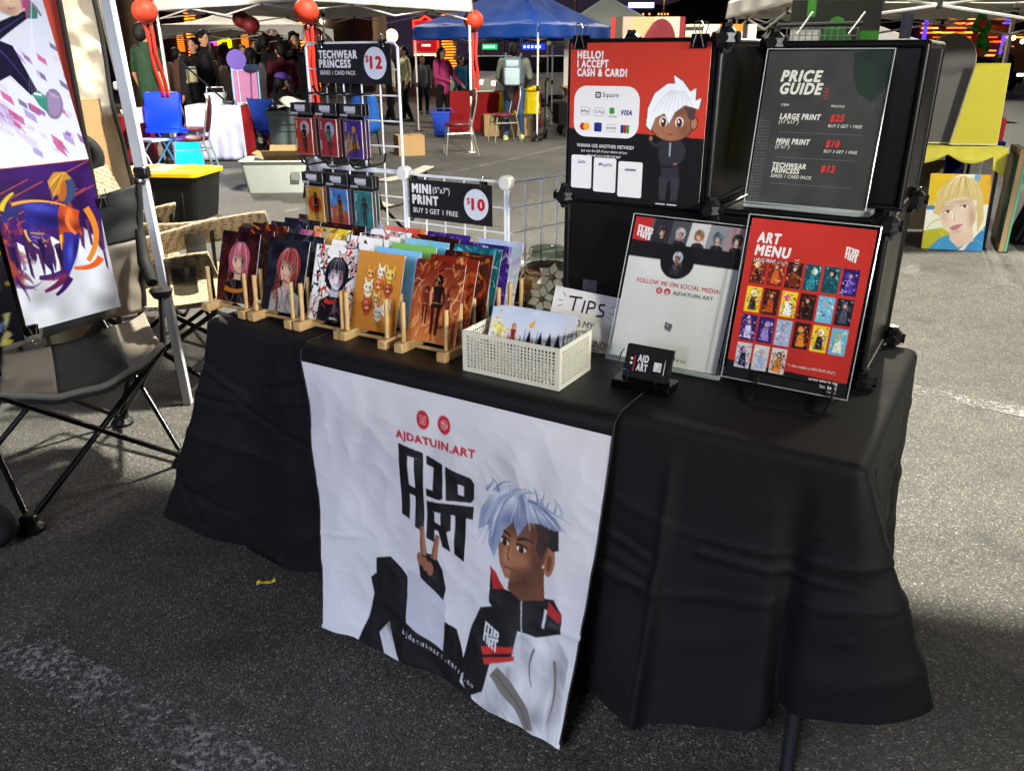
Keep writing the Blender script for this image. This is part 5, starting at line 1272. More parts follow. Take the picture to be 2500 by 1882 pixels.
def figure_panel(cv):
    # knee, arm and coat: broad dark shapes
    cv.poly(P((.155, 1.0), (.20, .90), (.225, .80), (.215, .74), (.24, .715), (.245, .655), (.30, .635), (.345, .66), (.375, .70), (.40, .78), (.57, .80), (.60, .86), (.66, 1.0)), '#0b0b0e')
    cv.poly(P((.255, .93), (.30, .87), (.315, .93), (.35, 1.0), (.28, 1.0)), '#cfd3da')
    # raised hand
    cv.poly(P((.432, .77), (.415, .66), (.405, .60), (.43, .575), (.475, .575), (.50, .62), (.515, .68), (.50, .775)), '#111115')
    for a, b_, c_, d_ in ((.432, .585, .425, .485), (.468, .59, .482, .50)):
        cv.stroke([(a, b_ * K), (c_, d_ * K)], .024, .014, '#8c5a44'); cv.stroke([(a + .004, b_ * K), (c_ + .004, d_ * K)], .009, .004, '#b07a60')
    for k in range(3): cv.ell(.417 + k * .018, (.605 + k * .012) * K, .012, .02, '#9a6650')
    # coat
    cv.poly(P((.60, .97), (.64, .78), (.655, .70), (.70, .66), (.80, .62), (.93, .68), (.975, .73), (.985, 1.0), (.70, 1.0)), '#c9ccd2')
    cv.poly(P((.60, .93), (.63, .76), (.66, .68), (.73, .645), (.80, .70), (.79, .80), (.72, .83), (.70, .95), (.64, 1.0)), '#121216')
    cv.poly(P((.68, .80), (.79, .755), (.795, .775), (.69, .825)), '#c8302f'); cv.poly(P((.69, .835), (.80, .785), (.80, .80), (.70, .855)), '#c8302f')
    cv.poly(P((.72, .90), (.80, .84), (.86, .90), (.92, 1.0), (.87, 1.0), (.80, .93)), '#8c8880')
    COAT = P((.60, .97), (.64, .78), (.655, .70), (.70, .66), (.80, .62), (.93, .68), (.975, .73), (.985, 1.0), (.70, 1.0))
    LIGHT = P((.80, .72), (.86, .66), (.93, .68), (.975, .73), (.985, 1.0), (.70, 1.0), (.72, .85), (.80, .82))
    cv.poly(P((.80, .80), (.80, .70), (.86, .66), (.93, .68), (.975, .73), (.985, 1.0), (.70, 1.0), (.715, .86)), '#d4d7dc')
    cv.soft(LIGHT, [(.95, .80 * K, .04, .12, .2, '#8d8f98', .8), (.84, .78 * K, .05, .02, 1.2, '#9a9ca4', .6), (.78, .92 * K, .05, .10, .5, '#a4a6ae', .7), (.90, .95 * K, .07, .03, -.5, '#7f8089', .8), (.88, .72 * K, .04, .03, 0, '#f4f5f7', .8), (.83, .88 * K, .03, .06, .3, '#f0f1f4', .7), (.93, .88 * K, .02, .07, .2, '#eceef2', .6), (.76, .99 * K, .06, .02, 0, '#8b8c94', .6)])
    cv.folds(LIGHT, ['#8a8c95', '#ffffff', '#a9abb3', '#c2c4cb'], 34, 4, (.006, .022), (.04, .14), 60, .6)
    cv.poly(P((.72, .885), (.745, .845), (.80, .87), (.87, .93), (.90, .985), (.87, 1.0), (.82, .95)), '#77736e'); cv.stroke([(.73, .87 * K), (.80, .885 * K), (.885, .99 * K)], .004, .004, '#5a5753')
    cv.stroke([(.86, .74 * K), (.84, .80 * K), (.87, .86 * K)], .008, .003, '#6f6f76'); cv.stroke([(.93, .75 * K), (.96, .85 * K), (.94, .95 * K)], .012, .003, '#7e7a74')
    JK = P((.60, .93), (.63, .76), (.66, .68), (.73, .645), (.80, .70), (.79, .75), (.68, .795), (.69, .86), (.64, 1.0))
    cv.folds(JK, ['#30303a', '#000000', '#24242c', '#3c3c46'], 26, 5, (.01, .03), (.06, .2), 70, .55)
    KN = P((.155, 1.0), (.20, .90), (.225, .80), (.215, .74), (.24, .715), (.245, .655), (.30, .635), (.345, .66), (.375, .70), (.40, .78), (.57, .80), (.60, .86), (.66, 1.0))
    cv.folds(KN, ['#23232a', '#000000', '#1a1a20', '#2c2c34'], 40, 6, (.01, .04), (.08, .25), 75, .5)
    # high collar
    cv.poly(P((.685, .545), (.74, .585), (.82, .58), (.90, .56), (.93, .60), (.935, .66), (.86, .70), (.75, .70), (.69, .65)), '#17171b')
    cv.poly(P((.68, .53), (.705, .545), (.74, .585), (.70, .60)), '#b52a2e'); cv.poly(P((.885, .57), (.93, .60), (.925, .63), (.885, .61)), '#b52a2e')
    cv.rect(.875, .60 * K, .885, .66 * K, '#d8dade'); cv.stroke([(.80, .59 * K), (.803, .66 * K), (.825, .76 * K)], .005, .004, '#b9bbc0')
    # neck, head and hair of an unnamed stand-in portrait
    cv.poly(P((.755, .50), (.86, .47), (.87, .575), (.80, .60), (.75, .58)), '#6d4330')
    cv.poly(P((.70, .36), (.86, .33), (.865, .43), (.84, .50), (.775, .545), (.735, .545), (.712, .51), (.70, .45)), '#9a6546')
    cv.poly(P((.80, .36), (.86, .33), (.865, .43), (.84, .50), (.79, .54), (.815, .45)), '#7d4d36')
    cv.ell(.872, .445 * K, .017, .036, '#a76d4c'); cv.ell(.872, .45 * K, .008, .02, '#6f4330')
    cv.poly(P((.80, .31), (.885, .33), (.895, .40), (.88, .41), (.86, .40), (.845, .45), (.825, .42), (.83, .37)), '#1c1a20')
    FC = P((.70, .36), (.86, .33), (.865, .43), (.84, .50), (.775, .545), (.735, .545), (.712, .51), (.70, .45))
    cv.soft(FC, [(.83, .46 * K, .045, .10, .2, '#5a3424', .75), (.70, .40 * K, .02, .08, 0, '#6f432f', .5), (.76, .37 * K, .08, .03, 0, '#4c2c20', .7), (.745, .47 * K, .03, .05, .1, '#c08a66', .7), (.79, .475 * K, .03, .025, 0, '#b9805c', .6), (.742, .525 * K, .02, .012, 0, '#b8805e', .6), (.735, .475 * K, .012, .018, 0, '#d09a74', .7)])
    cv.soft(P((.755, .50), (.86, .47), (.87, .575), (.80, .60), (.75, .58)), [(.79, .53 * K, .07, .03, 0, '#3f2418', .5), (.85, .55 * K, .03, .06, 0, '#7d4d38', .6)])
    for x in (.722, .782): cv.ell(x, .435 * K, .016, .0065, '#e9dfd6'); cv.ell(x, .436 * K, .0085, .0085, '#241712'); cv.stroke([(x - .018, .425 * K), (x, .417 * K), (x + .02, .426 * K)], .006, .003, '#1a1210')
    cv.stroke([(.70, .405 * K), (.722, .398 * K), (.742, .41 * K)], .008, .004, '#1f1614'); cv.stroke([(.765, .41 * K), (.79, .392 * K), (.815, .402 * K)], .008, .004, '#1f1614')
    cv.stroke([(.742, .44 * K), (.733, .48 * K), (.745, .487 * K)], .004, .006, '#6b402c'); cv.stroke([(.73, .513 * K), (.748, .508 * K), (.768, .514 * K)], .004, .004, '#6a3a30')
    cv.poly(P((.625, .43), (.63, .36), (.66, .30), (.70, .265), (.75, .255), (.82, .275), (.87, .30), (.895, .335), (.875, .345), (.83, .335), (.79, .345), (.765, .40), (.745, .36), (.715, .40), (.70, .46), (.69, .50), (.665, .46), (.66, .40)), '#a9b4cc')
    HR_ = P((.625, .43), (.63, .36), (.66, .30), (.70, .265), (.75, .255), (.82, .275), (.87, .30), (.895, .335), (.875, .345), (.83, .335), (.79, .345), (.765, .40), (.745, .36), (.715, .40), (.70, .46), (.69, .50), (.665, .46), (.66, .40))
    cv.soft(HR_, [(.66, .42 * K, .04, .09, .1, '#5f6f9c', .8), (.74, .36 * K, .07, .025, 0, '#66769f', .8), (.86, .33 * K, .05, .02, .3, '#5a688e', .8), (.74, .285 * K, .09, .03, 0, '#e3ebf6', .9), (.69, .33 * K, .025, .05, .4, '#dfe8f5', .7), (.82, .30 * K, .05, .015, .3, '#dbe4f2', .8)])
    g = random.Random(5)
    for k in range(85):
        a = g.random(); sx_ = .735 + .05 * a; sy_ = .262 + .02 * abs(a - .4)
        if a < .45: e_ = (.628 + .11 * a + g.uniform(-.012, .012), .47 - .10 * a + g.uniform(-.05, .04)); m_ = (.66 + .07 * a, .29)
        else: e_ = (.74 + .30 * (a - .45) + g.uniform(-.02, .02), .385 - .09 * (a - .45) + g.uniform(-.035, .01)); m_ = (.74 + .16 * (a - .4), .27)
        cv.stroke([(sx_, sy_ * K), (m_[0], m_[1] * K), (e_[0], e_[1] * K)], g.uniform(.003, .009), .0012, g.choice(['#7f8db0', '#c9d3e6', '#eef3fa', '#56648a', '#93a1c2', '#b5c1d8']), .7)
    for k in range(26):
        x0 = g.uniform(.64, .90); y0 = .262 + .9 * (x0 - .75) ** 2 + .015
        cv.stroke([(x0, y0 * K), (x0 + g.uniform(-.01, .03), (y0 - .03) * K), (x0 + g.uniform(-.03, .06), (y0 - g.uniform(.02, .055)) * K)], .008, .001, g.choice(['#8f9dbf', '#c4cee2', '#6f7da3']), .9)
for P_, m_, h_ in logo(.345, .212 * K, .262, .345 * K): cv.poly(P_, '#0c0c10')
figure_panel(cv)
cv.poly([(a, b_ * K) for a, b_ in ((.365, .66), (.395, .66), (.50, .72), (.52, .73), (.52, .90), (.37, .85))], '#c6c8d6')
KX = 1 / RW
for cx_ in (.44, .51):
    cv.ell(cx_, .105 * K, .021, .0245, '#c22030')
cv.poly(ring(rrect(.4295, .105 * K - .0115, .4505, .105 * K + .0115, .004), rrect(.4315, .105 * K - .0095, .4485, .105 * K + .0095, .003)), '#ecd8da'); cv.poly(ring(circ(.44, .105 * K, .0058), circ(.44, .105 * K, .0038)), '#ecd8da'); cv.ell(.446, .105 * K - .006, .0013, .0013, '#ecd8da')
cv.poly(ring(circ(.51, .105 * K, .0115, .0125), circ(.51, .105 * K, .0095, .0103)), '#ecd8da'); cv.poly(ring(circ(.51, .107 * K, .0055), circ(.51, .107 * K, .0036)), '#ecd8da'); cv.stroke([(.502, .098 * K), (.514, .096 * K), (.516, .112 * K)], .0022, .0022, '#ecd8da')
cv.text('AJDATUIN.ART', .475, .192 * K, .0215, .270, '#bf2234', .026)
for P_, m_, h_ in logo(.685, .715 * K, .055, .085 * K): cv.poly(P_, '#e4e6ea')
for q_, ch_ in enumerate('ajdatuinart.carrd.co'): cv.text(ch_, .362 + .0155 * q_, (.893 + .0035 * q_) * K, .0165, .0045 if ch_ in '.ij' else (.007 if ch_ in 'tr' else .0105), '#e8e8ee', .012)
art('printed_panel', cv, run_fn, t, .0012, ink('runner_print', .55, bump=.25), '#15151a', flat=False)
t = None
# ================================================================== print racks with rows of small prints
g_pal = {'ember': ['#2a1214', '#6e2a16', '#c4501c', '#e78a2e', '#120a0c'], 'night': ['#16171f', '#2b2d3a', '#4d5166', '#8a8fa4'], 'pop': ['#d0392b', '#f2f2ee', '#15151a', '#b52a22', '#f2c230'],
         'fire': ['#7a2312', '#d4622a', '#f0a25a', '#ffd28a', '#3a1410'], 'sea': ['#0f4b5a', '#1f8a9a', '#7fd0d8', '#0a2230', '#c9eef0'], 'violet': ['#2a1a63', '#5a39b0', '#a58ae0', '#e2d6ff', '#140d30'],
         'ice': ['#9fb8dc', '#dfe8f5', '#6d8ec4', '#ffffff', '#b9a9d8'], 'sky': ['#6db6e4', '#bfe4f2', '#3f86c8', '#f2efd8', '#86c06a'], 'mix': ['#f2d21f', '#c74aa0', '#2fb0c0', '#f07b2e', '#ffffff', '#1b1b20']}
def bust(cv, cx, cy, s, hair, skin, top, seed=0, look=0, hair2=None, eyes='#2a1a16'):
    """an invented head-and-shoulders figure"""
    g = random.Random(seed); hair2 = hair2 or hair
    cv.poly([(cx - .55 * s, cy + 1.5 * s), (cx - .5 * s, cy + .75 * s), (cx - .15 * s, cy + .55 * s), (cx + .15 * s, cy + .55 * s), (cx + .5 * s, cy + .75 * s), (cx + .6 * s, cy + 1.5 * s)], top)
    for k in range(9): cv.stroke([(cx + g.uniform(-.4, .4) * s, cy + .6 * s), (cx + g.uniform(-.4, .4) * s, cy + s), (cx + g.uniform(-.5, .5) * s, cy + 1.5 * s)], .05 * s, .01 * s, g.choice(['#ffffff', '#000000', hair2]), .25)
    cv.ell(cx, cy - .02 * s, .42 * s, .48 * s, hair)
    cv.poly([(cx - .12 * s, cy + .25 * s), (cx + .12 * s, cy + .25 * s), (cx + .14 * s, cy + .6 * s), (cx - .14 * s, cy + .6 * s)], skin)
    cv.poly([(cx - .29 * s, cy - .15 * s), (cx + .29 * s, cy - .15 * s), (cx + .28 * s, cy + .12 * s), (cx + .12 * s + look * .1 * s, cy + .38 * s), (cx - .08 * s + look * .1 * s, cy + .38 * s), (cx - .28 * s, cy + .12 * s)], skin)
    for q in (-1, 1):
        ex_ = cx + q * .13 * s + look * .07 * s
        cv.ell(ex_, cy + .07 * s, .06 * s, .045 * s, '#efe8e2'); cv.ell(ex_, cy + .07 * s, .035 * s, .045 * s, eyes)
        cv.stroke([(ex_ - .08 * s, cy + .02 * s), (ex_, cy - .01 * s), (ex_ + .08 * s, cy + .02 * s)], .025 * s, .01 * s, '#20120f')
    cv.stroke([(cx - .06 * s + look * .08 * s, cy + .26 * s), (cx + look * .1 * s, cy + .275 * s), (cx + .07 * s + look * .08 * s, cy + .255 * s)], .02 * s, .01 * s, '#7a3a34')
    FP = [(cx - .29 * s, cy - .15 * s), (cx + .29 * s, cy - .15 * s), (cx + .28 * s, cy + .12 * s), (cx + .12 * s + look * .1 * s, cy + .38 * s), (cx - .08 * s + look * .1 * s, cy + .38 * s), (cx - .28 * s, cy + .12 * s)]
    cv.soft(FP, [(cx, cy - .12 * s, .34 * s, .12 * s, 0, '#3a1a16', .55), (cx + .24 * s, cy + .12 * s, .12 * s, .3 * s, 0, '#4a2018', .5), (cx - .12 * s, cy + .16 * s, .1 * s, .07 * s, 0, '#ff9a80', .25), (cx + .02 * s + look * .08 * s, cy + .15 * s, .04 * s, .08 * s, 0, '#ffffff', .3)])
    TP = [(cx - .55 * s, cy + 1.5 * s), (cx - .5 * s, cy + .75 * s), (cx - .15 * s, cy + .55 * s), (cx + .15 * s, cy + .55 * s), (cx + .5 * s, cy + .75 * s), (cx + .6 * s, cy + 1.5 * s)]
    cv.folds(TP, ['#000000', '#ffffff', '#000000', hair2], 16, seed, (.05 * s, .16 * s), (.2 * s, .6 * s), 70, .32)
    for k in range(14): cv.stroke([(cx + g.uniform(.08, .28) * s, cy - .1 * s), (cx + g.uniform(.12, .3) * s, cy + .1 * s), (cx + g.uniform(.0, .2) * s, cy + .34 * s)], .05 * s, .01 * s, '#5a2a24', .16)
    cv.stroke([(cx - .13 * s, cy + .36 * s), (cx, cy + .46 * s), (cx + .13 * s, cy + .4 * s)], .10 * s, .06 * s, '#3a1a18', .35)
    for k in range(34):
        a = -1 + 2 * (k % 17) / 16
        cv.stroke([(cx + .1 * a * s, cy - .46 * s), (cx + .4 * a * s, cy - .38 * s), (cx + (.36 * a + g.uniform(-.06, .06)) * s, cy + (g.uniform(-.15, 0) if abs(a) < .75 else g.uniform(.2, .7)) * s)], .10 * s if k < 17 else .03 * s, .012 * s, g.choice([hair, hair2, hair]) if k < 17 else g.choice(['#ffffff', '#000000', hair2]), 1 if k < 17 else .4)
def fullfig(cv, cx, cy, s, hair, skin, top, legs, seed=0, cape=None):
    g = random.Random(seed)
    if cape: cv.poly([(cx - .08 * s, cy - .28 * s), (cx + .08 * s, cy - .28 * s), (cx + .26 * s, cy + .32 * s), (cx + .05 * s, cy + .25 * s), (cx - .24 * s, cy + .36 * s)], cape)
    for q in (-1, 1):
        cv.poly([(cx + q * .02 * s, cy + .02 * s), (cx + q * .1 * s, cy + .02 * s), (cx + q * .09 * s, cy + .3 * s), (cx + q * .07 * s, cy + .55 * s), (cx + q * .02 * s, cy + .55 * s)], legs)
        cv.stroke([(cx + q * .09 * s, cy - .24 * s), (cx + q * .18 * s, cy - .1 * s), (cx + q * g.uniform(.06, .2) * s, cy + .06 * s)], .06 * s, .035 * s, skin if g.random() < .6 else top)
    cv.poly([(cx - .11 * s, cy - .27 * s), (cx + .11 * s, cy - .27 * s), (cx + .07 * s, cy - .08 * s), (cx + .12 * s, cy + .1 * s), (cx - .12 * s, cy + .1 * s), (cx - .07 * s, cy - .08 * s)], top)
    cv.ell(cx, cy - .37 * s, .085 * s, .1 * s, hair); cv.ell(cx, cy - .35 * s, .055 * s, .075 * s, skin)
    for k in range(8): cv.stroke([(cx, cy - .46 * s), (cx + g.uniform(-.14, .14) * s, cy - .4 * s), (cx + g.uniform(-.12, .12) * s, cy - g.uniform(.1, .34) * s)], .035 * s, .01 * s, hair)
    BB = [(cx - .2 * s, cy - .5 * s), (cx + .2 * s, cy - .5 * s), (cx + .2 * s, cy + .55 * s), (cx - .2 * s, cy + .55 * s)]
    cv.rect(cx - .09 * s, cy + .0 * s, cx + .09 * s, cy + .025 * s, '#c9a64a', .7); cv.soft([(cx, cy - .27 * s), (cx + .1 * s, cy - .27 * s), (cx + .1 * s, cy + .55 * s), (cx, cy + .55 * s)], [(cx + .06 * s, cy, .05 * s, .5 * s, 0, '#000000', .35)])
def blobs(cv, cols, seed):
    g = random.Random(seed)
    spots = [(.32, .38), (.55, .33), (.74, .36), (.30, .62), (.52, .55), (.73, .60), (.5, .78), (.32, .93), (.57, 1.02), (.74, .92)]
    for x, y in spots:
        c = g.choice(cols); r_ = g.uniform(.085, .115)
        cv.ell(x, y + r_ * .9, r_ * .75, r_ * .8, c); cv.ell(x, y, r_ * 1.12, r_, '#3a2416'); cv.ell(x, y, r_ * 1.02, r_ * .92, c)
        cv.soft(circ(x, y, r_), [(x + r_ * .5, y + r_ * .4, r_ * .6, r_ * .7, 0, '#6a3410', .35), (x - r_ * .3, y - r_ * .4, r_ * .5, r_ * .4, 0, '#ffffff', .4)])
        for q in (-1, 1): cv.ell(x + q * r_ * .42, y, .014, .02, '#2a1a14')
        cv.ell(x, y + r_ * .45, r_ * .4, r_ * .2, '#f4ead6', .7)
        cv.stroke([(x - r_ * .5, y - r_ * .7), (x - r_ * .8, y - r_ * 1.6)], .05, .02, c); cv.stroke([(x + r_ * .5, y - r_ * .7), (x + r_ * .8, y - r_ * 1.5)], .05, .02, c)
def bursts(cv, seed):
    g = random.Random(seed)
    cv.grad('#f4f4f0', '#e9e4e0')
    for k in range(34):
        a = g.uniform(0, 6.28); x, y = g.uniform(0, 1), g.uniform(0, 1.3); l = g.uniform(.15, .5)
        cv.stroke([(x, y), (x + math.cos(a) * l, y + math.sin(a) * l)], g.uniform(.02, .09), .0, g.choice(['#15151a', '#c9332a', '#15151a', '#ffffff', '#c9332a']))
    for k in range(5):
        x, y = g.random(), g.uniform(0, .9)
        for i, c in enumerate(('#15151a', '#ffffff', '#c9332a', '#ffffff', '#15151a')):
            r_ = .17 - .03 * i; cv.poly([(x + r_ * (1 if j % 2 else .45) * math.sin(j * .628), y - r_ * (1 if j % 2 else .45) * math.cos(j * .628)) for j in range(10)], c)
def bursts2(cv, seed):
    g = random.Random(seed + 5)
    for k in range(60):
        x, y = g.choice([g.uniform(0, .3), g.uniform(.7, 1)]), g.uniform(0, 1.3); a = g.uniform(0, 6.28); l = g.uniform(.08, .3)
        cv.stroke([(x, y), (x + math.cos(a) * l * .6, y + math.sin(a) * l), (x + math.cos(a) * l, y + math.sin(a + .5) * l)], g.uniform(.02, .05), .0, g.choice(['#15151a', '#c9332a', '#15151a', '#f4f4f0']))
PW, PH = .150, .205
def picture(kind, seed, res=72):
    cv = Cv(PW, PH, res); g = random.Random(seed); k = cv.k
    if kind == 'ember_girl':
        cv.grad('#2a1016', '#4a1a12'); cv.noise(.5, 5, seed); cv.scatter(['#8a2c18', '#c8431e', '#5a1712'], 40, seed, (.03, .1), (.01, .03))
        bust(cv, .52, .52, .66, '#c4566c', '#e8bda0', '#1a0f10', seed, 0, '#e07c90'); cv.stroke([(.2, 1.1), (.5, 1.2), (.8, 1.05)], .10, .06, '#d8862c'); cv.scatter(['#c8431e', '#e07a2a'], 14, seed + 1, (.02, .06), (.02, .03))
    elif kind == 'night_girl':
        cv.grad('#101118', '#23242e'); cv.noise(.4, 4, seed, tint='#5a6078'); bust(cv, .56, .5, .70, '#8c3030', '#dcae92', '#b9b6ae', seed, -1, '#b24a40')
        cv.stroke([(.35, .98), (.4, 1.15), (.38, 1.37)], .03, .03, '#15151a'); cv.scatter(['#7a2626', '#a33c34'], 10, seed, (.2, .5), (.02, .03), (.3, .7, .4, .9), 95)
    elif kind == 'burst_boy':
        bursts(cv, seed); bursts2(cv, seed); bust(cv, .55, .52, .64, '#15151c', '#dfe0ea', '#17171c', seed, 0, '#2c2c36', '#a02a2a'); cv.stroke([(.35, .98), (.5, 1.05), (.62, .95)], .09, .06, '#c9332a'); cv.scatter(['#1a1a20', '#c9332a', '#ffffff'], 16, seed, (.1, .3), (.02, .05), (.1, .9, 1.0, 1.36))
    elif kind == 'creatures':
        cv.grad('#cf8d3c', '#c27f2f'); cv.scatter(['#e8b25a', '#b5702a'], 26, seed, (.02, .06), (.012, .03)); blobs(cv, ['#f0e6cc', '#e39a3a', '#d7702a', '#e9c24a', '#f4f0e4', '#b54a2a', '#d9b05a'], seed)
    elif kind == 'flame_trio':
        cv.grad('#6a2016', '#e0894a'); cv.scatter(g_pal['fire'], 90, seed, (.1, .35), (.01, .05), ang=-70); fullfig(cv, .3, .72, .62, '#4a1c14', '#e0a07a', '#7a3020', '#5a2018', 1)
        fullfig(cv, .74, .78, .55, '#3a1a14', '#e6ac86', '#8a3a26', '#4a1a14', 2); fullfig(cv, .52, .68, .98, '#20110e', '#dc9c74', '#2a1814', '#5a1a18', 3); cv.scatter(['#ffd98a', '#fff0c0', '#f2a34a'], 18, seed + 3, (.08, .3), (.006, .015))
    elif kind in g_pal:
        p = g_pal[kind]; cv.grad(p[0], p[1], g.choice([90, 60, 120])); cv.scatter(p, 70, seed, (.1, .5), (.02, .09), curl=.8)
        if kind in ('night', 'ember', 'violet', 'sea', 'fire'): bust(cv, .5 + g.uniform(-.1, .1), .5, .5, g.choice(p), '#d9a988', g.choice(p), seed, g.choice([-1, 0, 1]), g.choice(p))
        cv.scatter(p, 25, seed + 9, (.05, .25), (.008, .03), curl=.8)
    elif kind == 'bursts': bursts(cv, seed)
    elif kind == 'stripes':
        cv.grad('#c74aa0', '#f2d21f', 0)
        for k_ in range(12): cv.stroke([(k_ / 12, 0), (k_ / 12 - .2, .5)], .02, .02, g.choice(['#2fb0c0', '#ffffff', '#1b1b20', '#f07b2e']))
        cv.scatter(g_pal['mix'], 40, seed, (.1, .3), (.02, .06))
    elif kind == 'plain_sky': cv.grad('#7fc0ea', '#a8d6f0')
    elif kind == 'plain_green': cv.grad('#7cba63', '#6aa852')
    return cv
RACKS = [(-.040, .112, ['ember_girl', 'ember', 'ember', 'night', 'night', 'ember']), (.152, .295, ['night_girl', 'night', 'stripes', 'mix', 'ember', 'ice']), (.330, .476, ['burst_boy', 'bursts', 'bursts', 'bursts', 'bursts', 'pop']),
         (.492, .626, ['creatures', 'plain_sky', 'plain_green', 'sky', 'ember', 'violet']), (.680, .812, ['flame_trio', 'fire', 'ember', 'sea', 'violet', 'ice'])]
NOTE = {'ember_girl': 'small art print of a pink haired figure on dark red, front of its wooden rack', 'night_girl': 'small art print of a red haired figure in pale shirt, front of its wooden rack', 'burst_boy': 'small red, white and black art print with a dark haired figure, front of its rack',
        'creatures': 'small orange art print covered with round cream creatures', 'flame_trio': 'small fiery orange art print with three standing figures, beside the white basket'}
DESC = {'ember': 'dark ember red art print', 'night': 'dark blue grey art print', 'stripes': 'pink, yellow and turquoise striped art print', 'mix': 'many coloured art print', 'ice': 'pale icy blue art print', 'bursts': 'red, black and white burst patterned art print',
        'pop': 'red and yellow pop art print', 'plain_sky': 'plain light blue card', 'plain_green': 'plain green card', 'sky': 'sky blue landscape art print', 'violet': 'violet art print', 'fire': 'bright orange art print', 'sea': 'teal art print'}
RN = ['leftmost', 'second', 'middle', 'fourth', 'rightmost']
ORD = ['front', 'second', 'third', 'fourth', 'fifth', 'back']
SLOT = [.115, .175, .235, .295, .355, .415]
seed = 20
for ri, (xa, xb, kinds) in enumerate(RACKS):
    t = tthing('print_rack', 'pale wooden dowel rack, %s of the five racks on the black table' % RN[ri], 'print rack', 0, 0, TZ + .001, 0, 'wooden print racks on the table')
    for x in (xa, xb):
        b = MB(); b.box2((x - .014, .055, 0), (x + .014, .47, .026), .003, 1); rail = b.build('rail', wood, t)
        for y in [SLOT[0] - .034] + [s_ + .027 for s_ in SLOT]:
            b = MB(); b.tube([(x, y, .02), (x, y + .004, .128)], .0062, 10); b.build('dowel', wood, rail)
    for y in (.10, .40): MB().tube([(xa, y, .013), (xb, y, .013)], .005, 8).build('crossbar', wood, t)
    for si, kd in enumerate(kinds):
        seed += 1
        y0 = SLOT[si] - .012; lean = .062 + rnd.uniform(-.006, .006)
        cx = (xa + xb) / 2 + (.0 if si == 0 else rnd.uniform(-.012, .012) - (.02 if ri == 4 and si > 3 else 0)); yaw = rnd.uniform(-.03, .03); dz = rnd.uniform(-.002, .004) * (si > 0)
        lab = NOTE.get(kd) or '%s, %s in the %s wooden rack' % (DESC[kd], 'standing ' + ORD[si] if si < 5 else 'standing at the back', RN[ri])
        t = tthing('art_print', lab, 'art print', cx, y0, TZ + .028 + dz, yaw, 'small art prints in the wooden racks')
        hz = math.sqrt(PH ** 2 - lean ** 2)
        f_ = plane_fn((-PW / 2, lean, hz), (PW / 2, lean, hz), (-PW / 2, 0, 0), 0, rnd.uniform(.0, .004))
        art('sheet', picture(kd, seed, 96 if si == 0 else 56), f_, t, .0016, ink('glossy_print', .22))

# ================================================================== wire grid wall with card packs
def grid_panel(b, x0, x1, z0, z1, n, y=0.0, P=lambda x, z: Vector((x, 0, z))):
    r_ = .012
    pts = [P(x, z) for x, z in [(x0 + r_, z0), (x1 - r_, z0), (x1, z0 + r_), (x1, z1 - r_), (x1 - r_, z1), (x0 + r_, z1), (x0, z1 - r_), (x0, z0 + r_)]]
    b.tube(pts, .0045, 8, closed=True)
    nx = max(1, round((x1 - x0) / (.365 / n))); nz = max(1, round((z1 - z0) / (.365 / n)))
    for k in range(1, nx): b.tube([P(x0 + (x1 - x0) * k / nx, z0), P(x0 + (x1 - x0) * k / nx, z1)], .0027, 6)
    for k in range(1, nz): b.tube([P(x0, z0 + (z1 - z0) * k / nz), P(x1, z0 + (z1 - z0) * k / nz)], .0027, 6)
GY = .56
t = tthing('wire_grid_rack', 'white wire grid panels joined by round clips, standing behind the small prints', 'grid rack', 0, GY, TZ)
for (x0, x1, z0, z1) in ((-.035, .325, .003, .365), (-.035, .325, .371, .735), (.335, .69, .003, .365)):
    b = MB(); grid_panel(b, x0, x1, z0, z1, 5); b.build('grid_panel', wire_white, t)
b = MB(); grid_panel(b, 0, .36, .003, .365, 5, 0, lambda x, z: Vector((.70 + x * .22, x * .97, z))); b.build('grid_panel', wire_white, t)
for x, z in ((.33, .368), (.695, .365), (.33, .008), (.695, .008), (-.035, .368)):
    b = MB(); b.tube([(x, -.014, z), (x, .012, z)], .021, 20); b.tube([(x, -.017, z), (x, -.014, z)], [.017, .0205], 20); b.build('connector', wht_plastic, t)

sign_face = M('black_sign_card', '#1b1b22', .38, var=.12, vs=9)
def price_sign(name, label, x, z, wd, hh, items, ex, tilt=0.0):
    t = tthing(name, label, 'sign', x, GY - .010, z)
    MB().box2((0, -.0012, -hh), (wd, .0012, 0), .0004).build('card', sign_face, t)
    lettering(t, items, plane_fn((0, -.0013, 0), (wd, -.0013, 0), (0, -.0013, -hh)), wd, hh, [INKW(), INKR(), M('pale_price_disc', '#d6deee', .4)], 'lettering', .0003, ex)
    return t
price_sign('price_sign', 'black card pack sign at twelve dollars, clipped atop the wire grid', .012, 1.478, .295, .112,
           [('TECHWEAR', .014, .040, .021, .155, 0, .035, 0, 'l'), ('PRINCESS', .014, .066, .021, .128, 0, .035, 0, 'l'), ('SERIES 1 CARD PACK', .016, .087, .0115, .142, 0, .012, 0, 'l'), ('$', .200, .050, .018, None, 1, .02, 0, 'l'), ('12', .216, .068, .032, .047, 1, .03, 0, 'l')],
           [(circ(.236, .054, .043, .045), 2, -.0002)])
price_sign('price_sign', 'black mini print sign at ten dollars, clipped to the lower grid', .352, 1.10, .30, .118,
           [('MINI', .012, .040, .025, .072, 0, .035, 0, 'l'), ('(5"x7")', .09, .036, .0165, .062, 0, .015, 0, 'l'), ('PRINT', .012, .073, .025, .098, 0, .035, 0, 'l'), ('BUY 3 GET 1 FREE', .015, .100, .0145, .165, 0, .012, 0, 'l'), ('$', .212, .058, .017, None, 1, .02, 0, 'l'), ('10', .228, .074, .031, .048, 1, .03, 0, 'l')],
           [(circ(.245, .059, .043, .045), 2, -.0002)])
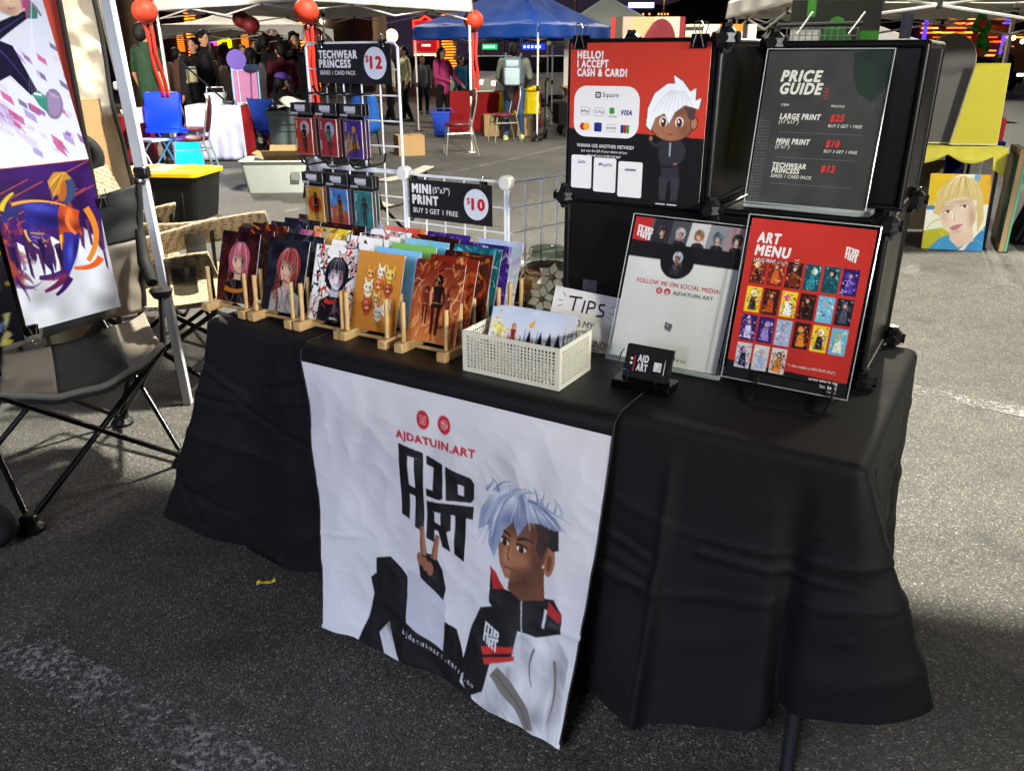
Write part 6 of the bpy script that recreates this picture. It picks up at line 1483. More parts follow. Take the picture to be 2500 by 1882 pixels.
def clip(label, loc, rz, s=1.0, up=True, gp='black binder clips'):
    t = thing('binder_clip', label, 'binder clip', loc, rz, gp)
    b = MB(); d = 1 if up else -1
    b.prism([(-.016 * s, -.012 * s * d), (.016 * s, -.012 * s * d), (.016 * s, .010 * s * d), (-.016 * s, .010 * s * d)], -.0065 * s, -.0045 * s, 1)
    b.prism([(-.016 * s, -.012 * s * d), (.016 * s, -.012 * s * d), (.016 * s, .010 * s * d), (-.016 * s, .010 * s * d)], .0045 * s, .0065 * s, 1)
    b.prism([(-.016 * s, .010 * s * d), (.016 * s, .010 * s * d), (.016 * s, .0125 * s * d), (-.016 * s, .0125 * s * d)], -.0065 * s, .0065 * s, 1)
    b.tube([(-.016 * s, -.007 * s, -.012 * s * d), (.016 * s, -.007 * s, -.012 * s * d)], .0016 * s, 6)
    b.build('clip_body', M('black_enamel', '#070708', .2), t)
    for y in (-.009, .009):
        b = MB(); yy = y * s
        b.tube([(-.011 * s, yy, -.012 * s * d), (-.005 * s, yy * 1.2, .010 * s * d), (-.009 * s, yy * 1.6, .026 * s * d), (-.005 * s, yy * 1.7, .034 * s * d), (.005 * s, yy * 1.7, .034 * s * d), (.009 * s, yy * 1.6, .026 * s * d), (.005 * s, yy * 1.2, .010 * s * d), (.011 * s, yy, -.012 * s * d)], .0011 * s, 6)
        b.build('wire_handle', chrome, t)
    return t
clip('black binder clip at the left end of the twelve dollar sign', tw(.035, GY - .005, 1.478), TA, .85)
clip('black binder clip at the right end of the twelve dollar sign', tw(.275, GY - .005, 1.478), TA, .85)
clip('black binder clip at the left end of the ten dollar sign', tw(.368, GY - .005, 1.10), TA, .7)
clip('black binder clip at the right end of the ten dollar sign', tw(.62, GY - .005, 1.10), TA, .7)

CARDS = [('#c9472c', '#d9d9e2', '#3a2a26', '#1b1b22', '#e8e4e0', 'orange red card'), ('#c23a46', '#bfd8e6', '#1c1416', '#5a8a6a', '#2c2018', 'crimson card with a pale oval'), ('#55349a', '#8a64d0', '#e8b23a', '#4a4a8a', '#e0a838', 'purple card with golden swirls'),
         ('#e0a326', '#c8451e', '#2a1614', '#221618', '#d89a76', 'yellow card with a red disc'), ('#4f94dc', '#c8503a', '#2a1a18', '#3a2420', '#d08a2a', 'sky blue card with an orange cloak'), ('#2f8f90', '#58b0ae', '#241a1c', '#1d2030', '#a4683c', 'teal card')]
for row in range(2):
    zc = 1.348 - row * .203
    for k in range(3):
        gx = [.040, .140, .238][k] + row * .022
        t = tthing('display_hook', 'black display hook on the wire grid, %s of the %s row' % (('left', 'middle', 'right')[k], ('upper', 'lower')[row]), 'hook', gx, GY - .004, zc - .008, 0, 'black hooks on the wire grid')
        MB().tube([(0, .004, .03), (0, -.004, .006), (0, -.02, 0), (0, -.135, -.002), (0, -.15, .006), (0, -.158, .02)], .0034, 8).build('peg', blk_metal, t)
        MB().ell((0, -.159, .022), (.0055, .0055, .0055)).build('tip', blk_plastic, t)
        ci = row * 3 + k; bgc, disc, hair, top, acc, nm = CARDS[ci]
        for st in range(3):
            lab = '%s pack, %s %s' % (nm, ('foremost', 'second', 'rearmost')[st], 'on the %s hook, %s row' % (('left', 'middle', 'right')[k], ('upper', 'lower')[row]))
            t = tthing('card_pack', lab, 'card pack', gx, GY - .118 + .014 * st, zc - .008, .03 * (st - 1), 'hanging card packs')
            t.rotation_euler.z += rnd.uniform(-.03, .03)
            w2 = .043
            b = MB(); P_ = [(-w2, -.030), (-w2, -.185), (w2, -.185), (w2, -.030)]
            b.prism(P_, -.003, -.0025, 1); b.prism(P_, .004, .0045, 1)
            b.prism([(-.026, -.028), (.026, -.028), (.026, .004), (.018, .012), (-.018, .012), (-.026, .004)], .0, .0006, 1)
            b.build('clear_sleeve', glassy('clear_film', '#f6f7fa', 1.6, .12), t)
            hc = Cv(.088, .034, 60, '#1a1a20')
            if st == 0:
                for q in range(11): hc.poly([(.22 + q * .045, .07 + .03 * (q % 2)), (.26 + q * .045, .07), (.255 + q * .045, .23), (.215 + q * .045, .22)], '#c9cbd4')
                for q in range(9): hc.rect(.30 + q * .045, .16, .335 + q * .045, .28, '#a9abb4')
                for q in range(7): hc.poly([(.02 + q * .05, .31), (.05 + q * .05, .31), (.03 + q * .05, .375), (0 + q * .05, .375)], '#d8dae2')
            hc.rect(.45, .325, .9, .345, '#8a8a92')
            art('header_card', hc, plane_fn((-.044, -.0042, -.026), (.044, -.0042, -.026), (-.044, -.0042, -.060)), t, .0006, ink('matt_print', .45))
            cw, chh = .072, .108
            cc = Cv(cw, chh, 56 if st == 0 else 20, bgc); kk = cc.k
            if st == 0:
                cc.noise(.12, 4, ci)
                for q in range(26): cc.ell(.45 + (q % 6) * .09, kk - .1 - (q // 6) * .07, .011, .011, '#ffffff', .45)
                if ci in (0, 1): cc.ell(.6, .42, .26, .30, disc)
                elif ci == 3: cc.ell(.5, .75, .38, .38, disc)
                elif ci == 4: cc.poly([(0, .8), (.4, .65), (1, 1.0), (1, kk), (0, kk)], disc)
                else: cc.scatter([disc, bgc], 12, ci, (.3, .7), (.02, .06), ang=80)
                if ci == 2: cc.scatter([hair, '#f0c860', '#c98a1e'], 26, 4, (.2, .5), (.04, .1), (.1, .7, .3, 1.2), curl=1.2)
                fullfig(cc, .55, .78, 1.15, hair, '#c08a66', top, '#1a1618' if ci != 1 else '#4a3024', ci, acc if ci in (4, 2) else None)
                for q in range(4): cc.rect(.09, .12 + q * .085, .15, .175 + q * .085, '#f0eee8'); cc.rect(.07, .145 + q * .085, .17, .158 + q * .085, '#f0eee8')
                for q in range(7): cc.poly([(.02, kk - .62 + q * .06), (.11, kk - .66 + q * .06), (.11, kk - .63 + q * .06), (.02, kk - .59 + q * .06)], '#f2f2f4')
                cc.rect(0, 0, 1, .018, '#e9dfdc'); cc.rect(0, kk - .018, 1, kk, '#e9dfdc'); cc.rect(0, 0, .022, kk, '#e9dfdc'); cc.rect(.978, 0, 1, kk, '#e9dfdc')
            art('card', cc, plane_fn((-cw / 2, -.0005, -.070), (cw / 2, -.0005, -.070), (-cw / 2, -.0005, -.070 - chh)), t, .003, ink('glossy_print', .22), '#e8c8b8')

# --- things lying on the back of the table, seen through the grid
t = tthing('power_bank', 'flat white power adapter lying on the table behind the wire grid', 'adapter', .47, .66, TZ)
MB().box2((-.075, -.045, 0), (.075, .045, .022), .006, 2).build('body', wht_plastic, t); MB().box2((-.055, -.0462, .008), (-.04, -.0445, .013)).build('port', blk_plastic, t)
t = tthing('storage_box', 'low black box with a thin pale rim behind the ten dollar sign', 'box', .66, .70, TZ)
MB().box2((-.11, -.06, 0), (.11, .07, .085), .004).build('body', blk_plastic, t); MB().box2((-.112, -.062, .0855), (.112, .072, .09), .002).build('lid', M('pale_rim', '#9a9a98', .5), t)
b = MB(); b.tube([tw(.40, .60, TZ + .006 + .05), tw(.47, .62, TZ + .09), tw(.55, .62, TZ + .10), tw(.64, .68, TZ + .096)], .003, 6); b.tube([tw(.385, .60, TZ + .05), tw(.40, .60, TZ + .056)], .006, 8)
tag(b.build('cable', blk_plastic), 'black charging cable trailing over the black box behind the grid', 'cable')

# --- dark bag pushed under the table, poking out below the hem
b = MB()
for p_, q_, r_ in (((.02, .02, .05), (.22, .0, .045), .045), ((.05, .10, .06), (.30, .08, .05), .055), ((.10, -.03, .03), (.26, -.05, .03), .028)): b.cap(p_, q_, r_, r_ * .85)
o = remesh(b, 'black_bag', M('black_nylon', '#0e0e10', .5, bump=.6, bs=18), None, .012, 2); o.location = tw(.0, .03, 0); o.rotation_euler = (0, 0, TA)
tag(o, 'black nylon bag lying on the asphalt under the left end of the tablecloth', 'bag')
# ================================================================== basket, jar and tips card
BX0, BX1, BY0, BY1, BH = .892, 1.150, .035, .195, .100
t = tthing('perforated_basket', 'white perforated plastic basket of postcards on the black runner', 'basket', BX0, BY0, TZ + .005)
bw, bd = BX1 - BX0, BY1 - BY0
def perforated(name, org, ex_, ez_, n, wd, hh, nu, nv):
    b = MB(); org, ex_, n = Vector(org), Vector(ex_), Vector(n); ez = Vector((0, 0, 1))
    th = .0022; mu, mv = .012, .011
    def bar(u0, u1, v0, v1, d=th):
        q = [org + ex_ * u + ez * v for u, v in ((u0, v0), (u1, v0), (u1, v1), (u0, v1))]
        A = [b.bm.verts.new(p) for p in q]; B = [b.bm.verts.new(p + n * d) for p in q]
        b._f(A); b._f(B[::-1])
        for k in range(4): b._f((A[k], A[(k + 1) % 4], B[(k + 1) % 4], B[k]))
    bar(0, mu, 0, hh); bar(wd - mu, wd, 0, hh); bar(mu, wd - mu, 0, mv); bar(mu, wd - mu, hh - mv, hh)
    pu = (wd - 2 * mu) / nu; pv = (hh - 2 * mv) / nv
    for i in range(1, nu): bar(mu + i * pu - pu * .2, mu + i * pu + pu * .2, mv, hh - mv)
    for j in range(1, nv): bar(mu, wd - mu, mv + j * pv - pv * .2, mv + j * pv + pv * .2, th * .9)
    return b.build(name, M('white_basket_plastic', '#dedccb', .4), t, smooth=False)
perforated('basket_side', (0, 0, 0), (1, 0, 0), 0, (0, 1, 0), bw, BH, 26, 10)
perforated('basket_side', (0, bd, 0), (1, 0, 0), 0, (0, -1, 0), bw, BH, 26, 10)
perforated('basket_side', (0, .0023, 0), (0, 1, 0), 0, (1, 0, 0), bd - .0046, BH, 15, 10)
perforated('basket_side', (bw, .0023, 0), (0, 1, 0), 0, (-1, 0, 0), bd - .0046, BH, 15, 10)
MB().box2((.003, .003, .001), (bw - .003, bd - .003, .004)).build('basket_base', M('white_basket_plastic'), t)
def postcard(seed, res):
    cv = Cv(.19, .125, res); k = cv.k
    cv.grad('#b9c6e0', '#e6e8ee'); cv.noise(.25, 5, seed, tint='#ffffff')
    g = random.Random(seed)
    for q in range(8):
        x = .25 + q * .055; cv.poly([(x, .5), (x + .02, .28 + g.uniform(-.08, .08)), (x + .06, .5)], g.choice(['#5f79a8', '#7f95bd', '#4b6494']))
    cv.rect(.2, .46, 1, k, '#7aa6d6', .8)
    for q in range(60): cv.ell(g.gauss(.1, .06), g.gauss(.3, .1), .02, .014, g.choice(['#e9d75a', '#d2b93c', '#f3e88a', '#b9a436']))
    cv.poly([(0, .5), (.25, .42), (.42, k), (0, k)], '#d6c43e'); cv.poly([(0, .42), (.16, .5), (.2, k), (0, k)], '#1c1c28')
    for x in (.55, .7, .82, .93):
        for q in range(5): cv.poly([(x - .03 - q * .022, .36 + q * .065), (x, .24 + q * .06), (x + .03 + q * .022, .36 + q * .065)], g.choice(['#1b1630', '#241c3c', '#120f24']))
    for q in range(30): cv.ell(g.uniform(.5, 1), g.uniform(.45, k), .006, .006, '#c9b45a')
    fullfig(cv, .33, .35, .36, '#b5562c', '#e6b796', '#8a2430', '#1a1a22', 4); cv.poly([(.53, .17), (.60, .11), (.59, .2), (.54, .22)], '#e0a33a')
    return cv
for k in range(4):
    t = tthing('postcard', ('illustrated lakeside postcard leaning at the front of the white basket', 'second postcard from the front in the white basket, edge showing', 'third postcard from the front in the white basket, edge showing', 'rearmost postcard in the white basket, edge showing')[k], 'postcard', 1.012 + .004 * k, .098 + .011 * k, TZ + .014, .12, 'postcards in the basket')
    f_ = plane_fn((-.095, .058, .125 - .001 * k), (.095, .058, .125 - .003 * k), (-.095, 0, .012))
    art('sheet', postcard(5, 110) if k == 0 else postcard(5, 40), f_, t, .0025, ink('glossy_print', .22), '#c9b08a')

t = tthing('tip_jar', 'glass tip jar wrapped with burlap and cream fabric flowers', 'jar', .825, .575, TZ)
glass = glassy('clear_glass', '#e8eee8', 1.6, .03)
b = MB(); b.lathe([(.001, .004), (.060, .004), (.066, .012), (.067, .140), (.064, .152), (.055, .162), (.054, .166)]); b.build('glass_body', glass, t)
b = MB(); b.lathe([(.054, .166), (.057, .170), (.057, .174), (.054, .178), (.057, .182), (.056, .188), (.053, .190), (.051, .186), (.052, .170)]); b.build('glass_rim', glassy('clear_glass_rim', '#ccd6d0', 2.2, .03), t)
burlap = M('burlap', '#b8a67c', .9, var=.4, vs=60, bump=.8, bs=150)
b = MB(); b.lathe([(.068, .060), (.0695, .062), (.0695, .116), (.068, .118)], seg=28); b.build('burlap_band', burlap, t)
b = MB(); b.lathe([(.0685, .118), (.0705, .121), (.0705, .135), (.0685, .138)], seg=28); b.build('glitter_band', M('copper_glitter', '#8a5c44', .5, metal=.2, var=.6, vs=200, bump=.6, bs=300), t)
b = MB(); b.lathe([(.001, .008), (.061, .008), (.061, .07), (.001, .075)], seg=20); b.build('filling', M('jar_filling', '#9c9474', .8, var=.7, vs=40, bump=.8, bs=50), t)
petal = M('cream_felt', '#efe6bd', .85, var=.15, vs=30)
for fx, fz, fr, yaw in ((.012, .124, .044, .62), (-.022, .060, .042, .28)):
    b = MB(); n_ = Vector((math.sin(yaw), -math.cos(yaw), 0)); c0 = n_ * .0745 + Vector((0, 0, fz)); ux = Vector((n_.y * -1, n_.x, 0)).normalized()
    for q in range(6):
        a = q * math.pi / 3 + .3; d_ = ux * math.cos(a) + Vector((0, 0, 1)) * math.sin(a); e_ = n_.cross(d_)
        P_ = [c0 + d_ * .005, c0 + d_ * fr * .55 + e_ * fr * .30 + n_ * .006, c0 + d_ * fr + e_ * .03 * fr + n_ * .012, c0 + d_ * fr * .55 - e_ * fr * .30 + n_ * .006]
        m_ = c0 + d_ * fr * .5 + n_ * .002
        vs = [b.bm.verts.new(p) for p in P_]; cvx = b.bm.verts.new(m_)
        for i in range(4): b._f((vs[i], vs[(i + 1) % 4], cvx))
    fl = b.build('fabric_flower', petal, t, recalc=False); MB().ell(c0 + n_ * .006, (.009, .006, .009)).build('flower_centre', M('brown_button', '#8a6a3c', .7), fl)
b = MB(); b.tube([(-.069 * math.cos(a), -.0705 * math.sin(a), .13 + .004 * math.sin(a * 9)) for a in [k * math.pi / 10 for k in range(21)]], .0022, 6); b.tube([(-.05, -.052, .13), (-.058, -.062, .108), (-.052, -.066, .088)], .002, 6); b.build('twine', burlap, t)
b = MB(); b.prism(circ(-.030, .092, .016), -.0690, -.0670, 1); tagp = b.build('wooden_tag', M('brown_wood_tag', '#7a5230', .7, var=.2, vs=40), t)
lettering(t, [('yay', .005, .020, .009, None, 0, 0, .2, 'l')], plane_fn((-.047, -.0692, .109), (-.013, -.0692, .109), (-.047, -.0692, .075)), .034, .034, [INKK()], 'tag_lettering')

t = tthing('tips_card', 'white card with hand drawn TIPS lettering leaning on the black cube behind the basket', 'card sign', .953, .31, TZ)
f_ = plane_fn((.0, .075, .140), (.198, .072, .132), (.004, .0, .0))
cw_, ch_ = .20, .155
cv = Cv(cw_, ch_, 40, '#e9e9ea'); art('card', cv, f_, t, .0012, ink('matt_print', .45))
def hand(pts, wd=.0025): 
    out = []
    for (x0, y0), (x1, y1) in zip(pts, pts[1:]):
        l = math.hypot(x1 - x0, y1 - y0) or 1; nx_, ny_ = -(y1 - y0) / l * wd / 2, (x1 - x0) / l * wd / 2
        out.append(([(x0 + nx_, y0 + ny_), (x1 + nx_, y1 + ny_), (x1 - nx_, y1 - ny_), (x0 - nx_, y0 - ny_)], 0, 0))
    return out
ex = []
for pl in ([(.045, .020), (.083, .018)], [(.065, .019), (.063, .055)], [(.092, .022), (.090, .055)], [(.103, .055), (.104, .022), (.122, .024), (.122, .037), (.104, .040)], [(.150, .024), (.134, .026), (.136, .037), (.150, .042), (.150, .053), (.132, .055)]): ex += hand(pl, .005)
for pl in ([(.025, .012), (.035, .022)], [(.016, .033), (.03, .034)], [(.018, .05), (.03, .045)], [(.163, .03), (.178, .022)], [(.165, .042), (.18, .042)], [(.162, .052), (.176, .058)], [(.12, .142), (.16, .138)]): ex += hand(pl, .0018)
lettering(t, [('GO TO MY', .018, .092, .018, .115, 0, -.004, .12, 'l'), ('GAMING FUND!', .040, .133, .0175, .138, 0, -.004, .12, 'l')], f_, cw_, ch_, [INKK()], 'lettering', .0004, ex)

# ================================================================== black cube shelf
cx = [(.957, 1.322), (1.348, 1.715)]
t = tthing('cube_shelf', 'stacked black plastic cube shelf holding the signs at the right of the table', 'shelf', 0, 0, TZ)
fr = .009
def cube(x0, x1, y0, y1, z0, z1, skip=()):
    b = MB()
    for x in (x0, x1):
        for y in (y0, y1): b.tube([(x, y, z0), (x, y, z1)], fr, 10)
        for z in (z0, z1): b.tube([(x, y0, z), (x, y1, z)], fr, 10)
    for y in (y0, y1):
        for z in (z0, z1): b.tube([(x0, y, z), (x1, y, z)], fr, 10)
    b.build('frame', blk_metal, t)
    th = .002; i = .006
    for nm, lo, hi in (('front', (x0 + i, y0 - th, z0 + i), (x1 - i, y0 + th, z1 - i)), ('back', (x0 + i, y1 - th, z0 + i), (x1 - i, y1 + th, z1 - i)), ('left', (x0 - th, y0 + i, z0 + i), (x0 + th, y1 - i, z1 - i)), ('right', (x1 - th, y0 + i, z0 + i), (x1 + th, y1 - i, z1 - i)), ('top', (x0 + i, y0 + i, z1 - th), (x1 - i, y1 - i, z1 + th))):
        if nm in skip: continue
        MB().box2(lo, hi).build('panel', blk_sheet, t)
cube(cx[0][0], cx[0][1], .435, .80, .012, .362)
cube(cx[1][0], cx[1][1], .435, .80, .012, .362)
cube(cx[0][0], cx[0][1], .435, .80, .374, .728)
cube(1.39, 1.715, .61, .93, .374, .722, ('left',))
def connector(p, s=1.0):
    b = MB(); r_ = .024 * s
    b.box(p, (r_ * 2, r_ * 2, r_ * 2), None, r_ * .62, 1)
    for a in ((1, 0, 0), (0, 1, 0), (0, 0, 1)):
        v = Vector(a) * r_ * 1.25; b.tube([Vector(p) - v, Vector(p) + v], .0125 * s, 8)
    b.build('connector', blk_plastic, t, smooth=False)
for p in ((.952, .428, .368), (1.335, .425, .366), (1.335, .425, .735), (1.719, .43, .366), (1.392, .61, .727), (1.73, .79, .372), (1.335, .80, .735), (.952, .428, .012), (1.335, .425, .012), (1.722, .428, .014), (.952, .80, .735), (1.735, .80, .014)): connector(p)
b = MB(); b.box2((1.325, .4325, .30), (1.345, .4345, .372)); b.build('tape_strip', M('clear_tape', '#8a8a92', .15, alpha=.35), t)
b = MB(); b.box2((1.008, .4305, .11), (1.048, .4325, .155)); b.build('tape_patch', M('clear_tape'), t)

# --- payment poster clipped on the upper cube
pw, ph = .345, .362
t = tthing('payment_poster', 'red and black payment poster clipped to the front of the upper black cube', 'poster', .962, .418, 1.472)
f_ = plane_fn((0, 0, 0), (pw, 0, 0), (0, 0.004, -ph))
cv = Cv(pw, ph, 220, '#c23a2b')
k = cv.k
cv.poly([(0, .535 * k), (1, .565 * k), (1, k), (0, k)], '#121216')
def stand_in(cv, ox, oy, s):
    q = lambda *l: [(ox + a * s, oy + b * s) for a, b in l]
    cv.poly(q((-.16, .56), (.20, .56), (.24, .82), (.18, .98), (.20, 1.28), (-.12, 1.28), (-.15, .98), (-.22, .82)), '#2c2d36')
    cv.stroke(q((-.13, .60), (-.30, .74), (-.36, .58)), .085 * s, .05 * s, '#2c2d36'); cv.stroke(q((.18, .62), (.36, .78), (.14, .96)), .085 * s, .05 * s, '#2c2d36')
    cv.ell(ox - .365 * s, oy + .55 * s, .035 * s, .04 * s, '#9a6a50'); cv.ell(ox + .12 * s, oy + .97 * s, .035 * s, .03 * s, '#9a6a50')
    for a in (-.09, .13):
        cv.poly(q((a - .08, 1.2), (a + .09, 1.2), (a + .06, 1.60), (a - .06, 1.60)), '#33343e'); cv.ell(ox + (a - .03) * s, oy + 1.64 * s, .09 * s, .04 * s, '#17171c'); cv.stroke(q((a - .12, 1.675), (a + .06, 1.675)), .018 * s, .018 * s, '#e4e4e8')
    cv.rect(ox - .012 * s, oy + .60 * s, ox + .012 * s, oy + .84 * s, '#b9bcc6'); cv.stroke(q((-.16, .99), (.0, 1.06), (.2, .96)), .035 * s, .03 * s, '#17181d')
    cv.ell(ox, oy + .28 * s, .40 * s, .31 * s, '#1b1216'); cv.ell(ox, oy + .28 * s, .385 * s, .295 * s, '#9c6a50')
    cv.soft(circ(ox, oy + .28 * s, .385 * s, .295 * s), [(ox, oy + .08 * s, .4 * s, .12 * s, 0, '#4a2a20', .6), (ox + .25 * s, oy + .4 * s, .15 * s, .2 * s, 0, '#6a4230', .6)])
    cv.ell(ox + .40 * s, oy + .27 * s, .07 * s, .11 * s, '#1b1216'); cv.ell(ox + .40 * s, oy + .27 * s, .055 * s, .095 * s, '#a9765a')
    cv.poly(q((.22, -.02), (.42, .0), (.40, .22), (.30, .20)), '#4a3a40')
    for a in (-.15, .14): cv.ell(ox + a * s, oy + .26 * s, .075 * s, .085 * s, '#f0ecea'); cv.ell(ox + a * s, oy + .27 * s, .05 * s, .075 * s, '#401a1e'); cv.ell(ox + (a - .015) * s, oy + .25 * s, .018 * s, .025 * s, '#ffffff')
    cv.stroke(q((-.05, .47), (0, .455), (.05, .47)), .014 * s, .01 * s, '#4a2a22')
    H = q((-.47, .34), (-.45, .05), (-.34, -.20), (-.12, -.36), (.02, -.37), (-.01, -.50), (.16, -.40), (.30, -.24), (.40, -.30), (.40, -.10), (.50, -.14), (.47, .04), (.22, -.02), (.05, .10), (-.05, .30), (-.14, .12), (-.30, .20), (-.38, .42))
    cv.poly([(ox + (a - ox) * 1.03, oy + (b - oy) * 1.03) for a, b in H], '#15151a'); cv.poly(H, '#e9edf4')
    for a in range(9): cv.stroke(q((-.05 + a * .03, -.25), (-.25 + a * .07, -.1), (-.35 + a * .09, .12 - a * .012)), .012 * s, .004 * s, '#aab8d2')
stand_in(cv, .765, .375 * k, .385)
art('sheet', cv, f_, t, .0012, ink('matt_print', .45))
ex = [(rrect(.012, .262 * ph, .183, .585 * ph, .032), 0, -.0002)]
for x0, x1, y0, y1 in ((.008, .064, .708, .93), (.070, .130, .718, .945), (.136, .199, .732, .965)): ex.append((rrect(x0, y0 * ph, x1, y1 * ph, .005), 0, -.0002))
blu, org, ylw, grn = M('navy_ink', '#1c2f7c', .4), M('orange_ink', '#e8761e', .4), M('yellow_ink', '#f2a81d', .4), M('green_ink', '#2e9b3c', .4)
bx = lambda x0, y0, x1, y1, m, r=.0025, h=.0003: (rrect(x0, y0, x1, y1, r), m, h)
def frame_(x0, y0, x1, y1, m, r=.003, wd=.0006): return (ring(rrect(x0, y0, x1, y1, r), rrect(x0 + wd, y0 + wd, x1 - wd, y1 - wd, max(r - wd, .0003))), m, .0003)
Y0 = .395 * ph
ex += [(ring(rrect(.069, .108, .083, .122, .003), rrect(.072, .111, .080, .119, .001)), 1, .0003), bx(.0745, .1135, .0775, .1165, 1, .0006),
       frame_(.031, Y0, .055, Y0 + .018, 1), frame_(.065, Y0 + .001, .094, Y0 + .020, 1, .008), bx(.107, Y0 + .000, .120, Y0 + .014, 5), (circ(.035, Y0 + .0095, .0022), 1, .0003),
       (circ(.038, .188, .0085), 2, .0003), (circ(.047, .188, .0085), 4, .0005), bx(.068, .178, .088, .199, 3), frame_(.101, .181, .124, .198, 6, .0008), bx(.138, .181, .145, .200, 3, .002), bx(.1455, .181, .1525, .200, 2, .002), bx(.153, .181, .160, .200, 5, .002)]
L_ = [('HELLO!', .018, .034, .0155, .068, 0, .035, 0, 'l'), ('I ACCEPT', .018, .0535, .0155, .082, 0, .035, 0, 'l'), ('CASH & CARD!', .018, .073, .0155, .130, 0, .035, 0, 'l'),
      ('Square', .088, .1195, .0105, None, 1, 0, 0, 'l'), ('Pay', .039, Y0 + .0125, .0066, None, 1, .005, 0, 'l'), ('G Pay', .0692, Y0 + .0135, .0066, None, 1, 0, 0, 'l'), ('$', .1115, Y0 + .011, .0085, None, 0, .02, 0, 'l'), ('Cash App', .1045, Y0 + .0215, .0036, None, 1, .01, 0, 'l'),
      ('VISA', .137, Y0 + .0155, .0105, .028, 3, .03, .25, 'l'), ('AM', .0715, .1875, .0062, None, 0, .01, 0, 'l'), ('EX', .0735, .1965, .0062, None, 0, .01, 0, 'l'), ('DISCOVER', .1022, .1912, .0034, .021, 1, .02, 0, 'l'), ('J', .1405, .194, .006, None, 0, .01, 0, 'l'), ('C', .1472, .194, .006, None, 0, .01, 0, 'l'), ('B', .1548, .194, .006, None, 0, .01, 0, 'l'),
      ('WANNA USE ANOTHER METHOD?', .022, .2365, .0078, .152, 0, .02, 0, 'l'), ('Just scan the QR of your choice and pay', .034, .2475, .0058, .124, 0, .004, 0, 'l'), ('through your preferred app!', .052, .2580, .0058, .088, 0, .004, 0, 'l'),
      ('Zelle', .036, .276, .0075, .021, 7, .02, .1, 'c'), ('PayPal', .104, .2795, .0066, .030, 3, .02, .15, 'c'), ('P', .083, .2795, .0072, None, 3, .03, .2, 'l'), ('venmo', .168, .2865, .0068, .029, 3, .03, .2, 'c')]
lettering(t, L_, f_, pw, ph, [INKW(), INKK(), INKR(), blu, ylw, grn, INKG(), M('violet_ink', '#4b3f72', .4)], 'lettering', .0003, ex)
clip('black binder clip at the left corner of the red payment poster', tw(.987, .424, 1.474), TA, 1.15)
clip('black binder clip at the right corner of the red payment poster', tw(1.278, .424, 1.474), TA, 1.15)

# --- price guide in a clear stand on the lower cube
gw, gh = .256, .335
t = tthing('price_guide_sign', 'black price guide in a clear acrylic stand in front of the upper right cube', 'sign', 1.406, .462, TZ + .373)
f_ = plane_fn((0, .062, gh), (gw, .062, gh), (0, 0, .012))
cv = Cv(gw, gh, 130, '#3c3c3d'); k = cv.k
for j in range(34):
    for i in range(5): cv.ell(.012 + i * .022, .45 * k + j * .0275, .0038, .0038, '#8a8a8e')
for j in range(14):
    for i in range(6): cv.ell(.80 + i * .024, .10 * k + j * .03, .0035, .0035, '#6c6c70')
cv.poly([(.70, .02), (.86, .0), (1, .0), (1, .28), (.9, .42), (.78, .34), (.72, .2)], '#22302a'); cv.noise(.12, 6, 4)
art('sheet', cv, f_, t, .0008, ink('matt_print', .45))
ln = lambda x0, x1, y: ([(x0, y), (x1, y), (x1, y + .0007), (x0, y + .0007)], 2, 0)
ex = [ln(.049, .222, .520 * gh), ln(.049, .222, .685 * gh), ln(.049, .222, .860 * gh)] + chevrons(.131, .232 * gh, .009, 4, 1)
L_ = [('PRICE', .034, .192 * gh, .0225, .089, 0, .03, .2, 'l'), ('GUIDE', .036, .272 * gh, .0225, .092, 0, .03, .2, 'l'), ('ITEM', .044, .352 * gh, .005, .017, 0, .01, .2, 'l'), ('PRICING', .151, .352 * gh, .005, .028, 0, .01, .2, 'l'),
      ('LARGE PRINT', .045, .435 * gh, .0115, .089, 0, .03, .2, 'l'), ('(11"x17")', .045, .465 * gh, .0085, .043, 0, .012, .2, 'l'), ('$25', .153, .440 * gh, .0135, .030, 1, .03, .2, 'l'), ('BUY 2 GET 1 FREE', .152, .478 * gh, .0062, .070, 0, .014, .2, 'l'),
      ('MINI PRINT', .046, .598 * gh, .0115, .074, 0, .03, .2, 'l'), ('(5"x7")', .046, .628 * gh, .0085, .031, 0, .012, .2, 'l'), ('$10', .153, .603 * gh, .0135, .030, 1, .03, .2, 'l'), ('BUY 3 GET 1 FREE', .152, .641 * gh, .0062, .070, 0, .014, .2, 'l'),
      ('TECHWEAR', .046, .755 * gh, .0105, .074, 0, .03, .2, 'l'), ('PRINCESS', .046, .790 * gh, .0105, .062, 0, .03, .2, 'l'), ('SERIES 1 CARD PACK', .046, .822 * gh, .0072, .090, 0, .016, .2, 'l'), ('$12', .152, .765 * gh, .0135, .030, 1, .03, .2, 'l')]
lettering(t, L_, f_, gw, gh, [M('cream_ink', '#dad9d2', .4), M('bright_red_ink', '#d0302c', .4), INKG()], 'lettering', .0004, ex)
def acrylic(t, f_, w_, h_, m=.004):
    b = MB(); q = []
    for u, v in ((-m / w_, -m / h_), (1 + m / w_, -m / h_), (1 + m / w_, 1.0), (-m / w_, 1.0)):
        p, n = f_(u, v); q.append((p + n * .0015, p + n * .0035))
    B = [b.bm.verts.new(c) for _, c in q]
    b._f(B)
    b.build('acrylic_sheet', clear, t)
    b = MB()
    for k_ in range(4): b.tube([q[k_][1], q[(k_ + 1) % 4][1]], .0013, 6)
    b.build('acrylic_edge', clear_edge, t)
acrylic(t, f_, gw, gh)
MB().box2((-.006, -.010, 0), (gw + .016, .055, .012), .003).build('acrylic_base', clear_edge, t)

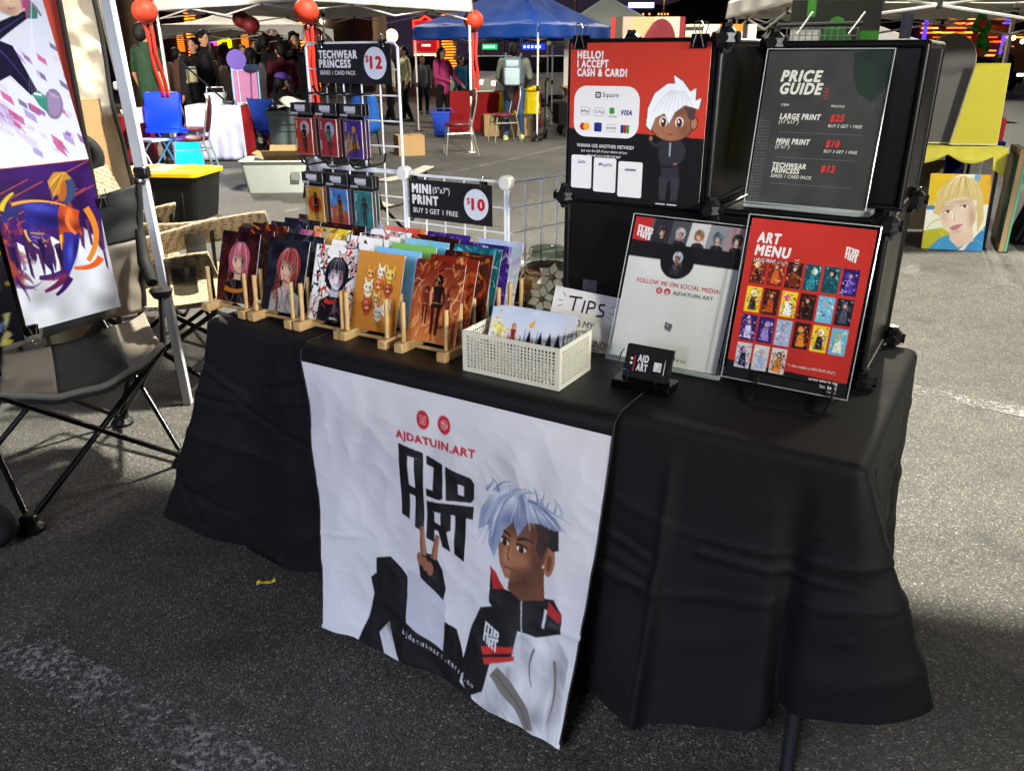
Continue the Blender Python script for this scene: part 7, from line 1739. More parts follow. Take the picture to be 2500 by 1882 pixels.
# --- follow sign
fw, fh = .268, .340
t = tthing('social_media_sign', 'white social media sign with a row of portraits in a clear acrylic holder', 'sign', 1.152, .296, TZ + .003)
f_ = plane_fn((.020, .078, fh), (.020 + fw, .078, fh - .004), (.002, 0, .012))
cv = Cv(fw, fh, 150, '#d9dad9'); k = cv.k
cv.rect(0, 0, 1, .20 * k, '#5a5a60'); cv.rect(0, .155 * k, 1, .275 * k, '#141418'); cv.poly([(0, 0), (.17, 0), (.15, .165 * k), (0, .16 * k)], '#bf2a28')
for i, (hr, bgx, sk) in enumerate((('#1a1830', '#2c2c34', '#c89a80'), ('#b9bcc4', '#4a4a52', '#b98a70'), ('#8a5a40', '#c9c9cc', '#dcae90'), ('#2f5a80', '#8a8a90', '#d8a88c'), ('#181820', '#a88a90', '#e0c4b8'))):
    x = .17 + i * .166; cv.poly([(x + .02, 0), (x + .186, 0), (x + .166, .162 * k), (x, .162 * k)], bgx); bust(cv, x + .10, .085 * k, .105, hr, sk, '#1c1c22', i, (-1, 0, 1, 0, -1)[i], hr)
cv.rect(0, .162 * k, 1, .275 * k, '#141418')
cv.ell(.455, .275 * k, .152, .152, '#101014'); bust(cv, .455, .265 * k - .02, .105, '#a9b6cc', '#8c5c44', '#1c1c22', 9, -1, '#d3dcea'); cv.noise(.03, 5, 2)
art('sheet', cv, f_, t, .0008, ink('matt_print', .45))
ex = logo(.010, .018, .038, .035, 0) + [(circ(.093, .490 * fh, .0078), 1, 0), (circ(.113, .490 * fh, .0078), 1, 0), (ring(rrect(.089, .490 * fh - .004, .097, .490 * fh + .004, .002), rrect(.0899, .490 * fh - .0031, .0961, .490 * fh + .0031, .0012)), 0, .0003), (circ(.093, .490 * fh, .0015), 0, .0003)]
L_ = [('FOLLOW ME ON SOCIAL MEDIA!', .135, .452 * fh, .0100, .205, 1, .011, 0, 'c'), ('AJDATUIN.ART', .127, .503 * fh, .0085, .098, 2, .008, 0, 'l'), ('@', .113, .503 * fh, .0062, None, 0, .01, 0, 'c'), ('ajdatuinart.carrd.co', .135, .962 * fh, .0078, .115, 2, .006, 0, 'c')]
lettering(t, L_, f_, fw, fh, [INKW(), INKR(), INKK()], 'lettering', .0004, ex + [(p, 2, h) for p, m_, h in logo(.124, .70 * fh, .018, .022)])
acrylic(t, f_, fw, fh, .006)
MB().box2((-.006, -.012, 0), (fw + .014, .07, .010), .002).build('acrylic_base', clear_edge, t)

# --- art menu on its wire easel
mw, mh = .258, .345
t = tthing('art_menu_sign', 'red art menu of small pictures in a clear sleeve standing on a black wire easel', 'sign', 1.450, .272, TZ + .022)
f_ = plane_fn((.0, .092, mh), (mw, .094, mh - .002), (.0, 0, 0))
cv = Cv(mw, mh, 210, '#c02f28'); k = cv.k
cv.noise(.05, 4, 6)
cv.poly([(0, .885 * k), (1, .905 * k), (1, k), (0, k)], '#131317')
pls = ['fire', 'fire', 'ember', 'sea', 'sea', 'violet', 'mix', 'ember', 'mix', 'ember', 'sky', 'night', 'violet', 'violet', 'ice', 'ember', 'mix', 'sky', 'violet', 'ice', 'ember']
for i in range(21):
    r_, c_ = divmod(i, 6); x0 = .065 + c_ * .148; y0 = (.238 + r_ * .176) * k; x1, y1 = x0 + .128, y0 + .158 * k
    g = random.Random(i * 7); p = g_pal[pls[i]]; cv.rect(x0, y0, x1, y1, p[0] if i < 18 else '#d9d6d8')
    for q in range(46):
        a, b_ = g.uniform(x0 + .01, x1 - .01), g.uniform(y0 + .01, y1 - .02); cv.stroke([(a, b_), (min(max(a + g.uniform(-.03, .03), x0), x1), min(b_ + g.uniform(.0, .03), y1))], g.uniform(.004, .018), .002, g.choice(p))
    cv.ell((x0 + x1) / 2 + g.uniform(-.02, .02), y0 + .055, .022, .026, g.choice(p)); cv.ell((x0 + x1) / 2, y0 + .058, .013, .017, '#d6a588'); cv.poly([((x0 + x1) / 2 - .035, y1 - .02), ((x0 + x1) / 2 - .02, y0 + .085), ((x0 + x1) / 2 + .02, y0 + .085), ((x0 + x1) / 2 + .035, y1 - .02)], g.choice(p))
    for q in range(30):
        a, b_ = g.uniform(x0 + .012, x1 - .012), g.uniform(y0 + .07, y1 - .03); cv.stroke([(a, b_), (min(max(a + g.uniform(-.03, .03), x0), x1), min(b_ + g.uniform(-.02, .03), y1))], g.uniform(.004, .012), .001, g.choice(p + ['#0c0a0c']), .8)
art('sheet', cv, f_, t, .0008, ink('matt_print', .45))
ex = logo(.205, .038, .026, .031, 0) + chevrons(.106, .060 + .016, .008, 4, 0)
L_ = [('ART', .018, .049, .0205, .052, 0, .03, .12, 'l'), ('MENU', .018, .0755, .0205, .077, 0, .03, .12, 'l'), ('LARGE PRINT', .019, .0895, .0072, .048, 0, .02, .1, 'l'), ('(11"x17")', .070, .0895, .0056, .023, 0, .01, .1, 'l'),
      ('* = Also available in MINI PRINT (5"x7")', .131, .862 * mh, .0048, .100, 0, .014, .1, 'l'), ('MORE MERCH ON', .240, .930 * mh, .0068, .060, 0, .025, .1, 'r'), ('THE BACK', .240, .957 * mh, .0068, .036, 0, .025, .1, 'r'), ('>>>>', .240, .984 * mh, .0068, .020, 0, -.005, 0, 'r')]
lettering(t, L_, f_, mw, mh, [INKW()], 'lettering', .0004, ex)
acrylic(t, f_, mw, mh, .007)
t = tthing('wire_easel', 'black bent wire easel holding up the red art menu', 'easel', 1.450, .272, TZ)
b = MB(); x0, x1 = .075, .235
b.tube([(x0, -.004, .050), (x0, -.010, .022), (x0, .0, .016), (x0 + .004, .11, .30), (x1 - .004, .11, .30), (x1, .0, .016), (x1, -.010, .022), (x1, -.004, .050)], .003, 8)
b.tube([(x0, -.006, .050), (x1, -.006, .050)], .003, 8); b.build('cradle', blk_metal, t)
b = MB(); b.tube([(x0, .005, .012), (x0 + .008, -.080, .0035), (x1 - .008, -.080, .0035), (x1, .005, .012)], .003, 8); b.build('front_foot', blk_metal, t)
b = MB(); b.tube([(x0 + .02, .10, .27), (x0 + .02, .14, .004), (x1 - .02, .14, .004), (x1 - .02, .10, .27)], .003, 8); b.build('back_foot', blk_metal, t)

# --- business cards
t = tthing('card_holder', 'glossy black business card holder with wire arms on the front of the runner', 'card holder', 1.305, .150, TZ + .005)
MB().box2((-.068, -.032, 0), (.068, .034, .022), .002).build('base', M('gloss_black', '#060607', .12), t)
for q in (-1, 1):
    b = MB(); b.tube([(q * .034, -.018, .022), (q * .034, -.020, .045), (q * .060, -.022, .046), (q * .060, .005, .075), (q * .060, .018, .078)], .0016, 8); b.build('wire_arm', M('gunmetal_wire', '#6a6a70', .25, metal=.9), t)
for i in range(2):
    t = tthing('business_card', ('black business card with the white block logo, facing out of its holder', 'stack of black business cards standing behind the front card')[i], 'business card', 1.305, .146 + .008 * i, TZ + .027)
    f_ = plane_fn((-.053, .026, .068), (.053, .026, .068), (-.053, 0, 0)); cv = Cv(.106, .072, 30, '#141416')
    art('card', cv, f_, t, .001 if i == 0 else .012, ink('matt_print', .45), '#1a1a1c')
    if i == 0:
        pr = [([(a_[1] - .05 + .042, .060 - (a_[0] - .0)) for a_ in P_], m_, h_) for P_, m_, h_ in logo(.016, .058, .040, .030, 0)]
        lettering(t, [('AJD', .030, .034, .015, .026, 0, .03, 0, 'l'), ('ART', .030, .054, .015, .026, 0, .03, 0, 'l')], f_, .106, .072, [INKW(), INKR()], 'lettering', .0003, [(rrect(.070, .030, .088, .050, .001), 0, 0), (circ(.016, .030, .003), 0, 0), (circ(.016, .040, .003), 0, 0), (rrect(.022, .022, .0245, .058, .0005), 1, 0), (rrect(.094, .022, .0955, .058, .0005), 0, 0)])
# ================================================================== left foreground: posters on a camp chair
clothb, clothg, clothk = M('beige_polyester', '#7d7469', .8, var=.15, vs=7, bump=.35, bs=9), M('grey_polyester', '#2b2a28', .8, var=.2, vs=7, bump=.35, bs=9), M('black_polyester', '#141414', .75, var=.3, vs=7, bump=.3, bs=9)
pipe_g = M('grey_piping', '#6f706c', .6)
FL, FR, BR_, BL_ = Vector((-1.58, 2.31, 0)), Vector((-1.25, 2.78, 0)), Vector((-1.65, 3.145, 0)), Vector((-1.98, 2.70, 0))
cc_ = (FL + FR + BR_ + BL_) / 4
t = thing('camp_chair', 'black, grey and beige folding camp chair carrying two posters at the left', 'chair', cc_, 0)
fl, fr_, br, bl = [p - cc_ for p in (FL, FR, BR_, BL_)]
up = Vector((0, 0, 1)); SZ = .47
sfl, sfr, sbr, sbl = [p * .98 + up * SZ for p in (fl, fr_, br, bl)]
back = ((br + bl) / 2 - (fl + fr_) / 2).normalized()
tube_ = M('black_tube_steel', '#0a0a0b', .25, metal=.4)
for a, c_ in ((fl, sfr), (fr_, sfl), (fr_, sbr), (br, sfr), (br, sbl), (bl, sbr), (bl, sfl), (fl, sbl)):
    b = MB(); b.tube([a + up * .03, c_], .0105, 10); b.build('leg_tube', tube_, t)
for p in (fl, fr_, br, bl):
    b = MB(); b.lathe([(.001, .03), (.03, .03), (.045, .012), (.045, 0), (.001, 0)], p, 16); b.box(p + up * .04, (.05, .05, .04), None, .01); b.build('foot', blk_plastic, t)
b = MB(); b.box((br + sbl) / 2 * .5 + (bl + sbr) / 2 * .5, (.05, .04, .05), None, .012); b.build('pivot_joint', blk_plastic, t)
tops = None
pd = Vector((.509, .861, 0)); pn = Vector((.861, -.509, 0)); B2 = Vector((-1.425, 2.862, .600))
def on_back(u, v, off):                   # measured point on the plane of the chair back
    d = ray(u, v); o = Vector((0, 0, CAM_H)); q = B2 + pn * off
    return o + d * ((q - o).dot(pn) / d.dot(pn)) - cc_
kbr = on_back(352, 765, -.06); kbl = kbr - pd * .54
ktr = on_back(340, 462, -.08); ktl = ktr - pd * .54
def seatf(u, v):
    p = sfl.lerp(sfr, u).lerp(kbl.lerp(kbr, u), v); p.z -= .075 * math.sin(math.pi * u) * (1 - .6 * v) + .02 * math.sin(math.pi * v); p.z += .008 * mnoise.noise(p * 9) + .018 * (.4 - abs(mnoise.noise(Vector((u * 4, v * 3, 2))))); return p
def strip(f, u0, u1, mat, nm, n=14):
    b = MB(); b.grid(lambda u, v: f(u0 + (u1 - u0) * u, v), n, 22); solid(b.build(nm, mat, t, ang=180), .004)
strip(seatf, 0, .30, clothb, 'seat_panel'); strip(seatf, .30, .76, clothg, 'seat_panel'); strip(seatf, .76, 1, clothb, 'seat_panel')
b = MB(); b.tube([seatf(k / 30, -.005) + up * .002 for k in range(31)], .011, 8); b.build('seat_piping', pipe_g, t)
b = MB(); b.tube([seatf(k / 30, -.012) - up * .016 for k in range(31)], .007, 8); b.build('seat_binding', clothk, t)
def backf(u, v):
    a = kbl.lerp(kbr, u); c_ = ktl.lerp(ktr, u); p = a.lerp(c_, v); p += -pn * (.03 * math.sin(math.pi * u)) + pn * (.022 * mnoise.noise(Vector((u * 6, v * 6, 3)))); p.z += -.03 * math.sin(math.pi * u) * v; return p
def bs(u0, u1, v0, v1, mat, nm):
    b = MB(); b.grid(lambda u, v: backf(u0 + (u1 - u0) * u, v0 + (v1 - v0) * v), 16, 16); solid(b.build(nm, mat, t, ang=180), .005)
bs(0, 1, .62, 1.04, clothk, 'back_panel'); bs(.72, 1, .02, .62, clothb, 'back_panel'); bs(.28, .72, .02, .62, clothg, 'back_panel'); bs(0, .28, .02, .62, clothb, 'back_panel')
b = MB(); b.tube([backf(1.0, .06 + .98 * k / 12) for k in range(13)], .012, 8); b.build('back_binding', clothk, t)
for q_, (a, c_, f_) in enumerate(((kbr, ktr, br), (kbl, ktl, bl))):
    b = MB(); b.tube([f_ + up * .03, a - pn * .02, c_ - pn * .02], .011, 10); b.build('back_post', tube_, t)
cup = on_back(392, 706, .08)
b = MB(); b.tube([on_back(340, 560, -.03), on_back(352, 640, .0), cup + up * .03 - pd * .03], [.016, .024, .02], 10); b.build('arm_sleeve', clothk, t)
b = MB(); b.lathe([(.001, .004), (.034, .003), (.042, -.002), (.040, -.010), (.03, -.03), (.001, -.045)], cup, 20); b.build('cup_pocket', clothk, t)
b = MB(); b.tube([cup, sfr + up * .005], .0105, 10); b.build('arm_post', tube_, t)
def poster(label, base, w_, h_, cv, th=.004, lean=.03):
    t = thing('art_poster', label, 'poster', base, 0)
    art('sheet', cv, plane_fn(-pd * w_ - pn * lean + up * h_, -pn * lean + up * h_, -pd * w_), t, th, ink('glossy_print', .22), '#15151a')
    return t
pw_, ph_ = .345, .515
cv = Cv(pw_, ph_, 170, '#e2e3e6'); k = cv.k; g = random.Random(12)
cv.poly([(0, 0), (1, 0), (1, .58), (.9, .75), (.78, .62), (.6, .80), (.45, .66), (.3, .82), (.12, .66), (0, .75)], '#3a1a5c'); cv.noise(.25, 5, 4)
cv.scatter(['#7a2a4a', '#b5402e', '#2c1250', '#5a2a86', '#c8642a'], 60, 6, (.1, .3), (.03, .10), (0, 1, 0, .55), a=.6)
for q in range(9): x = g.random(); y = g.uniform(.05, .55); cv.stroke([(x, y), (x + .35, y - .12)], .006, .006, '#f0643a'); cv.stroke([(x, y), (x + .05, y + .3)], .006, .004, '#f0643a')
for q in range(18): x = g.uniform(.0, .95); l = g.uniform(.15, .5); y = g.uniform(.5, .7); cv.poly([(x, y), (x + g.uniform(.03, .07), y), (x + .025, y + l), (x, y + l - .05)], g.choice(['#3a2050', '#5a2a5c', '#6a3040']))
for pts, w0, w1, c in (([(.25, .42), (.55, .45), (.72, .62)], .26, .18, '#2a2a86'), ([(.70, .42), (.62, .55), (.66, .72)], .20, .22, '#c8481e'), ([(.66, .66), (.62, .85), (.5, 1.02)], .17, .10, '#2c2c8c'), ([(.30, .52), (.28, .68), (.42, .8)], .18, .08, '#33206c'), ([(.2, .4), (.1, .36), (.04, .46)], .10, .06, '#2a2a70'), ([(.52, 1.02), (.38, 1.06), (.24, 1.02)], .09, .04, '#4a206c'), ([(.52, 1.05), (.4, 1.14), (.26, 1.16)], .08, .03, '#6a2450'), ([(.54, 1.08), (.46, 1.18), (.36, 1.22)], .07, .03, '#3a1a5c')): cv.stroke(pts, w0, w1, c)
cv.soft([(0, 0), (1, 0), (1, k), (0, k)], [(.40, .38, .18, .05, .3, '#5a5ad0', .7), (.5, .52, .2, .06, .3, '#120a3a', .7), (.68, .5, .05, .14, 0, '#ff8a3a', .6), (.72, .62, .06, .05, 0, '#5a1a20', .6), (.60, .85, .04, .12, .3, '#5a6ae8', .7), (.66, .82, .03, .12, .3, '#140c40', .7), (.29, .62, .05, .1, 0, '#6a4ac0', .6), (.4, 1.06, .12, .03, 0, '#c04a5a', .5)])
for pts, w0, w1, c in (([(.16, .32), (.4, .28), (.66, .40)], .03, .012, '#f2a83a'), ([(.86, .45), (1.0, .75), (.76, .96)], .07, .05, '#e88a2a'), ([(.9, .95), (.82, 1.06), (.6, 1.0)], .08, .03, '#e8641e'), ([(.55, .66), (.5, .84), (.46, .98)], .03, .012, '#f0b23a'), ([(.22, .56), (.2, .7), (.4, .82)], .02, .01, '#e8c23a'), ([(.05, .36), (.1, .26), (.2, .22)], .05, .02, '#e0c22a'), ([(.7, .44), (.58, .56), (.7, .68)], .05, .03, '#f0783a')): cv.stroke(pts, w0, w1, c)
cv.ell(.70, .24, .10, .14, '#3a4a72', 1, .2); cv.ell(.66, .24, .05, .12, '#b5642a', 1, .2); cv.poly([(.56, .30), (.54, .16), (.62, .08), (.74, .09), (.78, .16), (.68, .17), (.63, .28)], '#c98a2a')
for q in range(16): cv.stroke([(.72, .10), (.6, .1 + .01 * q), (.54, .16 + .012 * q)], .012, .003, g.choice(['#e0a83a', '#8a4a1a', '#f0c860']), .8)
cv.scatter(['#f2c23a', '#e86a2a', '#5a3ab0', '#2030a0'], 34, 9, (.04, .10), (.01, .03), (.35, .75, .35, .62), a=.7)
for q in range(16):
    x, y = g.uniform(.0, .5), g.uniform(.62, .85); l = g.uniform(.12, .3); cv.poly([(x, y), (x + .05, y), (x + .04, y + l * .6), (x + .015, y + l)], g.choice(['#33205c', '#4a2450', '#241646']))
poster('tall poster with a purple and orange leaping shape, clipped low on the camp chair', B2, pw_, ph_, cv)
cv = Cv(.36, .56, 170, '#e0e2ea'); k = cv.k; g = random.Random(3)
cv.grad('#cfd3e6', '#e8e8ee'); cv.scatter(['#b58ac0', '#c9a8d8', '#a85a8a', '#dcd6ec', '#b8b6dc'], 70, 3, (.1, .35), (.01, .06), (.3, 1, .2, 1.0), 50, a=.7)
for q in range(46):
    x, y = g.uniform(.35, 1), g.uniform(.5, 1.4); l = g.uniform(.06, .20); wd = g.uniform(.012, .035); dx, dy = math.cos(R(58)), math.sin(R(58))
    cv.poly([(x, y), (x + dx * l * .6 + wd, y + dy * l * .5), (x + dx * l, y + dy * l), (x + dx * l * .4 - wd, y + dy * l * .5)], g.choice(['#8a5a9c', '#b878b0', '#c4568c', '#a890c8', '#d8c8e8', '#6a5a8c']), .85)
cv.poly([(.30, .40), (.62, .30), (.72, .46), (.58, .66), (.3, .7)], '#d9dbe6'); cv.scatter(['#b8bccf', '#ffffff'], 14, 8, (.05, .2), (.02, .05), (.35, .6, .35, .6))
cv.stroke([(.36, .52), (.55, .42), (.83, .29)], .15, .055, '#17142a'); cv.poly([(.25, .74), (.45, .50), (.60, .56), (.70, .93), (.63, .97), (.5, .80), (.36, .86), (.2, 1.0)], '#1a1630'); cv.stroke([(.46, .58), (.54, .66), (.66, .93)], .02, .006, '#3a3470'); cv.stroke([(.42, .50), (.6, .41), (.8, .3)], .02, .006, '#3a3470')
cv.poly([(.80, .28), (.84, .16), (.93, .24), (.90, .33), (.83, .34)], '#3a7a70'); cv.stroke([(.84, .17), (.92, .22), (.94, .31)], .03, .02, '#8a6a8e'); cv.ell(.815, 1.05, .085, .135, '#8a7296', 1, .35); cv.ell(.82, 1.05, .06, .105, '#9c86a8', 1, .35); cv.poly([(.64, .96), (.71, .93), (.77, .99), (.74, 1.13), (.68, 1.06)], '#3f8a7c'); cv.stroke([(.66, .955), (.73, .97)], .02, .02, '#e6ecec')
cv.poly([(.44, .0), (.9, .0), (.88, .16), (.84, .28), (.74, .20), (.5, .06)], '#9c4a74'); cv.ell(.66, .12, .15, .20, '#d2b49c', 1, -.25); cv.poly([(.48, .2), (.5, .0), (.80, .0), (.79, .08), (.66, .04), (.57, .10)], '#c9b07c')
for q in range(26): cv.stroke([(.62 + .01 * q, .0), (.55 + .012 * q, .05), (.50 + .015 * q, .12)], .010, .003, g.choice(['#e0cc9a', '#a88a58', '#c4566c', '#d8c088']), .8)
cv.stroke([(.80, .03), (.86, .18), (.80, .34)], .06, .015, '#a84a72'); cv.stroke([(.77, .05), (.82, .18), (.78, .28)], .03, .01, '#c46a90')
cv.soft(circ(.66, .12, .15, .2), [(.58, .16, .05, .14, 0, '#b08a74', .6), (.66, .28, .1, .05, 0, '#a07a68', .6), (.70, .2, .04, .04, 0, '#f0c8b8', .6), (.66, .05, .14, .05, 0, '#a88468', .5)])
for x_ in (.63, .74): cv.ell(x_, .125 + .1 * (x_ - .63), .032, .015, '#f0eaea'); cv.ell(x_, .127 + .1 * (x_ - .63), .014, .015, '#6a6a98'); cv.stroke([(x_ - .04, .105), (x_, .09 + .1 * (x_ - .63)), (x_ + .04, .115)], .012, .006, '#3a2a34')
cv.stroke([(.70, .17), (.72, .21), (.70, .215)], .006, .008, '#b08a78'); cv.stroke([(.66, .255), (.69, .262), (.73, .25)], .010, .006, '#9a5a5c')
for q in range(12): cv.stroke([(.95, .02), (.8 - .02 * q, .45 + .05 * q), (.6 + .03 * q, 1.0)], .004, .003, '#ece6f4', .6)
poster('tall white poster with violet splinters and dark striding legs, above the purple one', B2 + up * (ph_ + .001) - pn * .012 - pn * .03 - pd * .005 + pd * .015, .36, .56, cv, .004, .10)
cv = Cv(.34, .50, 60, '#14121a'); cv.scatter(['#d8cc3a', '#b9ae2a', '#2a2434', '#e8e08a', '#6a7ab0'], 80, 4, (.05, .25), (.03, .09))
poster('dark poster with yellow brushwork at the left frame edge', B2 - pd * .365 + pn * .012 - up * .02, .34, .40, cv)
rzp = math.atan2(pd.y, pd.x)
clip('black binder clip at the lower left corner of the purple poster', B2 - pd * (pw_ - .01) + pn * .005 + up * .004, rzp, 1.3, False)
clip('black binder clip fixing the purple poster to the black chair back', B2 + pd * .012 + up * .37 - pn * .02, rzp, 1.3)
# wheel at the left edge
t = thing('wagon_wheel', 'black wheel of a cart at the left frame edge, beside the chair foot', 'wheel', at(12, 1350) + Vector((-.05, .02, .085)), R(20))
b = MB(); b.tube([(.058 * math.cos(a), 0, .058 * math.sin(a)) for a in [k * math.pi / 16 for k in range(32)]], .025, 10, True); b.build('tyre', M('tyre_rubber'), t); b = MB(); b.tube([(0, -.015, 0), (0, .015, 0)], .045, 20); b.build('hub', blk_plastic, t)
b = MB(); b.tube([(0, -.03, 0), (0, -.035, .0), (-.05, -.04, .18), (-.1, -.04, .5)], .014, 8); b.build('fork', blk_metal, t)
# vendor's own canopy: only one leg reaches the picture
wl = M('white_powder_coated_leg', '#b9bcc2', .4)
t = thing('vendor_canopy', 'white square canopy leg with a black clamp, left of the black table', 'canopy', (-1.45, 3.36, 0), 0)
def leg_at(p, q, nm='leg'):
    b = MB(); d = (q - p).normalized(); rot = Matrix.Rotation(R(35), 3, 'Z'); rz_ = d.to_track_quat('Z', 'Y').to_matrix() @ rot
    b.box(p.lerp(q, .74), (.043, .043, (q - p).length * .52), rz_, .004); b.box(p.lerp(q, .25), (.034, .034, (q - p).length * .5), rz_, .003)
    o = b.build(nm, wl, t); b = MB(); c_ = p.lerp(q, .475); b.box(c_, (.054, .054, .05), rz_, .008); b.box(c_ - Vector((0, .02, .035)), (.088, .035, .026), rz_, .009); b.build('clamp', blk_plastic, o); return o
top_ = py(262, 0, 3.42) - Vector((-1.45, 3.36, 0)); d_ = top_ / top_.z
leg_at(Vector((0, 0, 0)), d_ * 2.12)
o_ = Vector((-1.45, 3.36, 0)); H0 = 2.12
cs = [d_ * H0, Vector((4.0, -1.15, H0)), Vector((3.3, -4.6, H0)), Vector((-.7, -3.4, H0))]
for c_ in cs[1:3]: pass
leg_at(Vector((4.1, -1.15, 0)), cs[1]); leg_at(Vector((3.4, -4.6, 0)), cs[2]); leg_at(Vector((-.7, -3.4, 0)), cs[3])
b = MB(); ap = sum(cs, Vector()) / 4 + Vector((0, 0, .95))
for e in range(4):
    A, B = cs[e], cs[(e + 1) % 4]
    b.grid(lambda u, v: A.lerp(B, u).lerp(ap, v * .999) - Vector((0, 0, .08 * math.sin(math.pi * v))), 10, 10); b.grid(lambda u, v: A.lerp(B, u) - Vector((0, 0, .02 * v)), 10, 2)
solid(b.build('roof', tw_, t, ang=180), .004)
# tent wall, second pole, banner stand, carton, hand truck
t = thing('canvas_wall', 'crumpled white canvas tent wall at the upper left', 'tent wall', (-3.35, 5.55, 0), 0)
def wf(u, v):
    x, z = -1.2 + 2.02 * u - .10 * (1 - v) * u, .05 + 2.5 * (1 - v)
    return Vector((x - .0, .035 * mnoise.noise(Vector((x * 2.2, z * 2.2, 1))) + .03 * abs(mnoise.noise(Vector((x * 5, z * 5, 4)))) + .012 * mnoise.noise(Vector((x * 14, z * 14, 2))), z))
b = MB(); b.grid(wf, 110, 110); solid(b.build('canvas_sheet', M('cream_white_canvas', '#cfc6b2', .85, bump=.2, bs=20), t, ang=180), .004)
b = MB(); b.tube([wf(1, k / 20) + Vector((.012, 0, 0)) for k in range(21)], .014, 8); b.build('black_hem', clothk, t)
p0, p1 = py(348, 425, 5.3), py(245, 0, 5.3); d_ = (p1 - p0) / (p1.z - p0.z); base = p0 - d_ * p0.z
t = thing('canopy_pole', 'cream canopy pole standing along the right hem of the canvas wall', 'pole', base, 0)
MB().tube([Vector((0, 0, 0)), d_ * 2.4], .022, 8).build('pole', M('cream_pole', '#b5ab8c', .45), t); b = MB(); b.box(d_ * 1.28, (.08, .06, .05), None, .01); b.build('clamp', wht_plastic, t); b = MB(); b.box(d_ * .95, (.075, .06, .05), None, .01); b.build('clamp', blk_plastic, t); MB().lathe([(.001, .012), (.06, .012), (.06, 0), (.001, 0)]).build('foot', wht_plastic, t)
t = thing('banner_stand', 'red panel in a thin black frame standing behind the posters', 'banner stand', (-2.135, 3.75, 0), R(28))
b = MB(); b.box((0, 0, 1.30), (.42, .01, .84)); b.build('red_panel', M('red_panel', '#a0301c', .6, var=.1, vs=3), t)
for q in (-.22, .22): b = MB(); b.tube([(q, -.004, .0), (q, -.004, 1.75)], .012, 8); b.build('upright', M('brown_black_steel', '#1c1410', .5), t)
for z in (.86, 1.74): b = MB(); b.tube([(-.22, -.004, z), (.22, -.004, z)], .012, 8); b.build('crossbar', M('brown_black_steel'), t)
for q in (-.22, .22): b = MB(); b.tube([(q, -.25, .012), (q, .25, .012)], .012, 8); b.build('foot', M('brown_black_steel'), t)
carton('tall closed cardboard carton standing against the canvas wall', (at(245, 560) * 0 + Vector((-2.78, 5.25, 0))), -8, (.46, .20, 1.20), closed=True)
t = thing('hand_truck', 'folded hand truck with a black tyred wheel raised beside the carton', 'hand truck', (-2.30, 4.45, 0), R(30))
wz = py(262, 385, 4.45).z
b = MB(); b.tube([(.095 * math.cos(a), -.02, wz + .095 * math.sin(a)) for a in [k * math.pi / 16 for k in range(32)]], .036, 10, True); b.build('tyre', M('tyre_rubber'), t); b = MB(); b.tube([(0, -.05, wz), (0, .01, wz)], .06, 20); b.build('hub', alu, t)
for q in (-.02, -.32): b = MB(); b.tube([(q, .03, .02), (q, .03, wz + .12)], .014, 8); b.build('frame_rail', blk_metal, t)
b = MB(); b.tube([(-.32, .03, wz + .1), (.0, .03, wz + .1)], .012, 8); b.tube([(-.32, .03, .3), (-.02, .03, .3)], .012, 8); b.build('cross_rail', blk_metal, t); MB().box((-.17, -.1, .02), (.34, .26, .012)).build('toe_plate', blk_metal, t)
# quilted chairs
def quilt():
    m = M('quilted_tan_fabric', '#9c8d75', .85, bump=.15, bs=40)
    if m.get('q'): return m
    m['q'] = 1; n = m.node_tree.nodes; L = m.node_tree.links; bsd = n['Principled BSDF']
    tcn = n.new('ShaderNodeTexCoord'); wv = n.new('ShaderNodeTexWave'); wv.wave_type = 'BANDS'; wv.bands_direction = 'DIAGONAL'; wv.inputs['Scale'].default_value = 15; wv.inputs['Distortion'].default_value = 5.0; wv.inputs['Detail'].default_value = 1; wv.inputs['Detail Scale'].default_value = 5
    L.new(tcn.outputs['Object'], wv.inputs['Vector']); mx = n.new('ShaderNodeMix'); mx.data_type = 'RGBA'; mx.inputs['A'].default_value = (*lin('#9e9078'), 1); mx.inputs['B'].default_value = (*lin('#66543f'), 1)
    rp = n.new('ShaderNodeMapRange'); rp.inputs['From Min'].default_value = .72; rp.inputs['From Max'].default_value = .92; L.new(wv.outputs['Fac'], rp.inputs['Value']); L.new(rp.outputs[0], mx.inputs['Factor']); L.new(mx.outputs['Result'], bsd.inputs['Base Color']); return m
qm = quilt(); mesh_k = M('black_mesh_pocket', '#2a2a28', .9, alpha=.7)
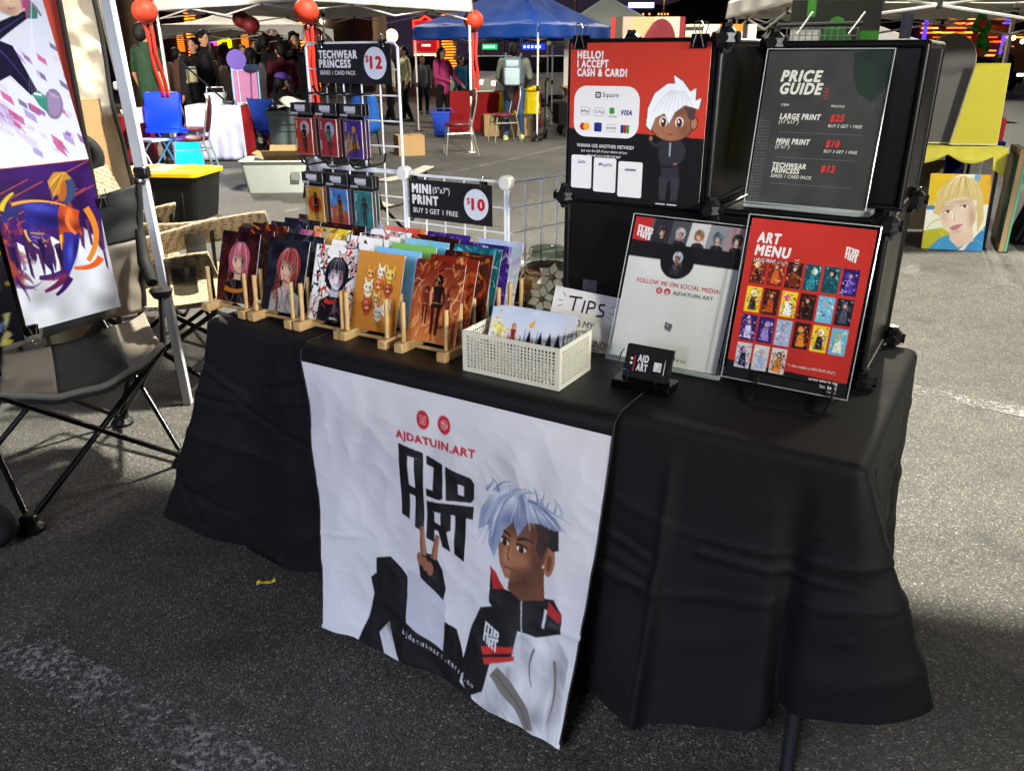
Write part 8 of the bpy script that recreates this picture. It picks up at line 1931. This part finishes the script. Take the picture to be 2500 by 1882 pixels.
def quilt_chair(label, loc, rz, wd=1.0, pocket=True):
    t = thing('quilted_camp_chair', label, 'chair', loc, R(rz), 'tan quilted camp chairs')
    w2 = wd / 2
    b = MB(); b.grid(lambda u, v: Vector((-w2 + wd * u, -.28 + .56 * v, .44 - .09 * math.sin(math.pi * u) * (1 - .3 * v) - .03 * math.sin(math.pi * v))), 24, 16); solid(b.build('seat', qm, t, ang=180), .018)
    b = MB(); b.grid(lambda u, v: Vector((-w2 + wd * u, .28 + .20 * v + .06 * math.sin(math.pi * u), .42 + .50 * v - .03 * math.sin(math.pi * u) * v)), 24, 16); solid(b.build('backrest', qm, t, ang=180), .018)
    for q in (-1, 1):
        b = MB(); b.grid(lambda u, v: Vector((q * (w2 + .03) + .10 * (v - .5), -.32 + .66 * u, .65 + .03 * math.cos(u * 3) - .02 * math.sin(math.pi * u) - .13 * v)), 16, 6); solid(b.build('armrest', qm, t, ang=180), .014)
        b = MB(); b.tube([(q * (w2 + .03), -.30, .63), (q * (w2 + .02), -.30, .40), (q * (w2 - .05), .25, .02)], .012, 8); b.build('leg', tube_, t); b = MB(); b.tube([(q * (w2 + .02), .30, .66), (q * (w2), .28, .44), (q * (w2), -.28, .02)], .012, 8); b.build('leg', tube_, t)
    for a, c_ in ((-1, 1), (1, -1)): b = MB(); b.tube([(a * w2, -.28, .40), (c_ * w2, -.28, .02)], .010, 8); b.build('cross_tube', tube_, t)
    for q in (-1, 1):
        b = MB(); b.lathe([(.05, .62), (.05, .50), (.001, .49)], (q * (w2 + .06), -.20, 0), 14); b.build('cup_pocket', mesh_k, t)
    return t
quilt_chair('wide tan quilted camp chair behind the left end of the black table', (-1.62, 3.92, 0), 92, .92)
quilt_chair('tan quilted camp chair whose tall back shows between the posters and the carton', (-1.98, 4.25, 0), 130, .55)
def tan_chair(label, loc, rz):
    t = thing('camp_chair', label, 'chair', loc, R(rz))
    b = MB(); b.grid(lambda u, v: Vector((-.27 + .54 * u, -.25 + .5 * v, .42 - .07 * math.sin(math.pi * u))), 12, 10); solid(b.build('seat', clothb, t, ang=180), .006)
    def bf(u, v): return Vector((-.28 + .56 * u, .25 + .20 * v + .07 * math.sin(math.pi * u), .42 + .52 * v - .10 * abs(2 * u - 1) ** 3 * v))
    b = MB(); b.grid(lambda u, v: bf(.7 * u, v), 14, 16); solid(b.build('back_panel', clothk, t, ang=180), .008); b = MB(); b.grid(lambda u, v: bf(.7 + .3 * u, v), 10, 16); solid(b.build('back_panel', clothb, t, ang=180), .008)
    b = MB(); b.tube([bf(k / 20, 1.0) for k in range(21)] + [bf(1, 1 - k / 10) for k in range(11)], .012, 8); b.build('back_binding', clothk, t)
    b = MB(); b.tube([bf(1, .7), bf(1, .6) + Vector((.02, .03, -.06)), bf(1, .5) + Vector((.05, .06, -.16))], .010, 6); b.build('loose_strap', clothk, t)
    for q in (-1, 1):
        b = MB(); b.grid(lambda u, v: Vector((q * .31 + .10 * (v - .5), -.30 + .58 * u, .62 + .04 * (1 - u) - .015 * math.sin(math.pi * u))), 14, 5); solid(b.build('armrest', clothb, t, ang=180), .016)
        b = MB(); b.tube([(q * .31, -.26, .63), (q * .29, -.25, .40), (q * .24, .25, .01)], .012, 8); b.build('leg', tube_, t); b = MB(); b.tube([(q * .28, .44, .92), (q * .28, .26, .44), (q * .27, -.26, .01)], .012, 8); b.build('leg', tube_, t)
        b = MB(); b.grid(lambda u, v: Vector((q * .335, -.26 + .2 * u, .60 - .16 * v)), 4, 4); b.build('mesh_pocket', mesh_k, t)
    return t
tan_chair('black and tan camp chair directly behind the wire grid panels', (-1.06, 6.35, 0), 150)
# yellow wrapper on the asphalt
p = at(650, 1425)
t = thing('candy_wrapper', 'small crumpled yellow wrapper with black lettering on the asphalt', 'wrapper', p + Vector((0, 0, .002)), R(12))
def wfn(u, v):
    q = Vector((-.027 + .054 * u, .0065 - .013 * v, .006 + .003 * math.sin(u * 14) * (1 - v) + .002 * math.sin(v * 5 + u * 9))); return q, Vector((0, -.3, 1)).normalized()
cv = Cv(.054, .013, 60, '#d8c414'); cv.rect(0, .2, .25, .25, '#d8d4c4')
art('foil', cv, wfn, t, .002, ink('glossy_print', .22), '#cfcabc', flat=False)
lettering(t, [('2 CIGARS', .010, .0092, .0055, .034, 0, .02, .1, 'l')], wfn, .054, .013, [INKK()], 'lettering', .0006)
